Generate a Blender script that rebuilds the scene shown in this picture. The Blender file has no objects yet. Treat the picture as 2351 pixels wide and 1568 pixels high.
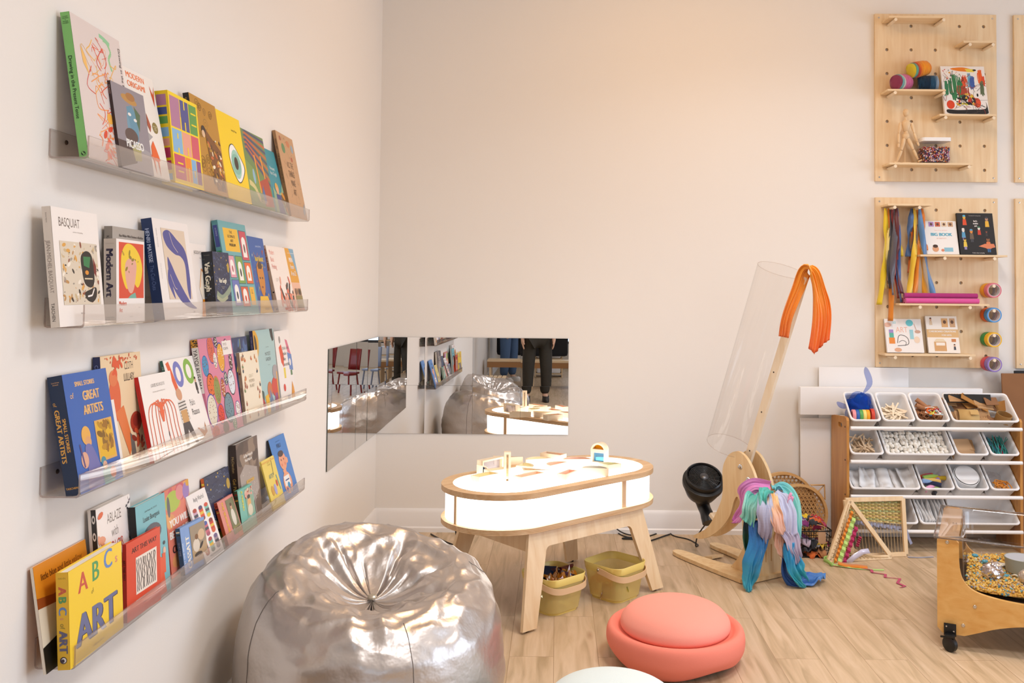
import bpy, bmesh, math, random
from math import sin, cos, pi, radians as RAD, sqrt, atan2, hypot
from mathutils import Vector, Matrix, noise
random.seed(7)
SC = bpy.context.scene
COL = SC.collection
D, L = 5.5338, 1.1226          # distance of the back wall, distance of the left wall (camera stands at x=0, y=0)
CEIL = 3.9

# ---------------------------------------------------------------- camera, light, exposure
cam_d = bpy.data.cameras.new('camera'); cam = bpy.data.objects.new('camera', cam_d); COL.objects.link(cam)
_f, _cx, _cy, _yaw, _pit, _rol, _H = 2020.44, 1279.76, 606.28, -0.0003, 0.0325, -0.0089, 1.4924
_R = Matrix.Rotation(_yaw, 3, 'Z') @ Matrix.Rotation(_pit, 3, 'X') @ Matrix.Rotation(_rol, 3, 'Y')
_r, _u, _fw = _R @ Vector((1, 0, 0)), _R @ Vector((0, 0, 1)), _R @ Vector((0, 1, 0))
cam.matrix_world = Matrix(((_r.x, _u.x, -_fw.x, 0), (_r.y, _u.y, -_fw.y, 0), (_r.z, _u.z, -_fw.z, _H), (0, 0, 0, 1)))
cam_d.sensor_width = 36.0; cam_d.lens = 36.0 * _f / 2351
cam_d.shift_x = (1175.5 - _cx) / 2351; cam_d.shift_y = (_cy - 784) / 2351
cam_d.clip_start = 0.05; cam_d.clip_end = 60
SC.camera = cam
SC.view_settings.view_transform = 'Standard'; SC.view_settings.look = 'None'
SC.view_settings.exposure = 0.0; SC.view_settings.gamma = 1.0; SC.view_settings.use_curve_mapping = False
wd = bpy.data.worlds.new('world'); SC.world = wd; wd.use_nodes = True
wd.node_tree.nodes['Background'].inputs[0].default_value = (0.75, 0.86, 1.0, 1)
wd.node_tree.nodes['Background'].inputs[1].default_value = 1.0

def area(name, loc, rot, sx, sy, watts, col, shape='RECTANGLE', spread=180):
    d = bpy.data.lights.new(name, 'AREA'); d.shape = shape; d.size = sx; d.size_y = sy
    d.energy = watts; d.color = col; d.spread = RAD(spread)
    o = bpy.data.objects.new(name, d); COL.objects.link(o); o.location = loc; o.rotation_euler = rot
    o['kind'] = 'helper'
    return o
WARM, NEUT = (1.0, 0.54, 0.15), (0.95, 0.965, 1.0)
for lx, ly, w in ((1.6, 3.4, 31), (4.4, 3.3, 9), (1.3, 1.2, 42), (4.4, 0.4, 18), (1.7, -3.2, 16)):
    area('ceiling_lamp', (lx, ly, CEIL - 0.06), (0, 0, 0), 0.75, 0.75, w, NEUT, 'DISK', 135)
for lx, ly, w in ((0.7, 4.1, 16), (1.7, 4.2, 5), (3.2, -2.0, 6)):
    area('warm_fill_lamp', (lx, ly, CEIL - 0.06), (0, 0, 0), 0.6, 0.6, w, WARM, 'DISK')  # added warm fill, mostly to yellow the upper back wall and corner
# daylight from the window wall
area('window_daylight', (6.30, 1.9, 1.75), (0, RAD(75), 0), 2.5, 4.4, 140, (0.76, 0.89, 1.10))
area('window_daylight', (2.6, -6.75, 1.75), (RAD(75), 0, 0), 4.6, 2.5, 40, (0.74, 0.89, 1.12))

# ---------------------------------------------------------------- materials
def lin(c):
    if isinstance(c, str):
        c = tuple(int(c[i:i + 2], 16) / 255 for i in (0, 2, 4))
    return tuple((x / 12.92 if x <= 0.04045 else ((x + 0.055) / 1.055) ** 2.4) for x in c)

_M = {}
def mat(name, col='cccccc', rough=0.5, metal=0.0, spec=0.5, bump=0.0, bscale=60, var=0.0, vscale=8, sheen=0, trans=0, emit=0, coat=0, alpha=1):
    if name in _M: return _M[name]
    m = bpy.data.materials.new(name); m.use_nodes = True; _M[name] = m
    nt = m.node_tree; p = nt.nodes['Principled BSDF']; c = lin(col)
    p.inputs['Base Color'].default_value = (*c, 1); p.inputs['Roughness'].default_value = rough
    p.inputs['Metallic'].default_value = metal; p.inputs['Specular IOR Level'].default_value = spec
    if coat: p.inputs['Coat Weight'].default_value = coat; p.inputs['Coat Roughness'].default_value = 0.1
    if sheen: p.inputs['Sheen Weight'].default_value = sheen
    if trans: p.inputs['Transmission Weight'].default_value = trans
    if alpha < 1: p.inputs['Alpha'].default_value = alpha
    if emit:
        p.inputs['Emission Color'].default_value = (*c, 1); p.inputs['Emission Strength'].default_value = emit
    tc = nt.nodes.new('ShaderNodeTexCoord')
    if var:
        n = nt.nodes.new('ShaderNodeTexNoise'); n.inputs['Scale'].default_value = vscale; n.inputs['Detail'].default_value = 4
        r = nt.nodes.new('ShaderNodeValToRGB')
        r.color_ramp.elements[0].color = (*[x * (1 - var) for x in c], 1); r.color_ramp.elements[1].color = (*[min(1, x * (1 + var)) for x in c], 1)
        r.color_ramp.elements[0].position = 0.3; r.color_ramp.elements[1].position = 0.7
        nt.links.new(tc.outputs['Object'], n.inputs['Vector']); nt.links.new(n.outputs['Fac'], r.inputs['Fac'])
        nt.links.new(r.outputs['Color'], p.inputs['Base Color'])
    if bump:
        n = nt.nodes.new('ShaderNodeTexNoise'); n.inputs['Scale'].default_value = bscale; n.inputs['Detail'].default_value = 3
        b = nt.nodes.new('ShaderNodeBump'); b.inputs['Strength'].default_value = bump; b.inputs['Distance'].default_value = 0.01
        nt.links.new(tc.outputs['Object'], n.inputs['Vector']); nt.links.new(n.outputs['Fac'], b.inputs['Height'])
        nt.links.new(b.outputs['Normal'], p.inputs['Normal'])
    return m

def wood(name, ca, cb, axis=2, rough=0.45, scale=1.0, ply=None):
    """grain stretched along one object axis; ply: axis along which thin layers alternate on the edges"""
    if name in _M: return _M[name]
    m = bpy.data.materials.new(name); m.use_nodes = True; _M[name] = m
    nt = m.node_tree; p = nt.nodes['Principled BSDF']; p.inputs['Roughness'].default_value = rough
    p.inputs['Specular IOR Level'].default_value = 0.35
    tc = nt.nodes.new('ShaderNodeTexCoord'); mp = nt.nodes.new('ShaderNodeMapping')
    s = [14 * scale] * 3; s[axis] = 1.3 * scale; mp.inputs['Scale'].default_value = s
    n = nt.nodes.new('ShaderNodeTexNoise'); n.inputs['Scale'].default_value = 2.2; n.inputs['Detail'].default_value = 7; n.inputs['Distortion'].default_value = 0.6
    r = nt.nodes.new('ShaderNodeValToRGB'); r.color_ramp.elements[0].color = (*lin(ca), 1); r.color_ramp.elements[1].color = (*lin(cb), 1)
    r.color_ramp.elements[0].position = 0.3; r.color_ramp.elements[1].position = 0.68
    nt.links.new(tc.outputs['Object'], mp.inputs['Vector']); nt.links.new(mp.outputs['Vector'], n.inputs['Vector'])
    nt.links.new(n.outputs['Fac'], r.inputs['Fac'])
    out = r.outputs['Color']
    if ply is not None:
        w = nt.nodes.new('ShaderNodeTexWave'); w.bands_direction = 'XYZ'[ply]; w.inputs['Scale'].default_value = 48; w.inputs['Distortion'].default_value = 0.4
        mx = nt.nodes.new('ShaderNodeMixRGB'); mx.blend_type = 'MULTIPLY'; mx.inputs[0].default_value = 0.55
        r2 = nt.nodes.new('ShaderNodeValToRGB'); r2.color_ramp.elements[0].color = (0.42, 0.30, 0.20, 1); r2.color_ramp.elements[1].color = (1, 1, 1, 1)
        r2.color_ramp.elements[0].position = 0.25; r2.color_ramp.elements[1].position = 0.6
        nt.links.new(tc.outputs['Object'], w.inputs['Vector']); nt.links.new(w.outputs['Fac'], r2.inputs['Fac'])
        nt.links.new(out, mx.inputs[1]); nt.links.new(r2.outputs['Color'], mx.inputs[2]); out = mx.outputs[0]
    nt.links.new(out, p.inputs['Base Color'])
    return m

def clear(name, tint='ffffff', gloss=1.0, rough=0.03, body=0.0, bodycol='ffffff'):
    """thin clear plastic: what is behind shows through, the room mirrors in it by Fresnel"""
    if name in _M: return _M[name]
    m = bpy.data.materials.new(name); m.use_nodes = True; _M[name] = m
    nt = m.node_tree; nt.nodes.remove(nt.nodes['Principled BSDF']); out = nt.nodes['Material Output']
    t = nt.nodes.new('ShaderNodeBsdfTransparent'); t.inputs[0].default_value = (*lin(tint), 1)
    src = t.outputs[0]
    if body:
        d = nt.nodes.new('ShaderNodeBsdfDiffuse'); d.inputs[0].default_value = (*lin(bodycol), 1)
        mb = nt.nodes.new('ShaderNodeMixShader'); mb.inputs[0].default_value = body
        nt.links.new(src, mb.inputs[1]); nt.links.new(d.outputs[0], mb.inputs[2]); src = mb.outputs[0]
    g = nt.nodes.new('ShaderNodeBsdfGlossy'); g.inputs['Roughness'].default_value = rough
    lw = nt.nodes.new('ShaderNodeLayerWeight'); lw.inputs['Blend'].default_value = 0.5
    fr = nt.nodes.new('ShaderNodeMath'); fr.operation = 'POWER'; fr.inputs[1].default_value = 4.0; nt.links.new(lw.outputs['Facing'], fr.inputs[0])
    mu = nt.nodes.new('ShaderNodeMath'); mu.operation = 'MULTIPLY_ADD'; mu.inputs[1].default_value = gloss * 0.9; mu.inputs[2].default_value = gloss * 0.045; mu.use_clamp = True
    mx = nt.nodes.new('ShaderNodeMixShader')
    nt.links.new(fr.outputs[0], mu.inputs[0]); nt.links.new(mu.outputs[0], mx.inputs[0])
    nt.links.new(src, mx.inputs[1]); nt.links.new(g.outputs[0], mx.inputs[2]); nt.links.new(mx.outputs[0], out.inputs['Surface'])
    return m

def attr_mat(name, rough=0.45, coat=0.0, sheen=0.0, spec=0.4):
    """colour comes from the mesh's own colour attribute (printed covers, dyed cloth)"""
    if name in _M: return _M[name]
    m = bpy.data.materials.new(name); m.use_nodes = True; _M[name] = m
    nt = m.node_tree; p = nt.nodes['Principled BSDF']; a = nt.nodes.new('ShaderNodeAttribute'); a.attribute_name = 'ink'
    nt.links.new(a.outputs['Color'], p.inputs['Base Color']); p.inputs['Roughness'].default_value = rough
    p.inputs['Coat Weight'].default_value = coat; p.inputs['Sheen Weight'].default_value = sheen; p.inputs['Specular IOR Level'].default_value = spec
    return m

# ---------------------------------------------------------------- mesh helpers
class MB:
    """collects shapes into one bmesh; build() links it as ONE object"""
    def __init__(s): s.bm = bmesh.new(); s.cols = {}; s.cur = None; s.mi = 0
    def _done(s, faces):
        for f in faces:
            f.material_index = s.mi
            if s.cur is not None: s.cols[f] = s.cur
        return faces
    def vs(s, pts): return [s.bm.verts.new(p) for p in pts]
    def face(s, vs):
        try: return s._done([s.bm.faces.new(vs)])
        except ValueError: return []
    def box(s, c, size, M=None, bev=0.0):
        b2 = bmesh.new(); bmesh.ops.create_cube(b2, size=1.0)
        bmesh.ops.scale(b2, vec=size, verts=b2.verts)
        if bev: bmesh.ops.bevel(b2, geom=list(b2.edges), offset=bev, segments=2, affect='EDGES', profile=0.6)
        return s.merge(b2, (M or Matrix()) @ Matrix.Translation(c) if M else Matrix.Translation(c))
    def merge(s, b2, M=Matrix()):
        vm = {v: s.bm.verts.new(M @ v.co) for v in b2.verts}; fs = []
        for f in b2.faces:
            try: fs.append(s.bm.faces.new([vm[v] for v in f.verts]))
            except ValueError: pass
        b2.free(); return s._done(fs)
    def grid(s, P, closed_u=False, closed_v=False):
        """P[i][j] points -> quads"""
        V = [s.vs(r) for r in P]; n, m = len(P), len(P[0]); fs = []
        for i in range(n if closed_u else n - 1):
            for j in range(m if closed_v else m - 1):
                try: fs.append(s.bm.faces.new((V[i][j], V[(i + 1) % n][j], V[(i + 1) % n][(j + 1) % m], V[i][(j + 1) % m])))
                except ValueError: pass
        s._done(fs); return V
    def lathe(s, prof, n=32, M=Matrix(), cap=True):
        P = [[M @ Vector((r * cos(2 * pi * k / n), r * sin(2 * pi * k / n), z)) for k in range(n)] for r, z in prof]
        V = s.grid(P, closed_v=True)
        if cap:
            if prof[0][0] > 1e-6: s.face(list(reversed(V[0])))
            if prof[-1][0] > 1e-6: s.face(V[-1])
    def tube(s, path, r, n=8, closed=False, cap=True, flat=1.0):
        path = [Vector(p) for p in path]; N = len(path); P = []; up = None
        for i, p in enumerate(path):
            a = path[(i + 1) % N] if closed or i < N - 1 else p; b = path[i - 1] if closed or i > 0 else p
            t = (a - b).normalized() if (a - b).length > 1e-9 else Vector((0, 0, 1))
            if up is None: up = t.cross(Vector((0.13, 0.21, 0.97))); up = up if up.length > 0.05 else t.cross(Vector((1, 0, 0)))
            up = (up - t * up.dot(t)).normalized(); w = t.cross(up)
            rr = r[i] if isinstance(r, (list, tuple)) else r
            P.append([p + (up * cos(2 * pi * k / n) * flat + w * sin(2 * pi * k / n)) * rr for k in range(n)])
        V = s.grid(P, closed_u=closed, closed_v=True)
        if cap and not closed: s.face(list(reversed(V[0]))); s.face(V[-1])
    def plate(s, outer, T, M=Matrix(), holes=(), bev=0.0):
        """flat plate: outline (x, y) and holes, from z=0 to z=T, placed by M"""
        b2 = bmesh.new(); es = []
        def area2(q): return sum(q[i][0] * q[(i + 1) % len(q)][1] - q[(i + 1) % len(q)][0] * q[i][1] for i in range(len(q)))
        loops = [outer if area2(outer) > 0 else outer[::-1]] + [h if area2(h) < 0 else h[::-1] for h in holes]
        for lp in loops:
            v = [b2.verts.new((x, y, 0)) for x, y in lp]
            es += [b2.edges.new((v[i], v[(i + 1) % len(v)])) for i in range(len(v))]
        if holes: bmesh.ops.triangle_fill(b2, use_beauty=True, use_dissolve=False, edges=es, normal=(0, 0, 1))
        else: b2.faces.new(b2.verts[:])
        tris = [[v.index for v in f.verts] for f in (b2.verts.index_update(), b2.faces)[1]]
        if any(f.normal.z < 0 for f in (b2.normal_update(), b2.faces)[1]): tris = [t[::-1] if b2.faces[:][i].normal.z < 0 else t for i, t in enumerate(tris)]
        pts = [(v.co.x, v.co.y) for v in b2.verts]; b2.free()
        lo = s.vs([M @ Vector((x, y, 0)) for x, y in pts]); hi = s.vs([M @ Vector((x, y, T)) for x, y in pts]); fs = []
        for t in tris:
            for vv in ([hi[i] for i in t], [lo[i] for i in reversed(t)]):
                try: fs.append(s.bm.faces.new(vv))
                except ValueError: pass
        k = 0
        for lp in loops:
            n = len(lp)
            for i in range(n):
                a, b = k + i, k + (i + 1) % n
                try: fs.append(s.bm.faces.new((lo[a], lo[b], hi[b], hi[a])))
                except ValueError: pass
            k += n
        return s._done(fs)
    def build(s, name, m, parent=None, loc=(0, 0, 0), smooth=35, sub=0, recalc=True, solid=0):
        bm = s.bm
        if recalc: bmesh.ops.recalc_face_normals(bm, faces=bm.faces)
        me = bpy.data.meshes.new(name)
        ink = None
        if s.cols:
            ink = bm.loops.layers.float_color.new('ink')
            for f, c in s.cols.items():
                if f.is_valid:
                    for l in f.loops: l[ink] = (*c, 1)
        if smooth:
            a = RAD(smooth)
            for f in bm.faces: f.smooth = True
            for e in bm.edges:
                if len(e.link_faces) == 2: e.smooth = e.calc_face_angle(0) < a
        bm.to_mesh(me); bm.free()
        for mm in (m if isinstance(m, (list, tuple)) else [m]): me.materials.append(mm)
        o = bpy.data.objects.new(name, me); COL.objects.link(o)
        if parent: o.parent = parent
        o.location = loc
        if solid:
            md = o.modifiers.new('solid', 'SOLIDIFY'); md.thickness = solid; md.offset = 0
        if sub:
            md = o.modifiers.new('sub', 'SUBSURF'); md.levels = md.render_levels = sub
        return o

def tag(o, label, cat, group=None, kind=None):
    if label: o['label'] = label
    if cat: o['category'] = cat
    if group: o['group'] = group
    if kind: o['kind'] = kind
    return o
def thing(name, label, cat, loc=(0, 0, 0), rotz=0, group=None, rot=None):
    o = bpy.data.objects.new(name, None); COL.objects.link(o); o.empty_display_size = 0.05
    o.location = loc; o.rotation_euler = rot or (0, 0, rotz)
    return tag(o, label, cat, group)
def part(o, name, mb, m, **k): return mb.build(name, m, o, **k)
def dup(root, loc, rot=None, label=None, group=None):
    r = root.copy(); COL.objects.link(r); r.location = loc
    if rot is not None: r.rotation_euler = rot
    if label: r['label'] = label
    if group: r['group'] = group
    for ch in list(root.children):
        c = ch.copy(); COL.objects.link(c); c.parent = r
        for g in ch.children:
            d = g.copy(); COL.objects.link(d); d.parent = c
    return r
def struct(name, mb, m, **k):
    o = mb.build(name, m, **k); o['kind'] = 'structure'; return o
def boxbm(c, s, bev=0, M=None):
    b = MB(); b.box(c, s, M=M, bev=bev); return b
def frame(ox, ax, ay, az):
    ax, ay, az = Vector(ax), Vector(ay), Vector(az); o = Vector(ox)
    return Matrix(((ax.x, ay.x, az.x, o.x), (ax.y, ay.y, az.y, o.y), (ax.z, ay.z, az.z, o.z), (0, 0, 0, 1)))
def circ(cx, cy, r, n=24, a0=0, a1=2 * pi, ry=None):
    full = abs(a1 - a0 - 2 * pi) < 1e-6; m = n if full else n + 1
    return [(cx + r * cos(a0 + (a1 - a0) * i / n), cy + (ry or r) * sin(a0 + (a1 - a0) * i / n)) for i in range(m)]
def rrect(x0, y0, x1, y1, r, n=5):
    p = []
    for cx, cy, a in ((x1 - r, y0 + r, -90), (x1 - r, y1 - r, 0), (x0 + r, y1 - r, 90), (x0 + r, y0 + r, 180)):
        p += [(cx + r * cos(RAD(a + 90 * i / n)), cy + r * sin(RAD(a + 90 * i / n))) for i in range(n + 1)]
    return p
def stadium(a, r, n=24):
    return [(a + r * cos(-pi / 2 + pi * i / n), r * sin(-pi / 2 + pi * i / n)) for i in range(n + 1)] + [(-a + r * cos(pi / 2 + pi * i / n), r * sin(pi / 2 + pi * i / n)) for i in range(n + 1)]
def spline(P, n=8, closed=False):
    P = [Vector(p) for p in P]; N = len(P); out = []
    g = lambda i: P[i % N] if closed else P[max(0, min(N - 1, i))]
    for i in range(N if closed else N - 1):
        p0, p1, p2, p3 = g(i - 1), g(i), g(i + 1), g(i + 2)
        for k in range(n):
            t = k / n
            out.append(0.5 * (2 * p1 + (p2 - p0) * t + (2 * p0 - 5 * p1 + 4 * p2 - p3) * t * t + (3 * p1 - p0 - 3 * p2 + p3) * t ** 3))
    if not closed: out.append(P[-1].copy())
    return out
def sp2(P, n=8, closed=False): return [(v.x, v.y) for v in spline([(x, y, 0) for x, y in P], n, closed)]

# common materials
BIRCH = wood('birch_ply', 'e3c296', 'efd6b0', 2)
BIRCHX = wood('birch_ply_x', 'e3c296', 'efd6b0', 0)
BIRCH_EDGE = wood('birch_ply_layers', 'd2a878', 'e8c9a0', 0, ply=2)
PINE = wood('pine_panel', 'b57a3a', 'cd944f', 2, rough=0.35)
MAPLE = wood('maple_panel', 'd89f55', 'e5b56e', 0, rough=0.3)
PALE = wood('pale_wood', 'ecd6b6', 'f4e4cb', 2)
PALEX = wood('pale_wood_x', 'ecd6b6', 'f4e4cb', 0)
WHITEP = mat('white_plastic', 'f1efee', 0.35)
BLACKP = mat('black_plastic', '0c0c0d', 0.4)
STEEL = mat('steel', 'c9c6c2', 0.25, metal=1.0)
INK = attr_mat('printed_ink', 0.38, spec=0.45)
DYE = attr_mat('dyed_cloth', 0.75, sheen=0.2, spec=0.2)
SILK = attr_mat('dyed_silk', 0.42, sheen=0.3, spec=0.5)
PAPER = mat('white_paper', 'efebe4', 0.85, var=0.03, vscale=40)
ACRYL = clear('clear_acrylic', 'fcfbfa', gloss=1.0, rough=0.02, body=0.10, bodycol='efe6e0')
ACRYL_EDGE = clear('acrylic_edge', 'd9cfca', gloss=1.2, rough=0.08, body=0.4, bodycol='c4b2aa')

# ---------------------------------------------------------------- the room
def floor_mat():
    m = bpy.data.materials.new('oak_planks'); m.use_nodes = True; nt = m.node_tree; p = nt.nodes['Principled BSDF']
    tc = nt.nodes.new('ShaderNodeTexCoord'); mp = nt.nodes.new('ShaderNodeMapping'); mp.inputs['Rotation'].default_value = (0, 0, RAD(90))
    br = nt.nodes.new('ShaderNodeTexBrick'); br.offset = 0.37; br.offset_frequency = 2
    br.inputs['Color1'].default_value = (0.25, 0.25, 0.25, 1); br.inputs['Color2'].default_value = (0.75, 0.75, 0.75, 1); br.inputs['Mortar'].default_value = (0.0, 0.0, 0.0, 1)
    br.inputs['Scale'].default_value = 1.0; br.inputs['Mortar Size'].default_value = 0.0012; br.inputs['Brick Width'].default_value = 1.22; br.inputs['Row Height'].default_value = 0.182; br.inputs['Bias'].default_value = 0.0
    m2 = nt.nodes.new('ShaderNodeMapping'); m2.inputs['Scale'].default_value = (9, 0.9, 1)
    addv = nt.nodes.new('ShaderNodeVectorMath'); addv.operation = 'ADD'
    sc = nt.nodes.new('ShaderNodeVectorMath'); sc.operation = 'SCALE'; sc.inputs['Scale'].default_value = 7.0
    n = nt.nodes.new('ShaderNodeTexNoise'); n.inputs['Scale'].default_value = 2.6; n.inputs['Detail'].default_value = 8; n.inputs['Distortion'].default_value = 0.9
    r = nt.nodes.new('ShaderNodeValToRGB'); e = r.color_ramp.elements
    e[0].position = 0.27; e[0].color = (*lin('ab9372'), 1); e[1].position = 0.70; e[1].color = (*lin('d3ba9d'), 1)
    k = e.new(0.5); k.color = (*lin('c6ac8c'), 1)
    mx = nt.nodes.new('ShaderNodeMixRGB'); mx.blend_type = 'MULTIPLY'; mx.inputs[0].default_value = 1.0
    r2 = nt.nodes.new('ShaderNodeValToRGB'); r2.color_ramp.elements[0].color = (0.62, 0.55, 0.48, 1); r2.color_ramp.elements[0].position = 0.02
    r2.color_ramp.elements[1].color = (1.03, 1.02, 1.0, 1); r2.color_ramp.elements[1].position = 0.75; k2 = r2.color_ramp.elements.new(0.2); k2.color = (0.94, 0.93, 0.92, 1)
    # knots
    vo = nt.nodes.new('ShaderNodeTexVoronoi'); vo.inputs['Scale'].default_value = 1.5; m3 = nt.nodes.new('ShaderNodeMapping'); m3.inputs['Scale'].default_value = (3.2, 1.0, 1)
    r3 = nt.nodes.new('ShaderNodeValToRGB'); r3.color_ramp.elements[0].color = (0.55, 0.42, 0.33, 1); r3.color_ramp.elements[0].position = 0.02; r3.color_ramp.elements[1].color = (1, 1, 1, 1); r3.color_ramp.elements[1].position = 0.10
    mx2 = nt.nodes.new('ShaderNodeMixRGB'); mx2.blend_type = 'MULTIPLY'; mx2.inputs[0].default_value = 0.7
    lk = nt.links.new
    lk(tc.outputs['Object'], mp.inputs['Vector']); lk(mp.outputs['Vector'], br.inputs['Vector']); lk(br.outputs['Color'], r2.inputs['Fac'])
    lk(tc.outputs['Object'], m2.inputs['Vector']); lk(br.outputs['Color'], sc.inputs[0]); lk(m2.outputs['Vector'], addv.inputs[0]); lk(sc.outputs[0], addv.inputs[1]); lk(addv.outputs[0], n.inputs['Vector'])
    lk(n.outputs['Fac'], r.inputs['Fac']); lk(r.outputs['Color'], mx.inputs[1]); lk(r2.outputs['Color'], mx.inputs[2])
    lk(tc.outputs['Object'], m3.inputs['Vector']); lk(m3.outputs['Vector'], vo.inputs['Vector']); lk(vo.outputs['Distance'], r3.inputs['Fac'])
    lk(mx.outputs[0], mx2.inputs[1]); lk(r3.outputs['Color'], mx2.inputs[2]); lk(mx2.outputs[0], p.inputs['Base Color'])
    p.inputs['Roughness'].default_value = 0.42; p.inputs['Specular IOR Level'].default_value = 0.35
    b = nt.nodes.new('ShaderNodeBump'); b.inputs['Strength'].default_value = 0.12; b.inputs['Distance'].default_value = 0.004
    lk(n.outputs['Fac'], b.inputs['Height']); lk(b.outputs['Normal'], p.inputs['Normal'])
    return m
WALL = mat('wall_paint', 'ebe5de', 0.75, spec=0.25, bump=0.03, bscale=180)
TRIMW = mat('trim_white', 'ece8e5', 0.35, spec=0.4)
XR, YB = 6.4, -6.9
struct('floor', boxbm(((XR - L) / 2, (D + YB) / 2, -0.05), (XR + L + 0.4, D - YB + 0.4, 0.1)), floor_mat())
struct('ceiling', boxbm(((XR - L) / 2, (D + YB) / 2, CEIL + 0.05), (XR + L + 0.4, D - YB + 0.4, 0.1)), mat('ceiling_paint', 'efe9e2', 0.9))
struct('wall_back', boxbm(((XR - L) / 2, D + 0.06, CEIL / 2), (XR + L + 0.24, 0.12, CEIL)), WALL)
struct('wall_left', boxbm((-L - 0.06, (D + YB) / 2, CEIL / 2), (0.12, D - YB, CEIL)), WALL)
b = MB(); b.plate([(YB, 0), (D, 0), (D, CEIL), (YB, CEIL)], 0.12, frame((XR, 0, 0), (0, 1, 0), (0, 0, 1), (1, 0, 0)), holes=[[(0.2, 0.5), (4.6, 0.5), (4.6, 3.0), (0.2, 3.0)]])
struct('wall_right', b, WALL)
b = MB(); b.plate([(-L, 0), (XR, 0), (XR, CEIL), (-L, CEIL)], 0.12, frame((0, YB, 0), (1, 0, 0), (0, 0, 1), (0, -1, 0)), holes=[[(0.3, 0.5), (4.9, 0.5), (4.9, 3.0), (0.3, 3.0)]])
struct('wall_rear', b, WALL)
for nm, ax, o, w0, w1 in (('window_1', (0, 1, 0), (XR, 0, 0), 0.2, 4.6), ('window_2', (1, 0, 0), (0, YB - 0.1, 0), 0.3, 4.9)):
    b = MB(); q = (w1 - w0) / 4
    b.plate([(w0, 0.5), (w1, 0.5), (w1, 3.0), (w0, 3.0)], 0.08, frame(o, ax, (0, 0, 1), (ax[1], ax[0], 0)), holes=[[(w0 + q * k + 0.04, 0.55), (w0 + q * (k + 1) - 0.04, 0.55), (w0 + q * (k + 1) - 0.04, 2.95), (w0 + q * k + 0.04, 2.95)] for k in range(4)])
    struct(nm, b, mat('window_frame', '3a3a3c', 0.4))
def base_prof(): return [(0, 0), (0.024, 0), (0.024, 0.026), (0.017, 0.034), (0.015, 0.118), (0.009, 0.134), (0.004, 0.142), (0, 0.142)]
b = MB(); b.plate(base_prof(), XR + L, frame((-L, D, 0), (0, -1, 0), (0, 0, 1), (1, 0, 0))); struct('baseboard_back', b, TRIMW)
b = MB(); b.plate(base_prof(), D - YB, frame((-L, YB, 0), (1, 0, 0), (0, 0, 1), (0, 1, 0))); struct('baseboard_left', b, TRIMW)

# ---------------------------------------------------------------- printed art and lettering
_TXT = {}
def text_polys(s, spacing=1.0):
    """outline lettering as flat polygons, height of a capital = 1"""
    if (s, spacing) in _TXT: return _TXT[(s, spacing)]
    cu = bpy.data.curves.new('t', 'FONT'); cu.body = s; cu.resolution_u = 3; cu.space_character = spacing; cu.space_line = 0.9; cu.align_x = 'LEFT'
    o = bpy.data.objects.new('t', cu); me = o.to_mesh()
    P = [[(me.vertices[i].co.x, me.vertices[i].co.y) for i in f.vertices] for f in me.polygons]
    o.to_mesh_clear(); bpy.data.objects.remove(o); bpy.data.curves.remove(cu)
    xs = [x for q in P for x, y in q] or [0]; x0, x1 = min(xs), max(xs)
    P = [[((x - x0) / 0.73, y / 0.73) for x, y in q] for q in P]
    _TXT[(s, spacing)] = (P, (x1 - x0) / 0.73); return _TXT[(s, spacing)]

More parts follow.
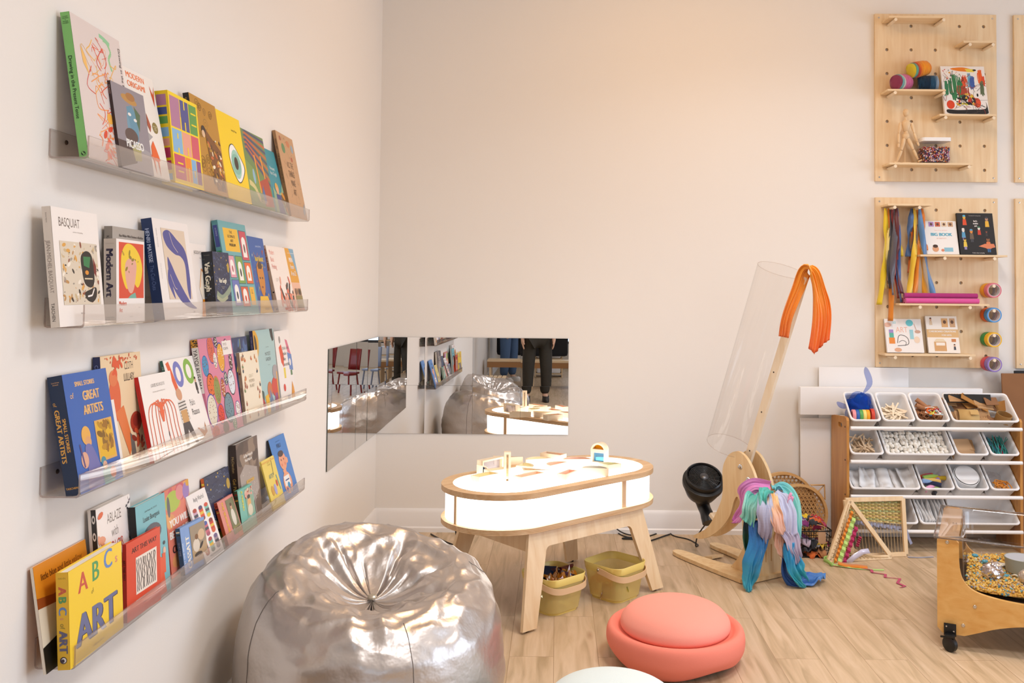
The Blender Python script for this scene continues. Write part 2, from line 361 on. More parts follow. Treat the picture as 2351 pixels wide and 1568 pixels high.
class Art:
    """flat print on a face w x h (metres); origin bottom-left; later marks lie on top"""
    def __init__(s, w, h): s.w, s.h, s.sh, s.clip = w, h, [], True
    def poly(s, pts, c):
        s.sh.append(([(min(max(x, 0), 1) * s.w, min(max(y, 0), 1) * s.h) for x, y in pts], lin(c))); return s
    def rect(s, x0, y0, x1, y1, c): return s.poly([(x0, y0), (x1, y0), (x1, y1), (x0, y1)], c)
    def ell(s, x, y, rx, ry, c, n=18, rot=0):
        k = s.w / s.h
        return s.poly([(x + rx * cos(a) * cos(rot) - ry / k * sin(a) * sin(rot), y + rx * cos(a) * sin(rot) * k + ry * sin(a) * cos(rot)) for a in [2 * pi * i / n for i in range(n)]], c)
    def line(s, pts, wd, c):
        pts = [(x * s.w, y * s.h) for x, y in pts]
        for (x0, y0), (x1, y1) in zip(pts, pts[1:]):
            d = hypot(x1 - x0, y1 - y0) or 1; nx, ny = -(y1 - y0) / d * wd / 2, (x1 - x0) / d * wd / 2
            q = [(x0 + nx, y0 + ny), (x0 - nx, y0 - ny), (x1 - nx, y1 - ny), (x1 + nx, y1 + ny)]
            s.sh.append(([(min(max(a, 0), s.w), min(max(b_, 0), s.h)) for a, b_ in q], lin(c)))
        return s
    def curve(s, pts, wd, c, n=5): return s.line(sp2(pts, n), wd, c)
    def text(s, t, x, y, size, c, rot=0, al='l', wmax=None, sx=1.0, bold=0, sp=1.0):
        """(x, y) fractions of the face; size: capital height in fractions of h"""
        for k, row in enumerate(t.split('\n')):
            P, wd = text_polys(row, sp); sz = size * s.h; kx = sz * sx
            if wmax and wd * kx > wmax * (s.w if rot == 0 else s.h): kx = wmax * (s.w if rot == 0 else s.h) / wd
            off = {'l': 0, 'c': -wd * kx / 2, 'r': -wd * kx}[al]; cr, sr = cos(RAD(rot)), sin(RAD(rot))
            for dx in ((0, bold * sz) if bold else (0,)):
                for q in P:
                    pts = []
                    for px, py in q:
                        a, b_ = px * kx + off + dx, py * sz - k * sz * 1.45
                        pts.append((x * s.w + a * cr - b_ * sr, y * s.h + a * sr + b_ * cr))
                    s.sh.append((pts, lin(c)))
        return s
    def scat(s, n, x0, y0, x1, y1, cols, r0, r1, seed=1, asp=2.0, kind='ell'):
        R = random.Random(seed)
        for i in range(n):
            r = R.uniform(r0, r1); x, y = R.uniform(x0, x1), R.uniform(y0, y1); c = R.choice(cols)
            if kind == 'ell': s.ell(x, y, r, r * asp * s.w / s.h, c, 9, R.uniform(0, 3))
            elif kind == 'dash':
                a = R.uniform(0, pi); s.line([(x, y), (x + r * cos(a), y + r * asp * sin(a))], 0.0018, c)
            else:
                s.poly([(x + R.uniform(-r, r), y + R.uniform(-r, r) * asp) for _ in range(4)], c)
        return s
    def swirl(s, x, y, r, c, wd=0.003, turns=2.2):
        return s.line([(x + r * (1 - k / 26) * cos(turns * 2 * pi * k / 26), y + r * s.w / s.h * (1 - k / 26) * sin(turns * 2 * pi * k / 26)) for k in range(25)], wd, c)
    def emit(s, mb, M, lift=0.0004):
        n = len(s.sh); step = min(0.00002, 0.0008 / max(n, 1)); lay = 0; last = None
        for pts, c in s.sh:
            if len(pts) < 3: continue
            lay += step
            mb.cur = c; mb.face(mb.vs([M @ Vector((x, y, lift + lay)) for x, y in pts]))

def fig(a, x, y, h, skin, top, hair='3a2a20', leg=None):
    """a small standing figure in the flat style of a picture book"""
    a.poly([(x - .13 * h, y + .62 * h), (x + .13 * h, y + .62 * h), (x + .17 * h, y + .2 * h), (x - .17 * h, y + .2 * h)], top)
    if leg: a.rect(x - .1 * h, y, x - .01 * h, y + .24 * h, leg); a.rect(x + .02 * h, y, x + .11 * h, y + .24 * h, leg)
    a.ell(x, y + .76 * h, .12 * h, .15 * h, skin); a.ell(x, y + .86 * h, .12 * h, .07 * h, hair)

# ---------------------------------------------------------------- wall shelves and books
SZ = [None, 1.7782, 1.4055, 1.0367, 0.6692]
def acrylic_shelf(z, label):
    y0, y1, t, d = 1.929, 3.6576, 0.004, 0.090
    o = thing('book_ledge', label, 'shelf', (-L, y0, z), group='clear book ledges on the wall')
    n = y1 - y0
    prof = [(0.001, 0.066), (0.001, 0.008), (0.003, 0.002), (0.008, 0)] + [(d - 0.008, 0), (d - 0.003, 0.002), (d, 0.008), (d, 0.051), (d - t, 0.051), (d - t, 0.010), (d - 0.007, 0.0055), (d - 0.011, t), (0.010, t), (0.006, 0.006), (0.001 + t, 0.010), (0.001 + t, 0.066)]
    b = MB(); lo = b.vs([(x, 0, zz) for x, zz in prof]); hi = b.vs([(x, n, zz) for x, zz in prof]); k = len(prof)
    for i in range(k):
        b.mi = 1 if prof[i][1] > 0.05 and prof[(i + 1) % k][1] > 0.05 else 0
        b.face((lo[i], lo[(i + 1) % k], hi[(i + 1) % k], hi[i]))
    b.mi = 1
    for e in (lo, hi):
        for i in range(k // 2 - 1): b.face((e[i], e[i + 1], e[k - 2 - i], e[k - 1 - i]))
    part(o, 'clear_tray', b, [ACRYL, ACRYL_EDGE], smooth=40)
    for yy in (0.06, n / 2 + 0.05, n - 0.06):
        b = MB(); b.lathe([(0.0, 0.003), (0.004, 0.003), (0.0055, 0.0015), (0.0055, 0.0)], 12, frame((0.0052, yy, 0.045), (0, 1, 0), (0, 0, 1), (1, 0, 0)))
        part(o, 'screw', b, mat('dark_screw', '4a3a30', 0.4, metal=0.6))
    return o
acrylic_shelf(SZ[1], 'topmost clear acrylic book ledge, with the green-spined drawing book at its end')
acrylic_shelf(SZ[2], 'second clear acrylic book ledge from the top, with white and navy art books')
acrylic_shelf(SZ[3], 'third clear acrylic book ledge from the top, with pink-spotted and blue books')
acrylic_shelf(SZ[4], 'lowest clear acrylic book ledge, with the big yellow alphabet book')

def book(row, label, cover, art, spine_art=None, spine=None, hard=True, back=None):
    s, y0, w, h, xb, xt, t, dx = row
    z0 = SZ[s] + 0.0045; dz = sqrt(h * h - (xb - xt) ** 2)
    U = Vector((dx, w, 0)).normalized(); V = Vector((xt - xb, 0, dz)).normalized(); N = U.cross(V).normalized(); V = N.cross(U)
    base = Vector((-L + xb, y0, z0)); org = Vector((-L + xb, y0 + w / 2, z0))
    o = thing('book', label, 'book', org, group='picture and art books on the wall ledges')
    B = frame(base - org, U, V, N)                       # front cover plane: x along the width, y up the cover, z out of it
    bt = 0.0024 if hard else 0.0008
    cm = mat('cover_' + cover, cover, 0.38, spec=0.45); sm = mat('cover_' + (spine or cover), spine or cover, 0.4, spec=0.45)
    b = MB()
    def bx(x0, y0_, z0_, x1, y1, z1): b.box(((x0 + x1) / 2, (y0_ + y1) / 2, (z0_ + z1) / 2), (x1 - x0, y1 - y0_, z1 - z0_), M=B)
    if hard:
        hg = min(0.006, w * .04)
        b.mi = 0; bx(hg, 0, -bt, w, h, 0); bx(hg, 0, -t, w, h, -t + bt)
        b.mi = 1; bx(0, 0, -t, bt, h, 0)
        bx(bt, 0, -bt, hg, h, -bt * .45); bx(bt, 0, -t + bt * .45, hg, h, -t + bt)
    else:
        b.mi = 0; bx(0, 0, -bt, w, h, 0); bx(0, 0, -t, w, h, -t + bt)
        b.mi = 1; bx(-0.0002, 0, -t, bt, h, 0)
    part(o, 'cover', b, [cm, sm], smooth=20)
    b = MB(); g = 0.003 if hard else 0.0006
    b.box((w / 2 - g / 2 + bt / 2, h / 2, -t / 2), (w - g - bt - .0004, h - 2 * g, t - 2 * bt - .0001), M=B)
    part(o, 'page_block', b, PAPER, smooth=0)
    if art:
        a = Art(w, h); art(a); b = MB(); a.emit(b, B)
        part(o, 'cover_print', b, INK, smooth=0, recalc=False)
    if spine_art:
        a = Art(t, h); a.rect(0, 0, 1, 1, spine or cover); spine_art(a); b = MB()
        a.emit(b, frame(base - N * t - U * 0.0002 - org, N, V, -U)); part(o, 'spine_print', b, INK, smooth=0, recalc=False)
    return o

# --- ledge 1
def A(a):
    a.rect(0, 0, 1, 1, 'dccfca')
    a.curve([(.62, .93), (.7, .92), (.76, .86), (.7, .8), (.74, .72)], .008, '8fc48e'); a.curve([(.55, .95), (.66, .94), (.76, .92)], .01, '8cc79a')
    R = random.Random(3)
    for k in range(46):
        x, y = R.gauss(.5, .12), R.uniform(.05, .9); c = R.choice(['e2593a', 'd94a3a', 'e8793f', 'ef9c5a', 'e9b35a', 'e0604e'])
        a.curve([(x, y), (x + R.uniform(-.12, .12), y + R.uniform(-.06, .06)), (x + R.uniform(-.14, .14), y + R.uniform(-.12, .03)), (x + R.uniform(-.1, .1), y - R.uniform(.02, .16))], R.uniform(.0012, .003), c, 4)
    a.poly([(.12, .8), (.2, .72), (.24, .6), (.14, .68)], 'eebb6a'); a.ell(.55, .34, .06, .04, 'efb04a'); a.scat(18, .4, .05, .75, .3, ['e86a4a', 'd9492f', 'ef8f4a'], .01, .03, 4)
    a.text('Drawing in the Present Tense', .94, .93, .032, '2b2422', rot=-90, wmax=.9)
def S(a): a.text('Drawing in the Present Tense', .26, .70, .026, '16301a', rot=-90, wmax=.52, sx=1.0, bold=.06); a.text('CLAIRE\nGILMAN\n&\nROGER\nMALBERT', .5, .965, .008, '16301a', al='c', wmax=.7); a.ell(.5, .035, .24, .014, '16301a'); a.ell(.44, .04, .09, .007, '8dc873'); a.ell(.56, .03, .09, .007, '8dc873')
book((1, 1.947, .234, .332, .080, .028, .020, -.006), 'tall drawing book with bright green spine and red scribbled figure on its cover', 'dccfca', A, S, '83c56f')
def A(a):
    a.rect(0, 0, 1, 1, 'ece5dd'); a.text('MODERN\nORIGAMI', .24, .91, .058, 'e8702a', wmax=.6, bold=.08)
    a.poly([(.86, .92), (.93, .84), (.99, .93), (.96, .82), (.93, .72), (.88, .83)], 'c9512d')
    a.ell(.82, .5, .08, .055, '8b7a45'); a.text('step by step\npaper\nfolding', .82, .51, .012, 'efe7cf', al='c')
    a.poly([(.5, .25), (.58, .2), (.6, .3), (.68, .36), (.74, .28), (.8, .18), (.76, .17), (.74, .02), (.72, .16), (.64, .17), (.63, .03), (.6, .17), (.54, .2), (.51, .27)], 'e4642c')
    a.poly([(.62, .62), (.7, .5), (.66, .44), (.6, .5)], 'a8503a'); a.poly([(.3, .6), (.5, .45), (.7, .4), (.45, .3)], 'a5a2a4')
book((1, 2.174, .190, .281, .072, .015, .008, .006), 'white paper-folding book with orange letters and an orange folded camel', 'ece5dd', A, None, hard=False)
def A(a):
    a.rect(0, 0, 1, 1, '8f8890'); a.rect(0, 0, .75, .33, '4a3b3c'); a.poly([(0, 0), (1, 0), (1, .28), (.6, .33), (.5, .1)], 'a29c9f')
    a.ell(.52, .55, .17, .24, '6d97ad'); a.poly([(.38, .76), (.55, .8), (.7, .68), (.66, .4), (.5, .34), (.44, .52)], '5f90a8'); a.ell(.5, .86, .24, .05, 'b98a4a', rot=-.1); a.ell(.55, .9, .14, .05, 'a5713c')
    a.poly([(.62, .8), (.8, .72), (.72, .5), (.66, .6)], '4f6a4e'); a.ell(.44, .42, .2, .09, '5a4a48'); a.poly([(.4, .3), (.7, .36), (.66, .14), (.46, .12)], 'a9a26b'); a.ell(.46, .68, .05, .02, 'e7e3df'); a.ell(.62, .63, .05, .02, 'e7e3df')
    a.text('PICASSO', .5, .27, .1, 'f4f2ee', al='c', wmax=.82, sx=.8, bold=.12)
def S(a): a.text('PICASSO', .3, .95, .02, 'b59a92', rot=-90, wmax=.3)
book((1, 2.086, .168, .210, .0845, .051, .008, 0), 'small grey art book with a painted blue figure in a straw hat', '8f8890', A, S, '3b2a29')
def A(a):
    a.rect(0, 0, 1, 1, 'f3d318')
    g = [(.04, .62, .36, .96, 'b07a9a'), (.38, .62, .66, .96, '4a4f8e'), (.68, .62, .95, .96, '5c9a4c'), (.04, .34, .36, .6, '85b4da'), (.38, .34, .66, .6, 'e6a08c'), (.68, .34, .95, .6, 'd0586a'), (.04, .05, .4, .32, 'c54a6e'), (.42, .05, .6, .32, 'ef8a2a'), (.62, .05, .78, .32, '7fb0dc'), (.8, .05, .95, .32, '8b4f86')]
    for x0, y0, x1, y1, c in g: a.rect(x0, y0, x1, y1, c)
    for x, y, hh in ((.35, .62, .14), (.5, .62, .1), (.5, .86, .1), (.2, .34, .06), (.2, .5, .06), (.52, .34, .1), (.5, .05, .16), (.7, .12, .08)): a.rect(x, y, x + .035, y + hh, 'f3d318')
    for x, y in ((.74, .72), (.74, .85), (.14, .13), (.14, .22)): a.rect(x, y, x + .18, y + .018, 'f3d318')
def S(a):
    a.rect(0, 0, 1, 1, 'eccb14')
    for y0, y1, c in ((.84, .96, 'b07a9a'), (.74, .82, '3f4f8e'), (.64, .72, '5c9a4c'), (.5, .6, '85b4da'), (.4, .48, 'e09a86'), (.27, .38, 'b9305a'), (.14, .24, 'b9305a'), (.03, .1, '85b4da')): a.rect(.12, y0, .86, y1, c)
book((1, 2.380, .195, .254, .0845, .056, .036, 0), 'thick yellow art book patterned with coloured letter blocks', 'f3d318', A, S, 'eccb14')
def A(a):
    a.rect(0, 0, 1, 1, 'b9862c')
    R = random.Random(5)
    for k in range(16): a.swirl(R.uniform(.05, .75), R.uniform(.08, .95), R.uniform(.06, .12), R.choice(['8a5f1c', '7c561c', '8f6a24']), .0022)
    a.poly([(.4, .7), (.6, .62), (.95, .5), (.95, .05), (.6, .05), (.45, .4)], '7a4a1c'); a.scat(70, .45, .08, .95, .6, ['d9a53a', '3a2616', 'c9632a', 'efe2c4', 'b98a2c', '5a3a1c'], .01, .03, 6); a.ell(.36, .66, .08, .05, '2c1d16'); a.ell(.34, .62, .06, .04, 'dcb894')
book((1, 2.576, .203, .295, .081, .031, .017, -.001), 'gold patterned art book with black spine behind the yellow eye book', 'b9862c', A, lambda a: a.text('Gustav', .3, .95, .02, 'd9a53a', rot=-90), '17130f')
def A(a):
    a.rect(0, 0, 1, 1, 'f5d015'); a.text('Seeing Things', .68, .82, .022, '2a2412', al='c', wmax=.42)
    a.poly(sp2([(.3, .5), (.36, .62), (.52, .66), (.7, .58), (.92, .42), (.74, .26), (.56, .22), (.38, .34)], 6, True), '2e2a22'); a.poly(sp2([(.31, .5), (.37, .61), (.52, .65), (.69, .57), (.89, .42), (.73, .27), (.56, .23), (.39, .34)], 6, True), 'f4f2ee')
    a.ell(.56, .43, .2, .17, '9fcdbc'); a.ell(.56, .43, .2, .12, '84bba9'); a.ell(.56, .44, .085, .075, '3f3428')
def S(a): a.text('Seeing Things', .3, .9, .014, '6a5a10', rot=-90); a.text('of the art of looking', .3, .45, .012, '6a5a10', rot=-90)
book((1, 2.779, .201, .291, .081, .029, .010, .004), 'bright yellow book with one large green eye on its cover', 'f5d015', A, S, 'd9b414', hard=False)
def A(a):
    a.rect(0, 0, 1, 1, '6e8a52')
    for k in range(9): a.poly([(.1, .98 - k * .03), (1, .92 - k * .075), (1, .96 - k * .075), (.2, 1.0 - k * .03)], 'c2663a' if k % 2 else '4b4a6e')
    a.poly([(0, .6), (.35, .5), (.5, .2), (.2, .05), (0, .1)], '7d9a55'); a.line([(.45, .7), (.5, .2)], .012, 'eb9a2c'); a.line([(.72, .72), (.8, .3)], .012, 'eb9a2c'); a.poly([(.5, .35), (.9, .45), (1, .05), (.6, .03)], 'b04a34'); a.ell(.3, .4, .05, .1, '8fb8cf'); a.poly([(.55, .2), (.62, .32), (.68, .1), (.58, .05)], '3f6ea8'); a.curve([(.05, .3), (.25, .25), (.4, .1)], .02, 'd7c98a'); a.text('HOCKNEY', .55, .06, .05, 'e8c9b4', al='c', wmax=.6)
book((1, 2.994, .238, .273, .082, .028, .008, .002), 'colourful landscape painting book with striped sky next to the yellow eye book', '6e8a52', A, None, hard=False)
def A(a):
    a.rect(0, 0, 1, 1, '2f8f9e'); a.text('Vincent\nVan Gogh', .64, .68, .055, 'eef3ef', al='c', wmax=.6)
    a.poly([(.3, 0), (1, 0), (1, .5), (.85, .35), (.6, .3), (.4, .4)], '8fae8a'); a.ell(.64, .4, .1, .08, 'd9a64a'); a.ell(.64, .36, .07, .06, 'e0a882'); a.poly([(.52, .3), (.78, .3), (.84, 0), (.48, 0)], '3d4a86'); a.scat(14, .8, .02, 1, .3, ['e8b52c', 'd98f2a', '6b4a1c'], .03, .06, 3)
book((1, 3.209, .200, .253, .077, .013, .009, .002), 'teal picture book with a yellow-hatted painter and sunflowers', '2f8f9e', A, None, hard=False)
def A(a):
    a.rect(0, 0, 1, 1, 'c59a70'); R = random.Random(8)
    for k in range(10): a.scat(6, .15, .04 + k * .095, .92, .1 + k * .095, ['8a6a4c', '5d4630', '9b7b5c'], .03, .09, 20 + k, 1, 'dash')
    a.ell(.3, .82, .1, .06, '5f8a5c'); a.ell(.2, .93, .06, .03, 'a05a3a'); a.ell(.62, .9, .1, .04, 'c77a4e'); a.ell(.84, .86, .07, .05, '8fa6b5'); a.ell(.7, .72, .06, .03, 'b0583c'); a.text('ALL THE\nTHINGS\nMAKE\nART', .52, .6, .075, '5d4630', al='c', wmax=.62, sx=.6)
    a.poly([(.8, .1), (.95, .2), (.97, .1), (.85, .04)], '8f9fb0')
def S(a): a.text('MAKE ART  -  THE INSIDE OF YOUR HEAD', .25, .9, .02, '4d3826', rot=-90, wmax=.8)
book((1, 3.426, .223, .344, .0845, .013, .011, 0), 'kraft brown book with doodled lettering at the far end of the top ledge', 'c59a70', A, S, 'a67c52', hard=False)

# --- ledge 2
def A(a):
    a.rect(0, 0, 1, 1, 'efe8e2'); a.text('BASQUIAT', .14, .845, .08, '6d5f58', wmax=.64, sx=.7, sp=.95); a.text('and the art of storytelling', .42, .80, .012, 'a49a92')
    a.rect(.12, .18, .93, .72, 'd8cbb6'); a.scat(120, .14, .2, .92, .7, ['3c332c', 'b98a52', 'c9b38a', 'a3988a', 'd9a04a', '8a4a34', 'efe6d6'], .004, .022, 9)
    a.poly(sp2([(.55, .6), (.68, .65), (.8, .6), (.82, .4), (.74, .33), (.6, .36), (.55, .48)], 5, True), '1d1a1a'); a.poly([(.6, .6), (.76, .6), (.72, .5), (.6, .52)], '2f7a48'); a.poly([(.82, .6), (.88, .52), (.87, .42), (.82, .46)], '7a2620'); a.rect(.6, .4, .78, .412, 'd9c9a8'); a.ell(.66, .46, .04, .02, 'd98f2c')
    a.poly(sp2([(.58, .28), (.7, .31), (.84, .33), (.84, .25), (.74, .2), (.62, .22)], 5, True), '1d1a1a'); a.line([(.64, .25), (.74, .26), (.8, .32)], .004, 'efe8e2'); a.text('TASCHEN', .5, .1, .012, '8f847c', al='c')
def S(a): a.text('JEAN-MICHEL BASQUIAT', .22, .72, .034, '8a7c72', rot=-90, wmax=.5, sx=.85); a.text('TASCHEN', .25, .2, .028, '4b4038', rot=-90, wmax=.15); a.text('Eleanor Nairne', .4, .95, .01, '8a7c72', rot=-90)
book((2, 1.870, .200, .259, .069, .042, .018, -.006), 'white art book with black shapes on a speckled picture', 'efe8e2', A, S, 'ddd2c6')
book((2, 2.163, .175, .237, .034, .026, .019, -.003), 'grey book peeking out above the modern art book', 'a79f96', lambda a: (a.rect(0, 0, 1, 1, 'a9a198'), a.text('Kara Walker White Shadows in Blackface', .95, .9, .028, '5a524c', al='r', wmax=.75, bold=.1)), lambda a: a.text('Kara', .3, .9, .03, '4a423c', rot=-90), '8f867c')
def A(a):
    a.rect(0, 0, 1, 1, 'eee8e4'); a.rect(.09, .29, .97, .965, 'd4492c'); R = random.Random(2)
    a.poly(sp2([(.2, .55), (.16, .7), (.2, .85), (.36, .95), (.6, .93), (.82, .82), (.92, .66), (.86, .5), (.74, .42), (.55, .5), (.36, .4)], 5, True), 'ecc92f'); a.poly(sp2([(.32, .72), (.5, .78), (.7, .72), (.66, .5), (.56, .36), (.42, .38), (.31, .56)], 5, True), 'dfa795')
    a.scat(10, .2, .6, .85, .9, ['b9922a', '8f7a24'], .01, .03, 3); a.poly([(.4, .29), (.7, .29), (.66, .36), (.5, .33)], '6fae9c')
    a.text('Modern\nArt', .09, .205, .055, 'd4593c', sx=.8, bold=.1, wmax=.62); a.text('1870-2000', .8, .17, .012, '8a7f78', al='c'); a.text('TASCHEN', .5, .06, .014, 'a89e96', al='c')
def S(a): a.text('Modern Art', .2, .88, .085, '2b2746', rot=-90, wmax=.76, sx=1.0, bold=.16); a.text('TASCHEN', .5, .06, .017, '7d736b', al='c', wmax=.8); a.text('Hans Werner Holzwarth', .5, .94, .007, '9a9088', al='c', wmax=.85); a.rect(.05, .045, .95, .049, '9a9088')
book((2, 2.122, .151, .204, .063, .057, .029, -.003), 'cream art book with yellow and pink shapes on a red square', 'eee8e4', A, S, 'd6cabe')
def A(a):
    a.rect(0, 0, 1, 1, 'eae4e0'); a.text('HENRI MATISSE', .07, .9, .02, '9a949a', rot=-90, wmax=.3); a.text('The Cut-Outs', .07, .56, .02, 'c9bfba', rot=-90, wmax=.24); a.rect(.2, .2, .86, .915, 'd9c6b0')
    c = '4a4d92'
    a.poly(sp2([(.24, .86), (.4, .9), (.6, .82), (.82, .7), (.86, .45), (.8, .2), (.74, .3), (.76, .55), (.66, .64), (.5, .66), (.3, .74)], 5, True), c); a.poly(sp2([(.28, .62), (.36, .56), (.5, .4), (.76, .18), (.95, .1), (.7, .12), (.45, .22), (.28, .4)], 5, True), c); a.poly(sp2([(.26, .5), (.22, .36), (.36, .2), (.3, .4)], 5, True), c)
    a.curve([(.42, .88), (.48, .76), (.6, .68)], .002, 'd9c6b0'); a.curve([(.3, .45), (.38, .33), (.44, .3)], .002, 'd9c6b0'); a.text('Tate', .85, .06, .02, '6a646a', al='c')
def S(a): a.text('HENRI MATISSE', .28, .9, .04, 'b9c6e4', rot=-90, wmax=.33, bold=.1); a.text('The Cut-Outs', .28, .54, .04, '5f76aa', rot=-90, wmax=.24); a.text('TATE', .5, .08, .01, '5f76aa', al='c')
book((2, 2.349, .240, .277, .079, .036, .028, -.005), 'tall white art book with navy spine and indigo cut-paper shapes', 'eae4e0', A, S, '16305e')
def A(a): a.rect(0, 0, 1, 1, 'ece5df'); a.text("JACKSON POLLOCK'S", .95, .86, .05, '6f665f', al='r', wmax=1.05, sx=.7); a.text('Influence and Beyond', .95, .8, .022, 'b0a79f', al='r'); a.poly([(.45, .4), (.62, .65), (.95, .5), (.85, .25), (.6, .22)], 'f0e3cf'); a.line([(.5, .4), (.64, .66), (.95, .5), (.82, .22)], .004, 'e08a2a'); a.poly([(.5, 0), (1, 0), (1, .22), (.6, .24)], 'e38a1e')
book((2, 2.600, .160, .222, .050, .028, .010, -.010), 'white book with an orange drip drawing, mostly hidden by the dark painter book', 'ece5df', A, None)
def starry(a, seed):
    a.rect(0, 0, 1, 1, '2b3350'); R = random.Random(seed)
    for k in range(150):
        x, y = R.random(), R.random(); a.curve([(x, y), (x + .05, y + .02), (x + .1, y - .01)], .0016, R.choice(['3f4d78', '56668f', '1f2740', '6f7c94', '39476e']), 3)
    for k in range(9): a.ell(R.random(), R.uniform(.35, .98), .02, .014, 'c9a94a')
    a.ell(.9, .76, .07, .08, 'b9983a'); a.curve([(.1, .35), (.4, .28), (.7, .34), (1, .45)], .02, '8b9a84'); a.curve([(.1, .3), (.4, .24), (.75, .3)], .012, 'a8ad8c')
def A(a): starry(a, 4); a.text('Van Gogh', .5, .52, .075, 'efe9d4', al='c', wmax=.82, sx=.7, bold=.1); a.text('The Complete\nPaintings', .5, .45, .016, 'bfb9a8', al='c'); a.text('TASCHEN', .5, .06, .014, 'a5a19a', al='c')
def S(a): a.text('Van Gogh', .25, .84, .085, 'efe9d4', rot=-90, wmax=.66, bold=.14, sx=.95); a.text('The Complete', .5, .94, .011, 'a5a08e', al='c', wmax=.7); a.text('TASCHEN', .5, .06, .013, 'a5a19a', al='c', wmax=.8); a.scat(30, .1, .1, .9, .9, ['2c3550', '39445e', '4d563a'], .02, .06, 5)
book((2, 2.713, .126, .202, .077, .057, .035, .003), 'chunky dark painter book with swirling night-blue cover', '262d42', A, S, '1c2026')
def A(a):
    a.rect(0, 0, 1, 1, '6fabae'); a.rect(.14, .68, .66, .93, 'eab93a'); a.text('THE\nULTIMATE\nART\nMUSEUM', .4, .875, .032, '3d3424', al='c', wmax=.42, bold=.08)
    def door(x0, y0, x1, y1, c, i='8a5a4a'):
        a.rect(x0 - .01, y0 - .008, x1 + .01, y1 + .008, '3e6a70'); a.rect(x0, y0, x1, y1, c); w = x1 - x0; m = (x0 + x1) / 2; r = w * .3
        a.poly([(m - r, y0 + .03), (m + r, y0 + .03), (m + r, y0 + (y1 - y0) * .62)] + [(m + r * cos(t), y0 + (y1 - y0) * .62 + r * .8 * sin(t)) for t in [pi * k / 8 for k in range(9)]], 'f1ece4'); a.ell(m, y0 + (y1 - y0) * .4, r * .4, (y1 - y0) * .16, i)
    door(.7, .6, .95, .92, 'c94f5e', '6a4a4a'); door(.16, .4, .36, .63, 'dd9cac', 'b0485a'); door(.42, .34, .66, .63, '7aa04c', '2f3a34'); door(.72, .34, .96, .57, 'dd6a38', 'd98a2c'); door(.16, .1, .4, .37, '6a74b4', '2f3a44'); door(.44, .09, .7, .3, 'd05a3c', 'c9452c'); a.rect(.76, .1, .93, .3, 'e8b23c')
    a.text('OVER\n300\nWORKS', .845, .26, .012, '6a5424', al='c')
def S(a): a.rect(.1, .72, .85, .95, '3f4a8e'); a.text('ULTIMATE', .4, .92, .014, 'b9c2e0', rot=-90); a.rect(.1, .45, .85, .68, '2f8a4c'); a.rect(.1, .2, .85, .42, 'c94f5e')
book((2, 2.839, .238, .314, .080, .021, .019, .005), 'large teal museum book with yellow title box and coloured archways', '6fabae', A, S, '5b979c')
def A(a):
    a.rect(0, 0, 1, 1, '2f5ca4'); a.rect(.05, .82, .95, .98, '2f5ca4'); a.text('JAVAKA STEPTOE', .6, .87, .022, 'c9d6ec', al='c', wmax=.55); a.scat(70, .02, .02, .98, .8, ['d9a72c', 'b0452c', '2b2b30', 'e8dcc0', '3f7ab0', 'c96a2a'], .02, .06, 4, 1, 'quad'); a.text('RADIANT\nCHILD', .55, .68, .06, 'e8c62c', al='c', wmax=.8, bold=.15)
    a.poly(sp2([(.3, .6), (.48, .68), (.68, .6), (.7, .4), (.58, .24), (.42, .24), (.32, .4)], 5, True), 'c9812a'); a.poly([(.36, .62), (.5, .7), (.66, .62), (.6, .58), (.4, .58)], '4a3222'); a.ell(.43, .46, .04, .015, '5a3a1c'); a.ell(.58, .46, .04, .015, '5a3a1c'); a.ell(.5, .34, .06, .015, '8a4a2a'); a.poly([(.25, .22), (.75, .22), (.95, 0), (.1, 0)], 'e8b92c'); a.text('BASQUIAT', .6, .04, .03, '6a4a1c', al='c')
book((2, 3.105, .185, .278, .073, .025, .010, -.006), 'blue-topped picture book with an orange-brown painted face', '2f5ca4', A, None)
def A(a):
    a.rect(0, 0, 1, 1, 'f0e4da'); a.text('Modern\nBlock\nPrinting', .12, .87, .075, 'd3583f', wmax=.7, sx=.62); a.text('over 15 projects\nfor hand-printed\nstationery', .18, .5, .013, '9a8f86')
    for x, y, r in ((.5, .12, .2), (.3, .2, -.3), (.72, .3, .5), (.62, .12, -.1), (.85, .16, .2)):
        a.ell(x, y, .05, .13, 'de7a5e', rot=r); a.ell(x + .1, y + .06, .035, .11, '3a3330', rot=-r)
    a.scat(16, .3, .02, .98, .5, ['d9694e', '3a3330', 'e8a58e'], .02, .04, 9, 2.5)
def S(a): a.text('Modern Block Printing', .22, .95, .026, 'a8442f', rot=-90, wmax=.6, bold=.1); a.ell(.5, .3, .3, .012, '3a3330'); a.ell(.5, .05, .36, .012, '8a7a78')
book((2, 3.311, .212, .258, .080, .022, .011, .005), 'cream block-printing book with red title and leafy prints', 'f0e4da', A, S, 'd9b79c', hard=False)
def A(a):
    a.rect(0, 0, 1, 1, 'e9b79c'); a.rect(0, .45, 1, 1, 'e0a02e'); a.poly([(.5, 1), (1, 1), (1, .55)], '7faac4'); a.text('MEN\nfrom\nA to Z', .52, .78, .075, 'f1e9e4', al='c', wmax=.7, bold=.15); a.rect(.3, .92, .95, .926, 'f4efe4')
    for x, c in ((.4, '6a4a34'), (.58, '8a6a44'), (.76, '3a2a24'), (.9, '6e5a3a')): a.ell(x, .3, .07, .06, c); a.rect(x - .09, .04, x + .09, .24, '8f7f4a')
book((2, 3.535, .150, .260, .076, .020, .009, -.006), 'gold and teal book with white letters at the far end of the second ledge', 'e0a02e', A, None)

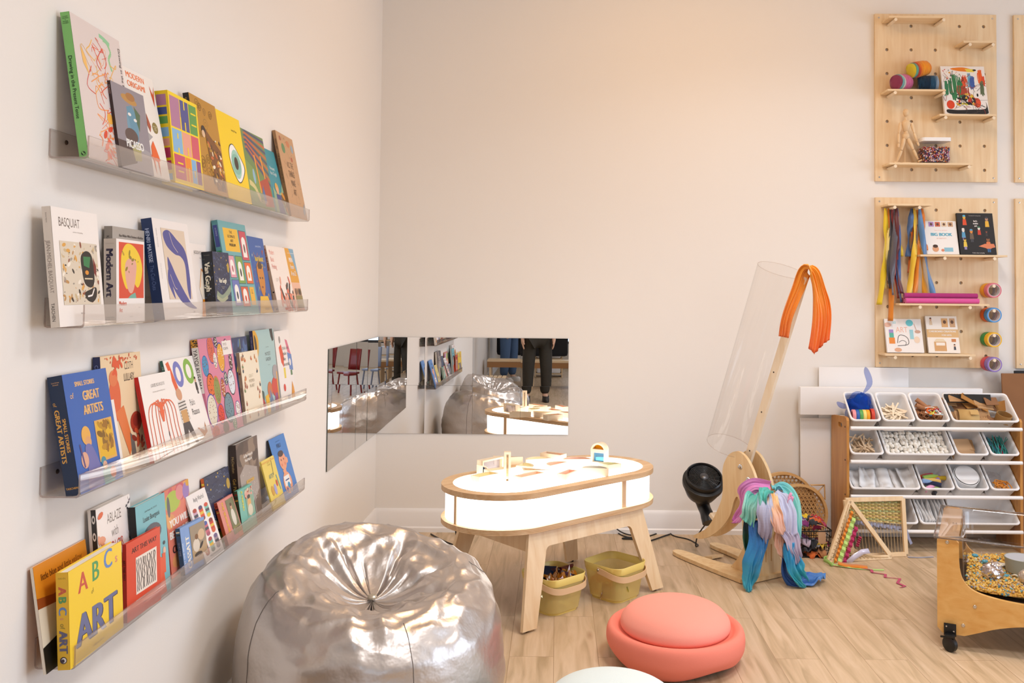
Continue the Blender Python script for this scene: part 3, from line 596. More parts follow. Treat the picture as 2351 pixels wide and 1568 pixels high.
# --- ledge 3
def A(a):
    a.rect(0, 0, 1, 1, '3a63ae'); a.text('SMALL STORIES', .45, .885, .042, 'e8b878', al='c', wmax=.7, bold=.14, sx=.8); a.text('of', .1, .79, .05, 'e8b878'); a.text('GREAT\nARTISTS', .55, .755, .085, 'e8b878', al='c', wmax=.82, bold=.14, sx=.75)
    a.rect(.52, .2, .93, .56, 'd9a85a'); a.rect(.55, .22, .9, .54, 'dcae2a'); a.ell(.72, .36, .08, .08, '8a6424'); a.scat(26, .6, .3, .86, .52, ['7d5a1c', '9a6a1e', 'b98a24'], .02, .04, 3)
    a.ell(.3, .46, .1, .08, 'e0aa52'); a.ell(.33, .4, .07, .05, 'd9a06a'); a.poly(sp2([(.24, .36), (.38, .37), (.5, .2), (.5, 0), (.2, 0), (.24, .16)], 4, True), '6f6fa8'); a.ell(.2, .26, .08, .07, 'd9a48a'); a.line([(.18, .2), (.14, .4)], .006, '5a4a7a')
    a.ell(.6, .2, .06, .04, '4a8a9a'); a.ell(.62, .16, .05, .04, 'd9a890'); a.poly([(.54, .12), (.74, .14), (.8, 0), (.55, 0)], '3f8f8a'); a.ell(.78, .08, .07, .05, 'cf6a3c'); a.text('Laurence\nAnholt', .86, .13, .016, 'c9a878', al='c')
def S(a): a.text('GREAT ARTISTS', .12, .72, .042, 'e0a64a', rot=-90, wmax=.58, bold=.14, sx=1.1); a.text('of', .12, .78, .03, 'e0a64a', rot=-90); a.text('SMALL STORIES', .58, .64, .03, 'e0a64a', rot=-90, wmax=.42, bold=.12); a.text('Laurence\nAnholt', .5, .94, .013, 'd9a878', al='c', wmax=.75); a.text('TASCHEN', .5, .055, .017, 'e0a64a', al='c', wmax=.82, bold=.1)
book((3, 1.942, .189, .265, .0845, .035, .032, 0), 'blue story book with gold letters and navy cloth spine', '3a63ae', A, S, '12294a')
book((3, 2.1325, .046, .182, .066, .033, .004, 0), 'plain white booklet standing next to the blue story book', 'e9e3dc', None, None, hard=False)
def A(a):
    a.rect(0, 0, 1, 1, 'e6cba4'); a.text('CLOTH\nLULLABY', .68, .86, .07, '4a3c34', al='c', wmax=.6, sx=.5); a.scat(26, .1, .92, .98, .99, ['d9683a', 'c9532f'], .006, .014, 3); a.ell(.3, .62, .14, .2, 'd9643a'); a.ell(.28, .8, .1, .07, 'dd7a4a'); a.scat(14, .3, .84, .5, .96, ['d9562f'], .02, .03, 5); a.poly([(.3, .5), (.5, .55), (.7, .2), (.6, .1)], 'dd7840'); a.poly([(.62, .3), (.72, .25), (.78, .05), (.66, .05)], '6a625c')
    a.ell(.8, .38, .15, .09, 'a83a26'); a.ell(.8, .39, .09, .055, '8a2a20'); a.scat(14, .7, .05, .98, .32, ['b8402a', 'd4532f', '8a2f20'], .02, .04, 8)
book((3, 2.132, .204, .287, .042, .020, .017, 0), 'cream picture book with red poppy shapes and thin black title', 'e6cba4', A, lambda a: a.text('CLOTH', .25, .93, .03, '8a94c0', rot=-90), '1c2450')
def A(a):
    a.rect(0, 0, 1, 1, 'f0eae4'); a.text('LOUISE BOURGEOIS', .53, .85, .04, '5d544e', al='c', wmax=.72, sx=.75); a.text('Made Giant Spiders and Wasn\'t Sorry', .53, .785, .016, 'a49a92', al='c', wmax=.66)
    c = 'e2663a'; a.ell(.5, .6, .06, .06, c); a.poly([(.42, .56), (.58, .56), (.53, .42), (.48, .42)], c)
    for k, (x, dx) in enumerate(((.1, -.2), (.2, -.16), (.32, -.1), (.4, -.05), (.6, .04), (.7, .1), (.82, .16), (.92, .2))):
        a.curve([(.5, .58), (.5 + (x - .5) * .6, .7 - abs(x - .5) * .1), (x, .56), (x + dx * .1, .3), (x + dx * .3 + .03, .02)], .0035, c, 4)
    a.ell(.6, .26, .012, .035, '4a423c')
def S(a): a.text('LOUISE BOURGEOIS MADE GIANT SPIDERS', .3, .9, .014, 'a8202a', rot=-90, wmax=.8)
book((3, 2.298, .193, .227, .083, .035, .011, -.002), 'white book with a large orange spider drawing and red spine', 'f0eae4', A, S, 'cc2222')
def A(a):
    a.rect(0, 0, 1, 1, 'efe9e3'); a.poly([(.06, .96), (.16, .98), (.3, .6), (.2, .56)], 'dd5f36'); a.ell(.38, .82, .15, .15, '7579bd'); a.ell(.38, .82, .07, .085, 'efe9e3'); a.ell(.74, .83, .16, .15, '86b24c'); a.ell(.74, .83, .08, .085, 'efe9e3')
    a.text('Pablo\nPicassos', .52, .44, .075, '3f3833', wmax=.5, sx=.6); a.ell(.24, .6, .09, .07, 'cf9a78'); a.poly([(.14, .52), (.36, .53), (.42, .3), (.12, .28)], 'd9d3cc')
    for k in range(6): a.line([(.14, .5 - k * .035), (.38, .51 - k * .035)], .003, '4a4440')
    a.rect(.16, .28, .36, .42, 'c99a62'); a.poly([(.14, .28), (.36, .28), (.5, .02), (.4, .02), (.26, .2), (.16, .02), (.08, .02)], '4a4240'); a.poly([(.56, .18), (.72, .06), (.86, .1), (.84, .22), (.78, .12), (.66, .16)], 'bd7c4c'); fig(a, .88, .55, .22, 'd0a080', '3a3634', '3a2a20', '4a4240'); a.text('Violet Lemay', .6, .03, .014, '9a9088', al='c')
book((3, 2.491, .205, .259, .081, .011, .008, -.001), 'white book with big coloured number one hundred and a striped-shirt figure', 'efe9e3', A, lambda a: a.text('100', .3, .93, .02, 'c9d6c4', rot=-90), '2f5f50')
def A(a):
    a.rect(0, 0, 1, 1, 'd5829a'); R = random.Random(12)
    ov = [(.34, .88, .1, .14, 'd0624a'), (.6, .78, .1, .15, 'e0a02e'), (.12, .72, .08, .1, '3f8fbb'), (.42, .76, .05, .08, 'e6e0dc'), (.2, .52, .1, .11, 'dd6a2a'), (.36, .45, .09, .14, '8a8f4a'), (.54, .46, .06, .1, 'b0582a'), (.66, .55, .05, .07, '4a5a4e'), (.82, .5, .1, .13, 'd9dfe6'), (.14, .26, .13, .16, 'dcd3bd'), (.38, .2, .09, .1, 'd9402a'), (.64, .24, .13, .15, '6f8a94'), (.88, .72, .05, .09, '5a3a34'), (.46, .05, .08, .06, '5a4a3c'), (.74, .06, .06, .07, '4f8a5c'), (.9, .2, .07, .08, 'e3dcd6'), (.5, .95, .05, .06, '3a2422'), (.8, .92, .05, .05, '8a3a2c'), (.16, .04, .09, .06, 'cf3a2c')]
    for x, y, rx, ry, c in ov:
        a.ell(x, y, rx * 1.12, ry * 1.1, R.choice(['3f4f9a', '2b2422', 'dd6a2a', '5f4a9a'])); a.ell(x, y, rx, ry, c)
        dk = R.choice(['2b2422', '7a3a1c', 'efe6da'])
        for k in range(22):
            t, q = R.uniform(0, 6.28), sqrt(R.random()) * .85; a.ell(x + rx * q * cos(t), y + ry * q * sin(t), .008, .006, dk, 6)
    a.rect(.68, .8, .97, .95, 'ece4de'); a.text('YAYOI\nKUSAMA', .71, .9, .032, '5a504a', wmax=.24, sx=.7)
def S(a): a.rect(0, .45, 1, .92, 'ece4de'); a.text('YAYOI KUSAMA', .2, .9, .042, '2b2422', rot=-90, wmax=.42); a.rect(0, .92, 1, 1, 'd9982a'); a.scat(12, .1, .93, .9, .99, ['2b2422'], .05, .1, 2)
book((3, 2.696, .246, .303, .074, .023, .021, .011), 'pink art book covered with coloured dotted ovals', 'd5829a', A, S, 'cf7590')
def A(a): a.rect(0, 0, 1, 1, '2a3a62'); a.scat(40, 0, 0, 1, 1, ['3a4f80', '1f2c4c', '4a6a9a'], .03, .08, 4); a.rect(.5, .86, .53, .98, '9fae6a'); a.text('WHAT THE NIGHT SEES', .5, .78, .05, 'c3c8d4', al='c', wmax=.85, sx=.6); a.curve([(.15, .6), (.25, .7), (.2, .5)], .006, 'd9c44a')
book((3, 2.972, .162, .290, .063, .026, .012, -.006), 'dark blue night-sky book behind the cream illustrated book', '2a3a62', A, None)
def A(a):
    a.rect(0, 0, 1, 1, 'ecdfc6'); a.text('GREAT\nWOMEN\nIN ART', .5, .62, .05, 'b9a98a', al='c', wmax=.5, sx=.8); R = random.Random(7)
    for k in range(26):
        side = R.random(); x, y = (R.choice([R.uniform(.08, .22), R.uniform(.78, .94)]), R.uniform(.05, .95)) if side < .7 else (R.uniform(.1, .9), R.choice([R.uniform(.03, .12), R.uniform(.86, .96)]))
        a.ell(x, y, .03, .03, R.choice(['7a8a5a', 'a3563a', '3a4450', 'd08a4a', 'c96a3c']), rot=R.uniform(0, 3)); a.ell(x, y + .03, .018, .015, 'c9926a')
def S(a): a.text('GREAT WOMEN IN ART', .3, .5, .022, '8a6a52', rot=-90, wmax=.42); a.ell(.5, .7, .25, .015, 'a3563a')
book((3, 3.002, .172, .239, .075, .043, .011, .003), 'small cream book bordered with tiny painted figures', 'ecdfc6', A, S, 'bfa184')
def A(a):
    a.rect(0, 0, 1, 1, 'a6c4c2'); a.poly(sp2([(0, 1), (.1, 1), (.22, .9), (.2, .75), (.1, .66), (0, .7)], 5, True), 'e0a62c'); a.poly(sp2([(.04, .94), (.12, .9), (.14, .78), (.06, .72)], 5, True), '4a3a24'); a.poly([(.8, 1), (.95, 1), (.98, .86), (.9, .84), (.84, .9)], '3a3634'); a.text("MATISSE'S\nGARDEN", .62, .68, .045, '4a4242', al='c', wmax=.66, sx=.75); a.text('Samantha Friedman', .62, .78, .01, '6a6a6a', al='c'); a.text('with cut-outs', .62, .56, .01, '6a6a6a', al='c')
    a.poly(sp2([(0, .5), (.14, .42), (.1, .3), (.26, .25), (.2, .05), (0, .05)], 5, True), '4b5a4e'); a.poly(sp2([(0, .28), (.16, .2), (.3, .1), (.24, 0), (0, 0)], 5, True), 'b0404a'); a.poly([(.36, 0), (.3, .2), (.46, .22), (.52, 0)], 'e8b82c'); a.ell(.56, .26, .12, .1, 'c9713a'); a.poly([(.5, 0), (.56, .28), (.7, .1), (.68, 0)], '6f84a4'); a.ell(.82, .28, .16, .12, 'cf4a32'); a.poly([(.72, 0), (.8, .2), (.94, .2), (.92, 0)], '9a4a76'); a.ell(.9, .46, .14, .09, 'a59c9c'); a.rect(.94, 0, .985, .46, 'e3a22e')
book((3, 3.175, .228, .306, .063, .027, .012, 0), 'pale blue garden book with cut-paper leaves and flowers', 'a6c4c2', A, lambda a: (a.text("MATISSE'S GARDEN", .3, .93, .014, 'b9b3cc', rot=-90, wmax=.4),), '3f3a5e')
def A(a):
    a.rect(0, 0, 1, 1, 'ece5df'); a.poly([(.2, .78), (.36, .82), (.46, .66), (.4, .5), (.26, .58)], 'd9532f'); a.ell(.3, .88, .06, .05, '9a928c'); a.poly([(.64, .88), (.78, .86), (.96, .66), (.74, .7)], 'd5738a'); a.poly([(.7, .7), (.98, .66), (1, .44), (.76, .46)], '6a86bd'); a.ell(.84, .56, .06, .05, 'ece5df'); a.rect(.8, .38, .92, .45, '5b7a4a'); a.rect(.36, .36, .48, .5, 'e3c93a'); a.text('think and\nmake\nlike\nan artist.', .42, .74, .05, '4a423c', wmax=.56)
    a.ell(.3, .24, .07, .05, 'd9472c'); a.rect(.42, .06, .6, .13, '8f9ab4'); a.poly([(.68, .06), (.92, .08), (.9, .2), (.82, .3), (.74, .18)], 'e2992e')
book((3, 3.410, .180, .294, .068, .028, .014, .003), 'white artist activity book at the far end of the third ledge', 'ece5df', A, None, hard=False)

# --- ledge 4
def A(a): a.rect(0, 0, 1, 1, 'e8d9bf'); a.rect(0, .64, 1, 1, 'd8861e'); a.poly([(0, .7), (.3, .66), (.6, .7), (1, .66), (1, .6), (.5, .56), (0, .6)], '9a4a1c'); a.text('little blue and little yellow', .5, .84, .065, '6a3a14', al='c', wmax=.84, sx=.8); a.poly([(0, 0), (1, 0), (1, .3), (.7, .26), (.4, .3), (0, .24)], '141210')
book((4, 1.894, .216, .227, .047, .012, .006, -.004), 'thin orange-topped picture book standing behind the big yellow alphabet book', 'd8861e', A, None, 'e3d6c4', hard=False)
def A(a):
    a.rect(0, 0, 1, 1, 'f3cd35')
    for ch, x, c, y in (('A', .16, 'c9543f', .71), ('B', .42, '4f9a5c', .745), ('C', .64, '5f86c4', .79)):
        a.text(ch, x, y, .22, c, bold=.07, sx=.95)
    a.text('s', .86, .80, .11, 'dd8a74', bold=.1); a.text('of', .4, .62, .05, '8a7a2a', rot=20)
    a.text('ART', .115, .155, .34, '3a2e3c', wmax=.78, bold=.12); a.text('ART', .10, .165, .34, '6a6f94', wmax=.78, bold=.12)
    a.text('SABRINA HAHN', .5, .05, .025, 'bfa02a', al='c', wmax=.6)
def S(a):
    a.rect(0, 0, 1, 1, 'e5b52b'); a.text('HAHN', .5, .93, .022, '9a7a1c', al='c', wmax=.6)
    for k, (t, c) in enumerate((('A', 'c9543f'), ('B', '4f9a5c'), ('C', '5f86c4'))): a.text(t, .2, .855 - k * .105, .085, c, rot=-90, bold=.16, sx=1.0)
    a.text('s', .3, .535, .05, 'dd8a74', rot=-90); a.text('of', .3, .475, .05, '8a7a2a', rot=-90); a.text('ART', .2, .405, .088, '5c5c80', rot=-90, wmax=.32, bold=.16); a.ell(.5, .1, .28, .036, '3a2a3a'); a.ell(.53, .1, .2, .026, 'efe6e0'); a.ell(.46, .095, .14, .018, '3a2a3a')
book((4, 1.918, .240, .207, .0845, .074, .026, -.004), 'big yellow alphabet art book at the near end of the lowest ledge', 'f3cd35', A, S, 'e5b52b')
def A(a): a.rect(0, 0, 1, 1, 'ece4de'); a.text('ABLAZE\nwith\nCOLOR', .5, .84, .085, '7a706a', al='c', wmax=.72, sx=.6); a.text('COLOR', .5, .6, .085, 'c9543f', al='c', wmax=.66, sx=.7); a.text('A STORY OF PAINTER', .5, .53, .014, '8a807a', al='c'); a.text('ALMA THOMAS', .55, .42, .055, 'd0694a', al='c', wmax=.7, sx=.65); a.scat(26, 0, .3, .14, .95, ['d9643a', 'e09a7a', 'efe4da'], .02, .05, 6); a.scat(40, .86, .05, 1, .97, ['6a5a6a', '3a3440', 'ece4de'], .01, .02, 8)
def S(a): a.rect(0, 0, .4, 1, 'e6ddd4'); a.rect(.4, 0, 1, 1, '33302f'); a.text('ABLAZE WITH COLOR', .08, .6, .016, '4a403a', rot=-90, wmax=.5); a.ell(.7, .92, .22, .035, 'e6ddd4'); a.ell(.7, .78, .22, .035, 'e6ddd4'); a.ell(.7, .92, .1, .018, '33302f'); a.ell(.7, .78, .1, .018, '33302f')
book((4, 2.119, .172, .292, .052, .026, .019, -.003), 'white picture book with orange and grey hand lettering on the lowest ledge', 'ece4de', A, S, 'd8cbc0')
def A(a):
    a.rect(0, 0, 1, 1, '74b4bc'); a.text('Little People, BIG DREAMS', .5, .9, .018, '2f4a50', al='c', wmax=.5); a.text('Louise Bourgeois', .5, .81, .055, '26363c', al='c', wmax=.76, sx=.7); a.ell(.5, .66, .3, .1, '4a4a56'); a.ell(.52, .56, .2, .14, 'dfb49c'); a.poly([(.2, 0), (.26, .4), (.5, .46), (.76, .36), (.84, 0)], 'df5a34'); a.ell(.85, .42, .05, .04, 'dfb49c'); a.line([(.82, .4), (.8, .2)], .02, 'df5a34'); a.ell(.86, .5, .04, .02, '3a3a40')
book((4, 2.273, .170, .261, .072, .047, .017, -.001), 'teal picture book with a dark-hatted figure and black spine', '74b4bc', A, lambda a: a.text('Little People', .3, .7, .014, 'e9e5e0', rot=-90), '141314')
def A(a):
    a.rect(0, 0, 1, 1, 'd9492c'); a.text('ART THIS WAY', .52, .84, .07, '3a2420', al='c', wmax=.76, bold=.05); a.rect(.26, .28, .88, .76, 'ecdfd2')
    for k in range(11):
        x = .3 + k * .052; R = random.Random(k)
        pts = [(x, .31)]; y = .31
        while y < .72: y += R.uniform(.03, .08); pts.append((x + R.choice([-.014, 0, .014]), min(y, .73)))
        a.line(pts, .0034, '332a28')
    a.text('Phaidon', .52, .12, .02, 'a83420', al='c')
def S(a): a.text('ART THIS WAY', .22, .8, .028, '4a1a14', rot=-90, wmax=.5, bold=.1)
book((4, 2.184, .169, .191, .077, .069, .009, .007), 'red art book with a square of black wavy lines', 'd9492c', A, S, 'b02a22')
def A(a): a.rect(0, 0, 1, 1, 'd97a66'); a.scat(20, 0, .1, 1, .98, ['e0a060', 'c9586a', 'd9925a'], .05, .12, 3); a.ell(.3, .84, .3, .12, 'a9bd4a'); a.ell(.6, .9, .16, .09, 'd98a8a'); a.ell(.86, .88, .14, .1, '9a7ab8'); a.ell(.95, .97, .08, .05, 'd9a23a'); a.ell(.12, .8, .06, .12, '5a5a60'); a.ell(.96, .6, .1, .08, '6a9a86'); a.text('YOU WILL\nBE ABLE TO', .5, .56, .09, 'f2eae2', al='c', wmax=.86, bold=.14); a.text('COLLAGE', .5, .26, .09, '2b2224', al='c', wmax=.8, bold=.14)
book((4, 2.513, .176, .247, .043, .014, .006, -.005), 'coral collage book with white and black capital letters', 'd97a66', A, None, 'a83a2c')
def A(a): a.rect(0, 0, 1, 1, '7e9fd0'); a.text('QUIET TIME WITH', .07, .1, .05, 'cfdcea', rot=90, wmax=.8, bold=.12); a.text('CASSATT', .3, .08, .15, 'f0eadc', rot=90, wmax=.84, bold=.12, sx=.8); a.rect(.36, .12, .99, .93, '9a8a74'); a.poly([(.36, .12), (.99, .12), (.99, .5), (.36, .4)], 'b59a76'); a.ell(.56, .48, .14, .14, 'd9cdbc'); a.ell(.8, .66, .14, .12, 'd0b08c'); a.ell(.6, .66, .07, .06, '7a5434'); a.ell(.76, .44, .1, .04, '2b2422', rot=.6); a.ell(.6, .28, .16, .05, '4a4038')
def S(a): a.rect(.1, .9, .9, .93, 'efe6c4'); a.rect(.1, .84, .9, .87, '14343a'); a.text('QUIET TIME', .3, .7, .04, '9ab4d4', rot=-90, wmax=.5)
book((4, 2.548, .138, .134, .066, .045, .013, .014), 'small blue board book with a beach scene in front of the coral collage book', '7e9fd0', A, S, '2f5f84')
def A(a):
    a.rect(0, 0, 1, 1, 'eee8e4'); a.text('Andy Warhol', .55, .87, .07, '33302e', al='c', wmax=.86, sx=.7)
    for k in range(9):
        x, y = .2 + (k % 3) * .3, .68 - (k // 3) * .24; c = ['c9a0b4', 'd9532f', '7fbfae', '4aa09a', 'c96a7a', 'c9412f', 'cf5a3a', '6fb0a0', '9a8a94'][k]
        a.rect(x - .1, y - .08, x + .1, y + .08, c); a.ell(x, y + .08, .1, .03, ['b04a3a', '5a4a6a', 'd0533c', '7a4a5a', '4a5aa0', '8a3a34', '3a3440', 'a84a4a', '6a5a84'][k]); a.ell(x, y - .08, .1, .03, ['8f9ac4', '8a4a50', 'd9c23a', '3a6a64', 'a8546a', 'd0603c', 'a0402c', '4a6a64', '8a8084'][k]); a.rect(x - .1, y - .02, x + .1, y + .02, 'e0b94a' if k % 2 else '4a4a56')
    a.text('What Colors Do You See?', .55, .05, .026, '6a625e', al='c', wmax=.8)
book((4, 2.655, .140, .208, .0845, .017, .005, 0), 'white book with rows of coloured cylinder shapes', 'eee8e4', A, None, hard=False)
def A(a): starry(a, 9); a.text("Vincent's", .42, .42, .085, 'e8d058', al='c', wmax=.7, sx=.7, bold=.1); a.text('STARRY NIGHT', .5, .27, .06, 'd9744a', al='c', wmax=.7); a.poly([(0, 0), (1, 0), (1, .12), (0, .2)], '8f9a3a')
def S(a): a.rect(.1, .9, .9, .93, 'efd24a'); a.rect(.1, .84, .9, .87, '3a3a80'); a.rect(.1, .78, .9, .81, 'efd24a')
book((4, 2.798, .205, .225, .049, .013, .010, 0), 'night-blue picture book with yellow script and orange spine', '2b3350', A, S, 'd5652a')
def A(a): a.rect(0, 0, 1, 1, 'd98a80'); a.text('DINNER AT', .1, .96, .045, 'e0b03a', rot=-90, wmax=.85); a.text('THE SEASHORE', .2, .96, .1, 'e8b83a', rot=-90, wmax=.88, bold=.12, sx=.8); a.rect(.46, .12, .95, .94, '7a7a58'); a.ell(.7, .5, .12, .2, 'd9d4c4'); a.ell(.7, .74, .05, .06, 'd0a080'); a.ell(.7, .8, .06, .04, '5a3a24'); a.rect(.5, .12, .95, .3, '8f8a5a')
def S(a): a.rect(.1, .9, .9, .93, '8a2018'); a.rect(.1, .83, .9, .86, '2b1a14'); a.rect(.1, .76, .9, .79, 'd9a23a')
book((4, 2.848, .134, .141, .079, .037, .010, 0), 'small pink board book with yellow sideways title on the lowest ledge', 'd98a80', A, S, 'b5482e')
def A(a): a.rect(0, 0, 1, 1, '6fb5a6'); a.text('PICNIC WITH', .1, .96, .045, 'd9d08a', rot=-90, wmax=.85); a.text('A FRIEND', .2, .96, .1, 'd9d04a', rot=-90, wmax=.88, bold=.12, sx=.8); a.rect(.46, .3, .95, .95, '8aa890'); a.scat(24, .46, .76, .95, .94, ['d9a090', 'e3c2a8', 'a83a2c'], .02, .04, 4); a.ell(.66, .6, .12, .13, 'd9a86a'); a.ell(.68, .42, .16, .14, 'd8cdb4'); a.ell(.66, .74, .1, .05, '3a3430')
book((4, 2.990, .126, .142, .074, .050, .012, .005), 'small mint green board book beside the pink board book', '6fb5a6', A, S, '3a4a30')
def A(a): a.rect(0, 0, 1, 1, '6a564c'); R = random.Random(6); a.scat(30, 0, .3, 1, 1, ['4a3a32', '7d6858', '8f7a68', '5a463c'], .05, .14, 3, 2); a.poly([(.1, .62), (.35, .72), (.9, .62), (.95, .34), (.6, .2), (.15, .28)], 'a69a92'); a.scat(50, .15, .25, .9, .62, ['c3b8b0', '8a7d76', 'd6cdc6'], .004, .05, 9, 1, 'dash'); a.text('Gel Plate Printing for\nMixed-Media Art', .52, .8, .038, 'efe9e0', al='c', wmax=.8, sx=.7, bold=.1); a.rect(.36, .48, .72, .52, 'c9a04a'); a.text('Robyn McClendon', .54, .492, .014, '4a3a2a', al='c', wmax=.32); a.curve([(.75, .04), (.7, .2), (.78, .26)], .003, 'd9d2ca')
def S(a): a.text('McClendon', .25, .86, .03, 'b59a62', rot=-90, wmax=.2); a.text('Gel Plate Printing', .25, .6, .038, 'c9a04a', rot=-90, wmax=.4)
book((4, 3.034, .214, .288, .052, .026, .022, 0), 'tall brown printmaking book with a silvery leaf image', '6a564c', A, S, '33251e')
def A(a): a.rect(0, 0, 1, 1, 'e8cf62'); a.text('HAPPY IN\nOUR SKIN', .5, .9, .03, 'b59a3a', al='c', wmax=.8); a.text('ARTIST', .46, .6, .09, '7a9a8a', al='c', wmax=.6, sx=.7); a.ell(.3, .36, .1, .1, 'cf9a3a'); a.ell(.52, .36, .1, .11, 'a9a4d0'); a.ell(.72, .46, .06, .07, 'cf4a34'); a.line([(.8, .62), (.9, .3)], .006, '4f9aa8'); a.line([(.72, .98), (.64, .64)], .003, '4a423a'); a.rect(.0, .93, 1, .96, 'e0b04a')
book((4, 3.290, .138, .188, .081, .028, .005, .002), 'small pale yellow paintbox book on the lowest ledge', 'e8cf62', A, None, hard=False)
def A(a): a.rect(0, 0, 1, 1, '4a80c4'); a.text('Little People, BIG DREAMS', .5, .92, .014, '24406e', al='c', wmax=.6); a.text('PABLO', .5, .82, .07, '24304e', al='c', wmax=.6, sx=.7); a.ell(.5, .6, .22, .15, 'e8a07a'); a.ell(.48, .72, .17, .05, '4a3228'); a.ell(.74, .58, .07, .05, 'e8a07a'); a.ell(.42, .62, .02, .018, '2b2422'); a.ell(.58, .62, .02, .018, '2b2422'); a.ell(.4, .54, .035, .025, 'dd7a5c'); a.ell(.6, .54, .035, .025, 'dd7a5c'); a.ell(.48, .24, .26, .18, 'e8a07a'); a.poly([(.36, .46), (.56, .46), (.54, .32), (.42, .32)], 'e8a07a'); a.rect(.3, .2, .64, .36, 'ece9e6'); a.rect(.36, .28, .6, .3, '33407a'); a.ell(.5, .2, .08, .05, '3f94c0'); a.ell(.36, .14, .05, .04, '6a4a8a'); a.rect(.5, .06, .56, .16, '3f8cc0')
book((4, 3.430, .184, .246, .078, .009, .0065, .002), 'blue picture book with a round-faced child, at the far end of the lowest ledge', '4a80c4', A, lambda a: a.text('Little People', .3, .6, .014, 'e9e5e0', rot=-90), '101012')

# ---------------------------------------------------------------- mirror tiles in the corner
MIRROR = mat('mirror_silver', 'e6e6e6', 0.0, metal=1.0)
MIR_EDGE = mat('mirror_edge', '55584f', 0.3)
def mirror_tile(c, nrm, ux, label, tilt):
    o = thing('mirror_tile', label, 'mirror', c, group='square mirror tiles around the corner')
    N = (Matrix.Rotation(RAD(tilt[0]), 3, 'Z') @ Matrix.Rotation(RAD(tilt[1]), 3, Vector(ux)) @ Vector(nrm)).normalized()
    U = (Vector(ux) - N * N.dot(Vector(ux))).normalized(); V = N.cross(U)
    b = MB(); h = 0.1494; B = frame((0, 0, 0), U, V, N)
    b.box((0, 0, -0.002), (2 * h, 2 * h, 0.004), M=B); part(o, 'backing', b, MIR_EDGE, smooth=0)
    b = MB(); b.face(b.vs([B @ Vector((x, y, 0.0003)) for x, y in ((-h, -h), (h, -h), (h, h), (-h, h))])); part(o, 'mirror_face', b, MIRROR, smooth=0, recalc=False)
_ord = ('touching the room corner', 'second from the room corner', 'third from the room corner', 'farthest from the room corner')
_rt = random.Random(4)
for r in range(2):
    for k in range(4):
        z = 1.0556 - 0.3 * r
        mirror_tile((-L + 0.15 + 0.3 * k, D - 0.006, z), (0, -1, 0), (1, 0, 0), '%s row mirror tile on the wall behind the light table, %s' % (('upper', 'lower')[r], _ord[k]), ((0.5, -0.4, 0.1, 0.3)[k] + _rt.uniform(-.1, .1), _rt.uniform(-.15, .15)))
        mirror_tile((-L + 0.006, D - 0.15 - 0.3 * k, z), (1, 0, 0), (0, 1, 0), '%s row mirror tile on the book ledge wall, %s' % (('upper', 'lower')[r], _ord[k]), (_rt.uniform(-.4, .4), _rt.uniform(-.15, .15)))

# ---------------------------------------------------------------- light table
TC, TA = Vector((-.014, 4.435, 0)), RAD(41.8)
ta, tn = Vector((cos(TA), sin(TA), 0)), Vector((-sin(TA), cos(TA), 0))
LIT = mat('lit_diffuser', 'fff8f0', 0.5, emit=3.4)
LITS = mat('lit_side_panel', 'fffdf8', 0.5, emit=2.6)
tb = thing('light_table', 'oval birch light table glowing white, standing before the mirror tiles', 'table', TC, TA)
AH, RH, ZT, ZB, PT = .32, .288, .591, .436, .024
ZF = Matrix.Translation
b = MB(); b.plate(stadium(AH, RH), PT, ZF((0, 0, ZT - PT)), holes=[stadium(AH, RH - .055)]); part(tb, 'top_rim', b, BIRCH_EDGE, smooth=30)
b = MB(); b.plate(stadium(AH, RH - .0555), .008, ZF((0, 0, ZT - .0095))); part(tb, 'light_panel', b, LIT, smooth=30)['label'] = 'glowing white top panel'
b = MB(); b.plate(stadium(AH, RH), PT, ZF((0, 0, ZB - PT))); part(tb, 'lower_plate', b, BIRCH_EDGE, smooth=30)
b = MB(); q = stadium(AH, RH - .02); b.grid([[(x, y, ZB + .0002) for x, y in q], [(x, y, ZT - PT - .0002) for x, y in q]], closed_v=True); part(tb, 'glowing_side_panel', b, LITS, smooth=60)
def on_stad(s):                                            # mullions on the side of the light box
    q = stadium(AH, RH - .0185, 40); n = len(q); i = int(s * n) % n; p, p2 = q[i], q[(i + 1) % n]; return p, atan2(p2[1] - p[1], p2[0] - p[0])
MUL = mat('box_mullion', 'd8b48c', 0.5)
for (x, y), an, w in (((.235, -(RH - .0185)), 0, .028), ((-.235, RH - .0185), 0, .028)) + tuple((*on_stad(s), .016) for s in (.745, .25)):
    part(tb, 'mullion', boxbm((0, 0, (ZT - PT + ZB) / 2), (w, .005, ZT - PT - ZB - .0004), M=ZF((x, y, 0)) @ Matrix.Rotation(an, 4, 'Z')), MUL, smooth=0)
zt = ZB - PT
def arch(half, top, splay, legw):
    i0 = half - legw
    o = [(-half - splay, 0), (-half - splay + legw * .95, 0)] + [(-i0 + .03 - .03 * cos(t) * 1.0 - .0, top - .085 - .03 + .03 * sin(t)) for t in [pi / 2 * k / 6 for k in range(7)]]
    return o + [(-x, y) for x, y in reversed(o)] + [(half, top), (-half, top)]
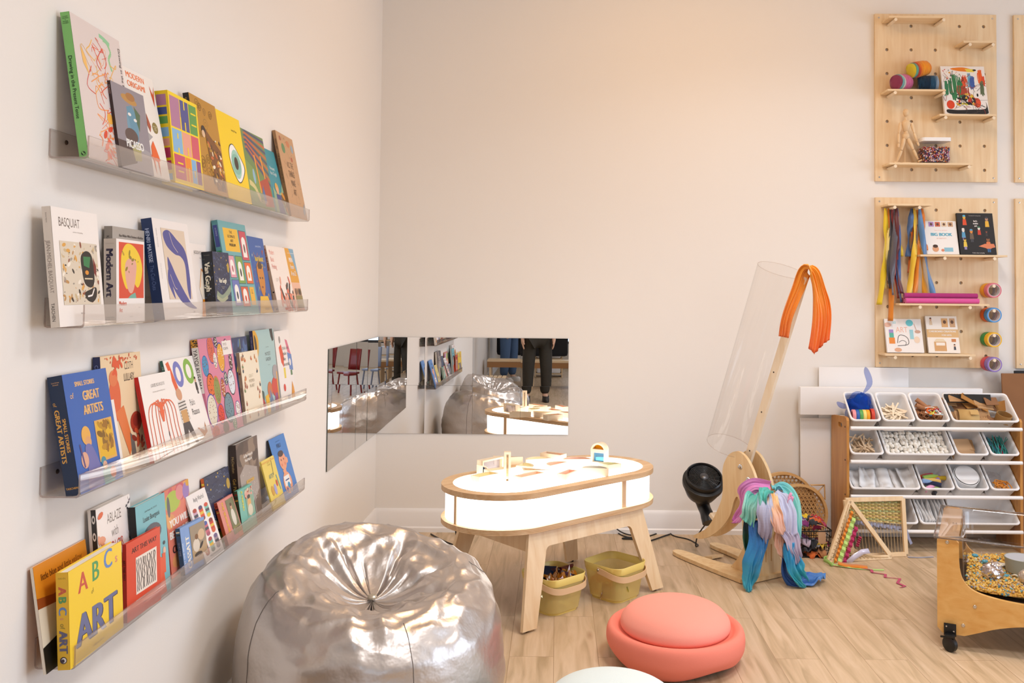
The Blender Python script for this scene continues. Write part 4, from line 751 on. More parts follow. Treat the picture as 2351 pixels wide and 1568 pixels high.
for sgn in (-1, 1):                                         # two long arched panels, feet splayed outward
    sp = .07; ln = sqrt(zt ** 2 + sp ** 2); up = Vector((0, -sgn * sp, zt)).normalized()
    b = MB(); b.plate([(x, y) for x, y in arch(.37, ln, .09, .085)], .018, frame((0, sgn * .315, 0.008), (1, 0, 0), up, Vector((1, 0, 0)).cross(up) * 1)); part(tb, 'leg_frame', b, BIRCH, smooth=30)
    for x, z in ((-.345, .9), (-.36, .74), (.345, .9), (.36, .74), (-.1, .93), (.15, .93)):
        b = MB(); b.lathe([(.0065, 0), (.006, .0022), (0, .0024)], 10, frame(Vector((x, sgn * .315, .008)) + up * (z * ln), (1, 0, 0), (0, 0, 1), (0, sgn, 0)) @ ZF((0, 0, .019 if sgn > 0 else .0005)))
        part(tb, 'bolt', b, STEEL)
    for sx in (-1, 1):
        b = MB(); b.lathe([(.012, 0), (.012, .008)], 10, ZF((sx * .42, sgn * .315 - sgn * .009, 0))); part(tb, 'foot_pad', b, BLACKP)
for sgn in (-1, 1):
    b = MB(); b.plate([(-.23, zt - .095), (.23, zt - .095), (.235, zt), (-.235, zt)], .018, frame((sgn * .355, 0, 0), (0, 1, 0), (0, 0, 1), (1, 0, 0))); part(tb, 'end_rail', b, BIRCH, smooth=30)

# ---------------------------------------------------------------- window blocks on the light table
BLK = wood('block_wood', 'eed7b4', 'f6e6cd', 0)
def inset(o, d):
    n = len(o); r = []
    for i in range(n):
        p0, p1, p2 = (Vector((*o[k % n], 0)) for k in (i - 1, i, i + 1))
        a, c = (p1 - p0).normalized(), (p2 - p1).normalized(); n1, n2 = Vector((-a.y, a.x, 0)), Vector((-c.y, c.x, 0)); m = (n1 + n2); m = m / max(m.length_squared / 2, .25)
        r.append(((p1 + m * d).x, (p1 + m * d).y))
    return r
def pane_mat(c): return clear('pane_' + c, c, gloss=0.6, rough=0.05, body=0.25, bodycol=c)
def block(shape, a, b_, loc, rz, col, label, t=.038, stand=False, wall=.0085):
    o = thing('window_block', label, 'toy block', loc, rz, group='wooden window blocks on the light table')
    if stand: o.rotation_euler = (RAD(90), 0, rz)
    q = {'rect': [(-a / 2, -b_ / 2), (a / 2, -b_ / 2), (a / 2, b_ / 2), (-a / 2, b_ / 2)],
         'tri': [(-a / 2, -b_ / 2), (a / 2, -b_ / 2), (-a / 2, b_ / 2)],
         'half': [(-a / 2, 0), (a / 2, 0)] + circ(0, 0, a / 2, 18, 0, pi)[1:-1] if shape == 'half' else [],
         'quarter': [(-a / 2, -a / 2), (a / 2, -a / 2)] + [(-a / 2 + a * cos(x), -a / 2 + a * sin(x)) for x in [pi / 2 * k / 12 for k in range(1, 13)]]}[shape]
    zf = ZF((0, 0, 0)) if not stand else ZF((0, b_ / 2 if shape == 'rect' else (a / 2 if shape == 'quarter' else 0), -t / 2))
    b = MB(); b.plate(q, t, zf, holes=[inset(q, wall)]); part(o, 'wood_frame', b, BLK, smooth=25)
    b = MB(); b.plate(inset(q, wall * .9), .003, zf @ ZF((0, 0, t * .42))); part(o, 'coloured_pane', b, pane_mat(col), smooth=25)
    return o
ZTT = ZT + .0002
block('rect', .125, .062, (-.335, 4.205, ZTT), RAD(48), 'e6df8a', 'low yellow-paned block at the near end of the light table')
block('rect', .032, .145, (-.228, 4.205, ZTT), RAD(5), 'f0e3cf', 'tall upright block, the tower among the low ones', t=.034, stand=True, wall=.011)
block('rect', .155, .055, (-.125, 4.215, ZTT), RAD(47), 'e8b48c', 'low pink-orange block in front of the tower block')
block('rect', .155, .07, (-.325, 4.435, ZTT), RAD(52), 'e6e4ea', 'standing oblong frame block behind the yellow-paned one', stand=True)
block('quarter', .055, .055, (-.353, 4.352, ZTT), RAD(50), '2a6fc0', 'blue quarter-round block standing in front of the oblong frame block', stand=True, wall=.005)
block('tri', .15, .06, (-.25, 4.655, ZTT), RAD(12), 'd8b08a', 'flat long triangle block at the back, behind the tower block', t=.04)
block('rect', .13, .06, (-.012, 4.765, ZTT), RAD(-32), 'eab48c', 'peach-paned block at the back of the light table')
block('half', .14, .07, (-.085, 4.60, ZTT), RAD(20), 'e9e3c8', 'pale half-round block in front of the peach-paned block')
block('quarter', .09, .09, (-.14, 4.45, ZTT), RAD(-18), 'dfe3c4', 'pale green quarter-round block in the middle of the table')
block('half', .13, .065, (.02, 4.475, ZTT), RAD(50), 'e8a050', 'amber half-round block in the middle of the table')
block('half', .15, .075, (.115, 4.60, ZTT), RAD(5), 'c9683c', 'rust half-round block between the amber one and the arch')
block('tri', .13, .07, (-.095, 4.345, ZTT), RAD(8), 'd9c07a', 'straw-coloured triangle block behind the pink-orange one')
block('rect', .12, .05, (-.285, 4.335, ZTT), RAD(35), 'f1e6da', 'clear-paned low block between the yellow one and the tower')
block('rect', .12, .05, (.058, 4.275, ZTT), RAD(62), 'f08a1c', 'vivid orange-paned block near the table edge')
block('half', .135, .065, (.195, 4.368, ZTT), RAD(-12), '8fa4b8', 'blue-grey half-round block near the table edge')
block('quarter', .085, .085, (.275, 4.485, ZTT), RAD(35), 'b9cf7a', 'green quarter-round block beside the arch blocks', t=.042)
block('rect', .082, .066, (.235, 4.70, ZTT), RAD(-25), '8fccf2', 'square pale-blue block carrying the arch at the far end', stand=True, t=.05)
block('half', .084, .042, (.235, 4.70, ZTT + .0664), RAD(-25), 'f2c21c', 'yellow half-round block making an arch on the square blue one', stand=True, t=.05)

# ---------------------------------------------------------------- yellow mesh baskets under the table
YMESH = clear('yellow_mesh', 'f6efcc', gloss=0.25, rough=.35, body=0.66, bodycol='e8d088'); YMET = mat('yellow_metal', 'ead074', 0.4); LBAND = mat('leather_band', 'e3bf94', 0.5)
def basket(loc, rz, label):
    o = thing('mesh_basket', label, 'basket', loc, rz, group='yellow mesh baskets under the light table')
    def ring(z, k): h = .098 + .022 * z / .17; return [(x, y, z) for x, y in rrect(-h * k, -h * k, h * k, h * k, .05, 6)]
    b = MB(); b.grid([ring(z, 1) for z in (.012, .05, .10, .14)], closed_v=True); part(o, 'mesh_wall', b, YMESH, smooth=50)
    b = MB(); b.plate([p[:2] for p in ring(0, .95)], .010, ZF((0, 0, .0))); b.grid([ring(.008, .97), ring(.013, 1.004)], closed_v=True); part(o, 'base', b, YMET, smooth=50)
    b = MB(); P = [ring(.139, 1.0), ring(.139, 1.015), ring(.172, 1.015), ring(.174, 1.0), ring(.172, .985), ring(.139, .99)]; b.grid(P, closed_u=True, closed_v=True); part(o, 'rim_band', b, YMET, smooth=50)
    b = MB(); n = 26; P = []
    for i in range(n + 1):                                     # bent wood handle lying down over the near side
        t = pi * i / n - pi; x = .131 * cos(t); q = (abs(cos(t)) ** .5); s = .132 * (abs(sin(t)) ** .55)
        P.append((.131 * (1 if cos(t) > 0 else -1) * abs(cos(t)) ** .55, -s, .152 - .034 * (s / .132) ** 1.5))
    b.grid([[(x, y, z - .014), (x * 1.022, y * 1.022, z - .014), (x * 1.022, y * 1.022, z + .014), (x, y, z + .014)] for x, y, z in P], closed_v=True)
    part(o, 'handle', b, LBAND, smooth=50)
    for sx in (-1, 1):
        b = MB(); b.lathe([(.007, 0), (.006, .003), (0, .004)], 10, frame((sx * .134, -.004, .154), (0, 1, 0), (0, 0, 1), (sx, 0, 0))); part(o, 'rivet', b, STEEL)
    return o
BK1, BK2 = Vector((-.005, 4.225, 0)), Vector((.298, 4.40, 0))
basket(BK1, RAD(43), 'yellow mesh basket filled with dark coloured shapes, nearest the front table leg')
basket(BK2, RAD(47), 'yellow mesh basket with amber and green film inside, under the far end of the table')
_r = random.Random(5)
def tile_thing(name, loc, rot, shape, col, label, cat, group, t=.006):
    o = thing(name, label, cat, loc, rot=rot, group=group); b = MB(); b.plate(shape, t); part(o, 'shape', b, clear('gel_' + col, col, gloss=1.2, rough=.03, body=.35, bodycol=col), smooth=20); return o
for k, (x, y, z, c, rx, rz, nm) in enumerate(((-.02, .02, .15, '1c4a7a', .35, .3, 'blue'), (.045, .045, .165, '6a1c2a', -.3, 1.0, 'dark red'), (.06, -.02, .16, '26264a', .4, 2.0, 'purple'), (-.06, .05, .14, '1a2a40', .5, .2, 'navy'), (.0, -.05, .13, '0f5a5a', .3, 1.6, 'teal'), (-.05, -.04, .12, '3a2a1a', .2, .5, 'brown'))):
    tile_thing('see_through_tile', BK1 + Vector((x, y, z)), (rx, .1, rz), [(-.055, -.03), (.055, -.03), (.045, .04), (-.045, .04)], c, '%s see-through plastic tile heaped in the nearer yellow basket' % nm, 'toy tile', 'see-through tiles heaped in the nearer basket', .016)
def film(loc, size, col, seed, label):
    R = random.Random(seed); o = thing('cellophane_film', label, 'film', loc, R.uniform(0, 6), group='crumpled film in the baskets')
    b = MB(); n = 12; P = []
    for i in range(n + 1):
        row = []
        for j in range(n + 1):
            u, v = i / n - .5, j / n - .5; q = Vector((u * 7 + seed, v * 7, 3.1)); row.append((u * size, v * size * .6, size * (.36 * noise.noise(q) + .2 * noise.noise(q * 2.3))))
        P.append(row)
    b.grid(P); part(o, 'sheet', b, clear('film_' + col, col, gloss=2.2, rough=.06, body=.4, bodycol=col), smooth=25)
film(BK1 + Vector((.035, -.06, .165)), .15, 'd98a14', 1, 'amber film sticking out of the nearer yellow basket')
film(BK2 + Vector((-.045, .0, .085)), .13, 'e8941a', 2, 'amber film inside the farther yellow basket')
film(BK2 + Vector((.03, -.03, .07)), .14, '7fae4a', 3, 'green film inside the farther yellow basket')
film(BK2 + Vector((-.03, -.03, .04)), .12, 'b5402a', 4, 'red film low inside the farther yellow basket')
film(BK1 + Vector((.0, -.02, .06)), .14, '6f8a4a', 5, 'green film low inside the nearer yellow basket')

# ---------------------------------------------------------------- silver bean bag
def silver_mat():
    m = bpy.data.materials.new('silver_vinyl'); m.use_nodes = True; nt = m.node_tree; p = nt.nodes['Principled BSDF']
    p.inputs['Base Color'].default_value = (*lin('c6beb8'), 1); p.inputs['Metallic'].default_value = 0.88; p.inputs['Roughness'].default_value = 0.37
    tc = nt.nodes.new('ShaderNodeTexCoord'); n = nt.nodes.new('ShaderNodeTexNoise'); n.inputs['Scale'].default_value = 16; n.inputs['Detail'].default_value = 3
    b = nt.nodes.new('ShaderNodeBump'); b.inputs['Strength'].default_value = 0.25; b.inputs['Distance'].default_value = 0.02
    nt.links.new(tc.outputs['Object'], n.inputs['Vector']); nt.links.new(n.outputs['Fac'], b.inputs['Height']); nt.links.new(b.outputs['Normal'], p.inputs['Normal'])
    return m
SILV = silver_mat()
def beanbag(loc, rz, label, seed):
    o = thing('bean_bag', label, 'bean bag', loc, rz, group='silver bean bags')
    R = random.Random(seed)
    # profile s: 0 centre button -> rim -> side -> floor
    prof = spline([(0, .43, 0), (.03, .431, 0), (.07, .440, 0), (.13, .470, 0), (.20, .508, 0), (.265, .532, 0), (.32, .530, 0), (.37, .498, 0), (.408, .44, 0), (.432, .36, 0), (.442, .25, 0), (.435, .14, 0), (.40, .05, 0), (.34, .006, 0), (.2, .0, 0)], 9)
    NS, NT = len(prof), 260; pl = [(R.uniform(0, 2 * pi), R.uniform(.02, .075), R.uniform(.006, .020), R.uniform(.14, .36)) for _ in range(30)]
    def rid(v): return 1 - abs(noise.noise(v)) * 2
    b = MB(); P = []
    for i, q in enumerate(prof):
        row = []; r0, z0 = q.x, q.y
        for k in range(NT):
            t = 2 * pi * k / NT; r, z = r0, z0; cx, cy = cos(t), sin(t)
            r *= 1 + .025 * sin(2 * t + .6) + .018 * sin(3 * t + 1.1)
            kt = max(0, min(1, (z0 - .12) / .35)); inner = min(1, r0 / .25)
            z += kt * (.075 * (cy * .75 - cx * .62)) * inner                          # the back towards the wall sits higher
            w = 0; on = i < NS * .62
            if on:
                for a, wd, am, rl in pl:                                              # pleats running out of the button
                    d = abs((t - a + .5 * sin(a * 5) * r0 + pi) % (2 * pi) - pi); wd2 = wd * (.5 + r0 / .16)
                    f = max(0, min(1, (rl - r0) / .09)) * max(0, min(1, r0 / .03))
                    if f > 0 and d < wd2 * 2: w += am * f * math.exp(-(d / wd2) ** 2 * 1.6)
            z -= 1.25 * min(w, .045)
            big = noise.noise(Vector((r * cx * 4.5 + seed, r * cy * 4.5, z0 * 4))); z += .026 * big * kt * inner
            if .10 < r0 and z0 > .30:                                                 # short creases across the seat, rim gathers
                s1 = rid(Vector((cx * r * 9 + seed, cy * r * 9, z0 * 6 + 1))) ; s2 = rid(Vector((cx * 3 + seed, cy * 3, r0 * 22)))
                m_ = max(0, min(1, (r0 - .10) / .08)) * max(0, min(1, (z0 - .30) / .1))
                z += (.013 * s1 + .009 * s2) * m_
            if r0 > .33: r += (.006 * noise.noise(Vector((cx * 2.2, cy * 2.2, z * 24 + seed))) * (1 + .8 * sin(3 * t)) + .010 * noise.noise(Vector((cx * 2, cy * 2, z * 5 + seed)))) * (0 if z0 < .05 else 1)
            row.append((r * cx, r * cy, max(z, 0)))
        P.append(row)
    b.grid(P, closed_v=True); part(o, 'shell', b, SILV, smooth=80)
    b = MB(); b.lathe([(.0, .012), (.012, .011), (.0165, .006), (.0165, 0)], 18, ZF((0, 0, .438))); part(o, 'button', b, mat('silver_button', 'cfc6b4', .3, metal=.7))
    for ta_ in (-1.05, -2.35, .5, 2.0):                                                    # seams down the side
        pts = []
        for q, row in zip(prof, P):
            if .33 < q.x and q.y > .03:
                k = int((ta_ % (2 * pi)) / (2 * pi) * NT); v = Vector(row[k]); pts.append(v + Vector((v.x, v.y, 0)).normalized() * .0006)
        if len(pts) > 3:
            b = MB(); b.tube(pts, .0011, 5); part(o, 'seam', b, mat('seam_thread', '6e6660', .7))
    b = MB(); Pz = [(-.02 + .03 * k + .008 * sin(k * 2.1), .012 * sin(k * 1.7), .012 + .02 * sin(k * 1.3) ** 2) for k in range(5)]
    b.tube(spline(Pz, 4), [.012 + .008 * sin(k * .9) ** 2 for k in range(17)], 8); part(o, 'knotted_tuft', b, SILV, loc=(-.16, .30, .565), smooth=60)
    return o
beanbag((-.625, 3.06, 0), 0, 'large silver bean bag in front of the lowest book ledge', 11)

# ---------------------------------------------------------------- foam stepping stones
def stone(loc, rz, colr, dome, label):
    o = thing('stepping_stone', label, 'stool', loc, rz, group='round foam stepping stones')
    m1 = mat('foam_' + colr, colr, 0.75, spec=.3, bump=.12, bscale=420); b = MB(); n = 72; P = []
    prof = spline([(.0, .128, 0), (.17, .128, 0), (.222, .124, 0), (.245, .136, 0), (.262, .140, 0), (.276, .128, 0), (.282, .10, 0), (.278, .06, 0), (.258, .022, 0), (.238, .004, 0), (.22, 0, 0)], 5)
    for q in prof:
        row = []
        for k in range(n):
            t = 2 * pi * k / n; lift = max(0, .5 + .5 * cos(3 * t)) ** 1.5 * .026 * max(0, 1 - q.y / .1) * (1 if q.x > .2 and q.y < .1 else 0); row.append((q.x * cos(t), q.x * sin(t), q.y + lift))
        P.append(row)
    b.grid(P, closed_v=True)
    part(o, 'base_bowl', b, m1, smooth=80)
    m2 = mat('foam_' + dome, dome, 0.75, spec=.3, bump=.12, bscale=420); b = MB()
    b.lathe([(q.x, q.y) for q in spline([(.2, .118, 0), (.218, .128, 0), (.224, .145, 0), (.216, .172, 0), (.185, .202, 0), (.13, .222, 0), (.06, .232, 0), (0, .234, 0)], 5)], 64); part(o, 'dome_seat', b, m2, smooth=80)
stone((.497, 3.655, 0), RAD(62), 'ee8672', 'f49c8a', 'salmon pink round foam stepping stone standing on the floor')
stone((.19, 2.90, 0), RAD(20), 'd5e2e2', 'dde8e7', 'pale blue round foam stone in front of the salmon pink one')

# ---------------------------------------------------------------- wooden wind tunnel with clear tube
TO = Vector((.976, 4.559, 0)); tu = Vector((-.534, .845, 0)).normalized(); tv = Vector((.845, .534, 0)).normalized(); TZ = Vector((0, 0, 1))
wt = thing('wind_tunnel', 'wooden wind tunnel stand with tall leaning clear tube, beside the light table', 'toy', TO)
def TP(s, v, z): return tu * s + tv * v + TZ * z
TB = wood('tunnel_ply', 'e0bb88', 'ecd0a2', 2)
b = MB()
base = sp2([(.03, .0), (.3, .0), (.56, .012), (.612, .045), (.58, .082), (.42, .098), (.28, .12), (.20, .17), (.19, .19), (.20, .21), (.28, .26), (.42, .282), (.58, .298), (.612, .335), (.56, .368), (.3, .38), (.03, .38)], 6) + sp2([(.008, .36), (.0, .33), (.0, .05), (.008, .02)], 3)
b.plate(base, .020, frame((0, 0, .004), tu, tv, TZ)); part(wt, 'base_plate', b, TB, smooth=30)
for s, v in ((.07, .06), (.07, .32), (.5, .05), (.5, .33)):
    b = MB(); b.lathe([(.014, 0), (.014, .005)], 10, frame(TP(s, v, 0), tu, tv, TZ)); part(wt, 'foot_pad', b, BLACKP)
flare = sp2([(.055, .024), (.085, .06), (.125, .12), (.155, .19), (.165, .25)], 5)
b = MB(); b.plate(flare + [(.225, .25)] + [(.39 - x, y) for x, y in flare[::-1]][1:], .016, frame(TP(.025, 0, 0), tv, TZ, tu), holes=[rrect(.172, .085, .180, .175, .003, 2), rrect(.212, .085, .220, .175, .003, 2)])
part(wt, 'slotted_front_panel', b, TB, smooth=30)
for v in (.10, .27):
    b = MB(); b.plate([(.045, .0245), (.21, .0245)] + sp2([(.16, .08), (.11, .16), (.08, .24)], 4) + [(.045, .25)], .016, frame(TP(0, v, 0), tu, TZ, tv)); part(wt, 'side_brace', b, TB, smooth=30)
arm = sp2([(.055, .19), (.03, .28), (.0, .38), (.035, .472), (.075, .56), (.128, .622), (.187, .644), (.25, .62), (.292, .565), (.306, .511), (.302, .44), (.31, .37), (.344, .298), (.39, .225), (.436, .175), (.49, .14), (.538, .112), (.535, .10), (.47, .108), (.389, .148), (.31, .21), (.247, .286), (.215, .37), (.19, .40), (.165, .36), (.15, .26), (.14, .19)], 5, True)
for v in (.128, .232):
    b = MB(); b.plate(arm, .018, frame(TP(0, v, 0), tu, TZ, tv)); part(wt, 'curved_arm', b, TB, smooth=30)
for (s, z), r in (((.165, .565), .011), ((.105, .505), .013)):
    b = MB(); b.lathe([(r * 1.25, 0), (r * 1.25, .003), (r * .8, .004), (r * .75, .012), (r * .35, .017), (0, .018)], 14, frame(TP(s, .128, z), tu, TZ, -tv)); part(wt, 'bolt', b, STEEL)
td = (TP(-.128, 0, 1.594) - TP(.255, 0, .632)).normalized(); tp = Vector((td.x, td.y, 0)).normalized(); tq = tv.cross(td).normalized()
if tq.dot(tu) < 0: tq = -tq
rail0, rl = TP(.208, .19, .50), 1.17
b = MB(); b.plate(rrect(-.024, 0, .024, rl, .012, 4), .019, frame(rail0 - tv * .0095, tq, td, tv)); part(wt, 'tube_rail', b, PALE, smooth=30)
for k in range(5):
    b = MB(); b.lathe([(.0045, 0), (.004, .001), (0, .0012)], 8, frame(rail0 + td * (.16 + .235 * k) - tv * .0105, tq, td, -tv)); part(wt, 'rail_screw', b, mat('dark_screw', '4a3a30', .4, metal=.6))
RT = .128; ax0 = rail0 + tq * (RT + .027) + td * .10; n = 48
b = MB(); b.mi = 0; T1 = 1.045
rings = [(0, RT), (T1, RT)]
Pq = [[ax0 + td * h + (tq * cos(2 * pi * k / n) + tv * sin(2 * pi * k / n)) * r for k in range(n)] for h, r in rings]; b.grid(Pq, closed_v=True); 
b.mi = 1
for h in (0, T1):
    b.grid([[ax0 + td * (h + dh) + (tq * cos(2 * pi * k / n) + tv * sin(2 * pi * k / n)) * r for k in range(n)] for dh, r in ((-.001, RT - .0015), (-.001, RT + .0006), (.0015, RT + .0006), (.0015, RT - .0015))], closed_u=True, closed_v=True)
part(wt, 'clear_tube', b, [clear('tube_film', 'fcfbfa', gloss=.55, rough=.04), clear('tube_edge', 'f6f2f0', gloss=.4, rough=.1, body=.06, bodycol='d9cac2')], smooth=60)
b = MB(); b.box((0, 0, 0), (.05, .10, .022), bev=.002, M=frame(TP(.392, .18, .245), tu, tv, TZ) @ Matrix.Rotation(RAD(-35), 4, 'Y')); part(wt, 'cross_peg', b, PALEX, smooth=0)
b = MB(); b.plate([(.42, 0), (.535, 0), (.535, .086), (.42, .086)], .014, frame(TP(0, .146, .118) - TP(0, 0, 0), (tu * .93 + TZ * -.25).normalized(), tv, TZ)); part(wt, 'fan_seat', b, TB, smooth=0)

# black fan blowing up the tube
fan = thing('desk_fan', 'black round desk fan tilted up under the clear tube', 'fan', TO + TP(.535, .19, .40))
FB = mat('fan_black', '101011', .38); fa = (td * .8 + Vector((-.1, -.45, .25))).normalized(); fx = fa.cross(tv).normalized(); fy = fa.cross(fx)
FM = frame((0, 0, 0), fx, fy, fa)
b = MB(); b.lathe([(.0, -.10), (.05, -.098), (.085, -.08), (.102, -.04), (.104, -.01), (.118, -.004), (.119, .022), (.104, .028), (.106, .06), (.099, .066), (.094, .06), (.092, .0), (.0, -.004)], 40, FM); part(fan, 'housing', b, FB, smooth=40)
b = MB()
for k in range(8): b.lathe([(.088 - .0085 * k, .056 + .0006 * k), (.0853 - .0085 * k, .0575 + .0006 * k), (.0826 - .0085 * k, .056 + .0006 * k)], 36, FM, cap=False)
for k in range(16): b.tube([FM @ Vector((.022 * cos(k * pi / 8), .022 * sin(k * pi / 8), .06)), FM @ Vector((.098 * cos(k * pi / 8 + .35), .098 * sin(k * pi / 8 + .35), .056))], .0014, 5)
part(fan, 'grille', b, FB, smooth=40)
b = MB(); b.lathe([(0, .066), (.018, .065), (.024, .061), (.024, .054)], 24, FM); part(fan, 'hub_badge', b, mat('fan_badge', '4b4c50', .3, metal=.6))
b = MB()
for k in range(4):
    a0 = k * pi / 2; b.grid([[FM @ Vector((r * cos(a0 + s * .9), r * sin(a0 + s * .9), .02 + .022 * s)) for s in (0, .5, 1)] for r in (.015, .05, .084)])
part(fan, 'blade', b, FB, smooth=60, solid=.002)
b = MB(); b.tube(spline([(-fa * .08), (-fa * .11 + Vector((.02, .0, -.05))), (-fa * .06 + Vector((.03, -.02, -.13))), Vector((.035, -.02, -.22))], 5), [.05, .05, .048, .045, .04, .038, .037, .036, .036, .037, .038, .04, .04, .04, .04, .04], 12); part(fan, 'neck', b, FB, smooth=60)
b = MB(); b.tube(spline([(.03, .03, -.23), (-.012, .09, -.32), (-.02, .12, -.39), (.0, .17, -.397), (-.04, .28, -.397), (-.12, .36, -.397), (-.16, .50, -.39), (-.22, .40, -.397), (-.33, .30, -.397), (-.42, .33, -.397), (-.47, .44, -.397)], 6), .0042, 6); part(fan, 'cord', b, BLACKP, smooth=60)
cd = thing('power_cord', 'thin black power cord lying tangled by the far table leg', 'cord', (.42, 5.48, .006)); b = MB()
b.tube(spline([(-.10, .03, .09), (-.02, .0, .02), (.06, -.02, .0), (.14, .0, 0), (.06, -.06, 0), (-.01, -.09, 0), (.06, -.11, 0), (.10, -.18, 0), (.17, -.12, 0), (.26, -.02, 0), (.29, .01, .0)], 6), .0045, 6); part(cd, 'cable', b, BLACKP, smooth=60)
cd = thing('power_cord', 'black power cord hanging down behind the near end of the light table', 'cord', (-.56, 5.0, 0)); b = MB()
b.tube(spline([(.06, -.16, .40), (.0, .0, .2), (.02, .02, .05), (.03, .15, .006), (-.1, .3, .006), (-.2, .45, .006)], 6), .0045, 6); part(cd, 'cable', b, BLACKP, smooth=60)

# ---------------------------------------------------------------- play silks
def silk(path, wid, cols, label, fold=.012, nf=3, seed=0, side=None, name='play_silk', group='play silks on the wind tunnel', mt=None, tp0=.6):
    """a gathered cloth hanging along a path; colours run along its length"""
    pts = spline(path, 7); c = pts[0].copy(); o = thing(name, label, 'scarf', c, group=group)
    R = random.Random(seed); b = MB(); n, m = len(pts), 44; ph = R.uniform(0, 6); P = []; side = Vector(side or (.85, .45, 0)).normalized(); pt_ = R.uniform(-.25, .25); rag = R.uniform(.25, .55)
    for i, p in enumerate(pts):
        t = i / (n - 1); w = wid[0] + (wid[1] - wid[0]) * t if len(wid) == 2 else (wid[0] + (wid[1] - wid[0]) * min(1, t * 2) if t < .5 else wid[1] + (wid[2] - wid[1]) * (t - .5) * 2)
        tg = (pts[min(n - 1, i + 1)] - pts[max(0, i - 1)]).normalized(); sd = (side - tg * side.dot(tg)).normalized(); nr = tg.cross(sd)
        row = []
        for j in range(m):
            u = j / (m - 1) - .5
            f = fold * (2.0 * noise.noise(Vector((u * 3.4 + seed, t * 1.8, ph))) + (.5 + .7 * t) * (1 - 2.2 * abs(noise.noise(Vector((u * 6.5 + ph, t * 1.3, seed))))) + .35 * (1 - 2 * abs(noise.noise(Vector((u * 15 + seed, t * 4, 1.7))))))
            dn = max(0, (t - .62) / .38) ** 1.5 * w * rag * (1 - 2.4 * abs(u - pt_))
            row.append(p - c + sd * (u * w + .012 * noise.noise(Vector((t * 4, u * 2, seed)))) + nr * f + tg * dn)
        P.append(row)
    V = [b.vs(r) for r in P]
    for i in range(n - 1):
        t = i / (n - 1) * (len(cols) - 1); k = min(int(t), len(cols) - 2); f = t - k
        c0, c1 = lin(cols[k]), lin(cols[k + 1])
        for j in range(m - 1):
            ff = min(1, max(0, f + .25 * noise.noise(Vector((i * .3, j * .25, seed))))); b.cur = tuple(a * (1 - ff) + d * ff for a, d in zip(c0, c1))
            b.face((V[i][j], V[i + 1][j], V[i + 1][j + 1], V[i][j + 1]))
    part(o, 'cloth', b, mt or SILK, smooth=180, solid=.0012, recalc=False)
    return o
def W(s, v, z): return TO + TP(s, v, z)
silk([(1.115, 4.60, .475), (1.03, 4.585, .49), (.975, 4.58, .44), (.945, 4.60, .36), (.925, 4.62, .315)], (.10, .11, .05), ['d679b4', 'd98ac4', 'c66fae'], 'pink-lilac silk draped over the upper arm of the wind tunnel', seed=1, side=(.3, .2, .9))
silk([(1.10, 4.575, .475), (1.04, 4.545, .455), (1.0, 4.535, .40), (.985, 4.545, .335)], (.09, .12, .09), ['2aa79a', '58c2b4', 'a4ddd0', '5fc0b0'], 'mint and teal silk hanging under the pink-lilac one', seed=2, side=(.85, .1, .35), fold=.018)
silk([(1.0, 4.60, .36), (1.0, 4.585, .26), (1.01, 4.585, .16), (1.0, 4.60, .08)], (.07, .10, .06), ['4a4a86', '3a6a4a', '2f7a5a', '2a5a7a'], 'dark green and indigo silk behind the blue one', seed=3)
silk([(1.045, 4.55, .335), (1.035, 4.53, .24), (1.005, 4.52, .13), (.985, 4.515, .05), (.98, 4.50, .008)], (.10, .13, .07), ['1c4a9a', '1f78b4', '2590b0', '3aa4bc'], 'long blue-teal silk reaching the floor at the front of the wind tunnel', seed=4, fold=.022)
silk([(1.07, 4.56, .47), (1.07, 4.515, .42), (1.065, 4.505, .34), (1.06, 4.515, .265)], (.07, .11, .08), ['c7c9dc', 'b4b6ce', '9a94a8', '7f7486'], 'lavender-grey silk handkerchief hanging at the middle', seed=5, fold=.010)
silk([(1.125, 4.60, .47), (1.115, 4.55, .42), (1.125, 4.535, .35), (1.145, 4.54, .285)], (.05, .08, .075), ['f0c98a', 'f0bc8a', 'e8b49c', 'e3b4a2'], 'yellow and peach silk narrow strip beside the lavender-grey one', seed=6, fold=.009)
silk([(1.15, 4.66, .47), (1.20, 4.67, .465), (1.235, 4.655, .40), (1.245, 4.645, .30), (1.255, 4.64, .215)], (.07, .10, .05), ['5fc0d0', '7fd0c8', '8fd4cc', '6fc4cc'], 'turquoise silk down the outer side of the wind tunnel', seed=7, fold=.014)
silk([(1.15, 4.62, .465), (1.19, 4.60, .43), (1.205, 4.59, .35), (1.20, 4.585, .28)], (.08, .11, .11), ['bfc2dc', 'c3c6e0', 'b9b6d2'], 'pale lavender silk on the outer side of the wind tunnel', seed=8, fold=.010)
silk([(1.19, 4.60, .30), (1.21, 4.585, .24), (1.23, 4.58, .17), (1.24, 4.585, .12)], (.10, .10, .05), ['c3c0dc', 'bfb2c8', 'b0a4c0'], 'second lavender silk hanging lower on the outer side', seed=9, fold=.014)
silk([(1.16, 4.585, .28), (1.165, 4.575, .22), (1.175, 4.575, .165)], (.07, .085, .07), ['dba98e', 'e0b09a', 'd9a48c'], 'peach silk square above the slotted panel', seed=10, fold=.010)
silk([(1.19, 4.62, .42), (1.215, 4.61, .40), (1.225, 4.605, .44)], (.05, .05), ['e08ab0', 'e59abc'], 'rose silk peeping out beside the turquoise one', seed=11, fold=.01, side=(.4, .5, .6))
silk([(1.21, 4.585, .215), (1.215, 4.57, .13), (1.235, 4.555, .06), (1.275, 4.555, .012)], (.075, .11, .07), ['1f8ac4', '1f8fc0', '2aa4b4', '2a9aac'], 'long turquoise-blue silk trailing onto the floor', seed=12, fold=.02)
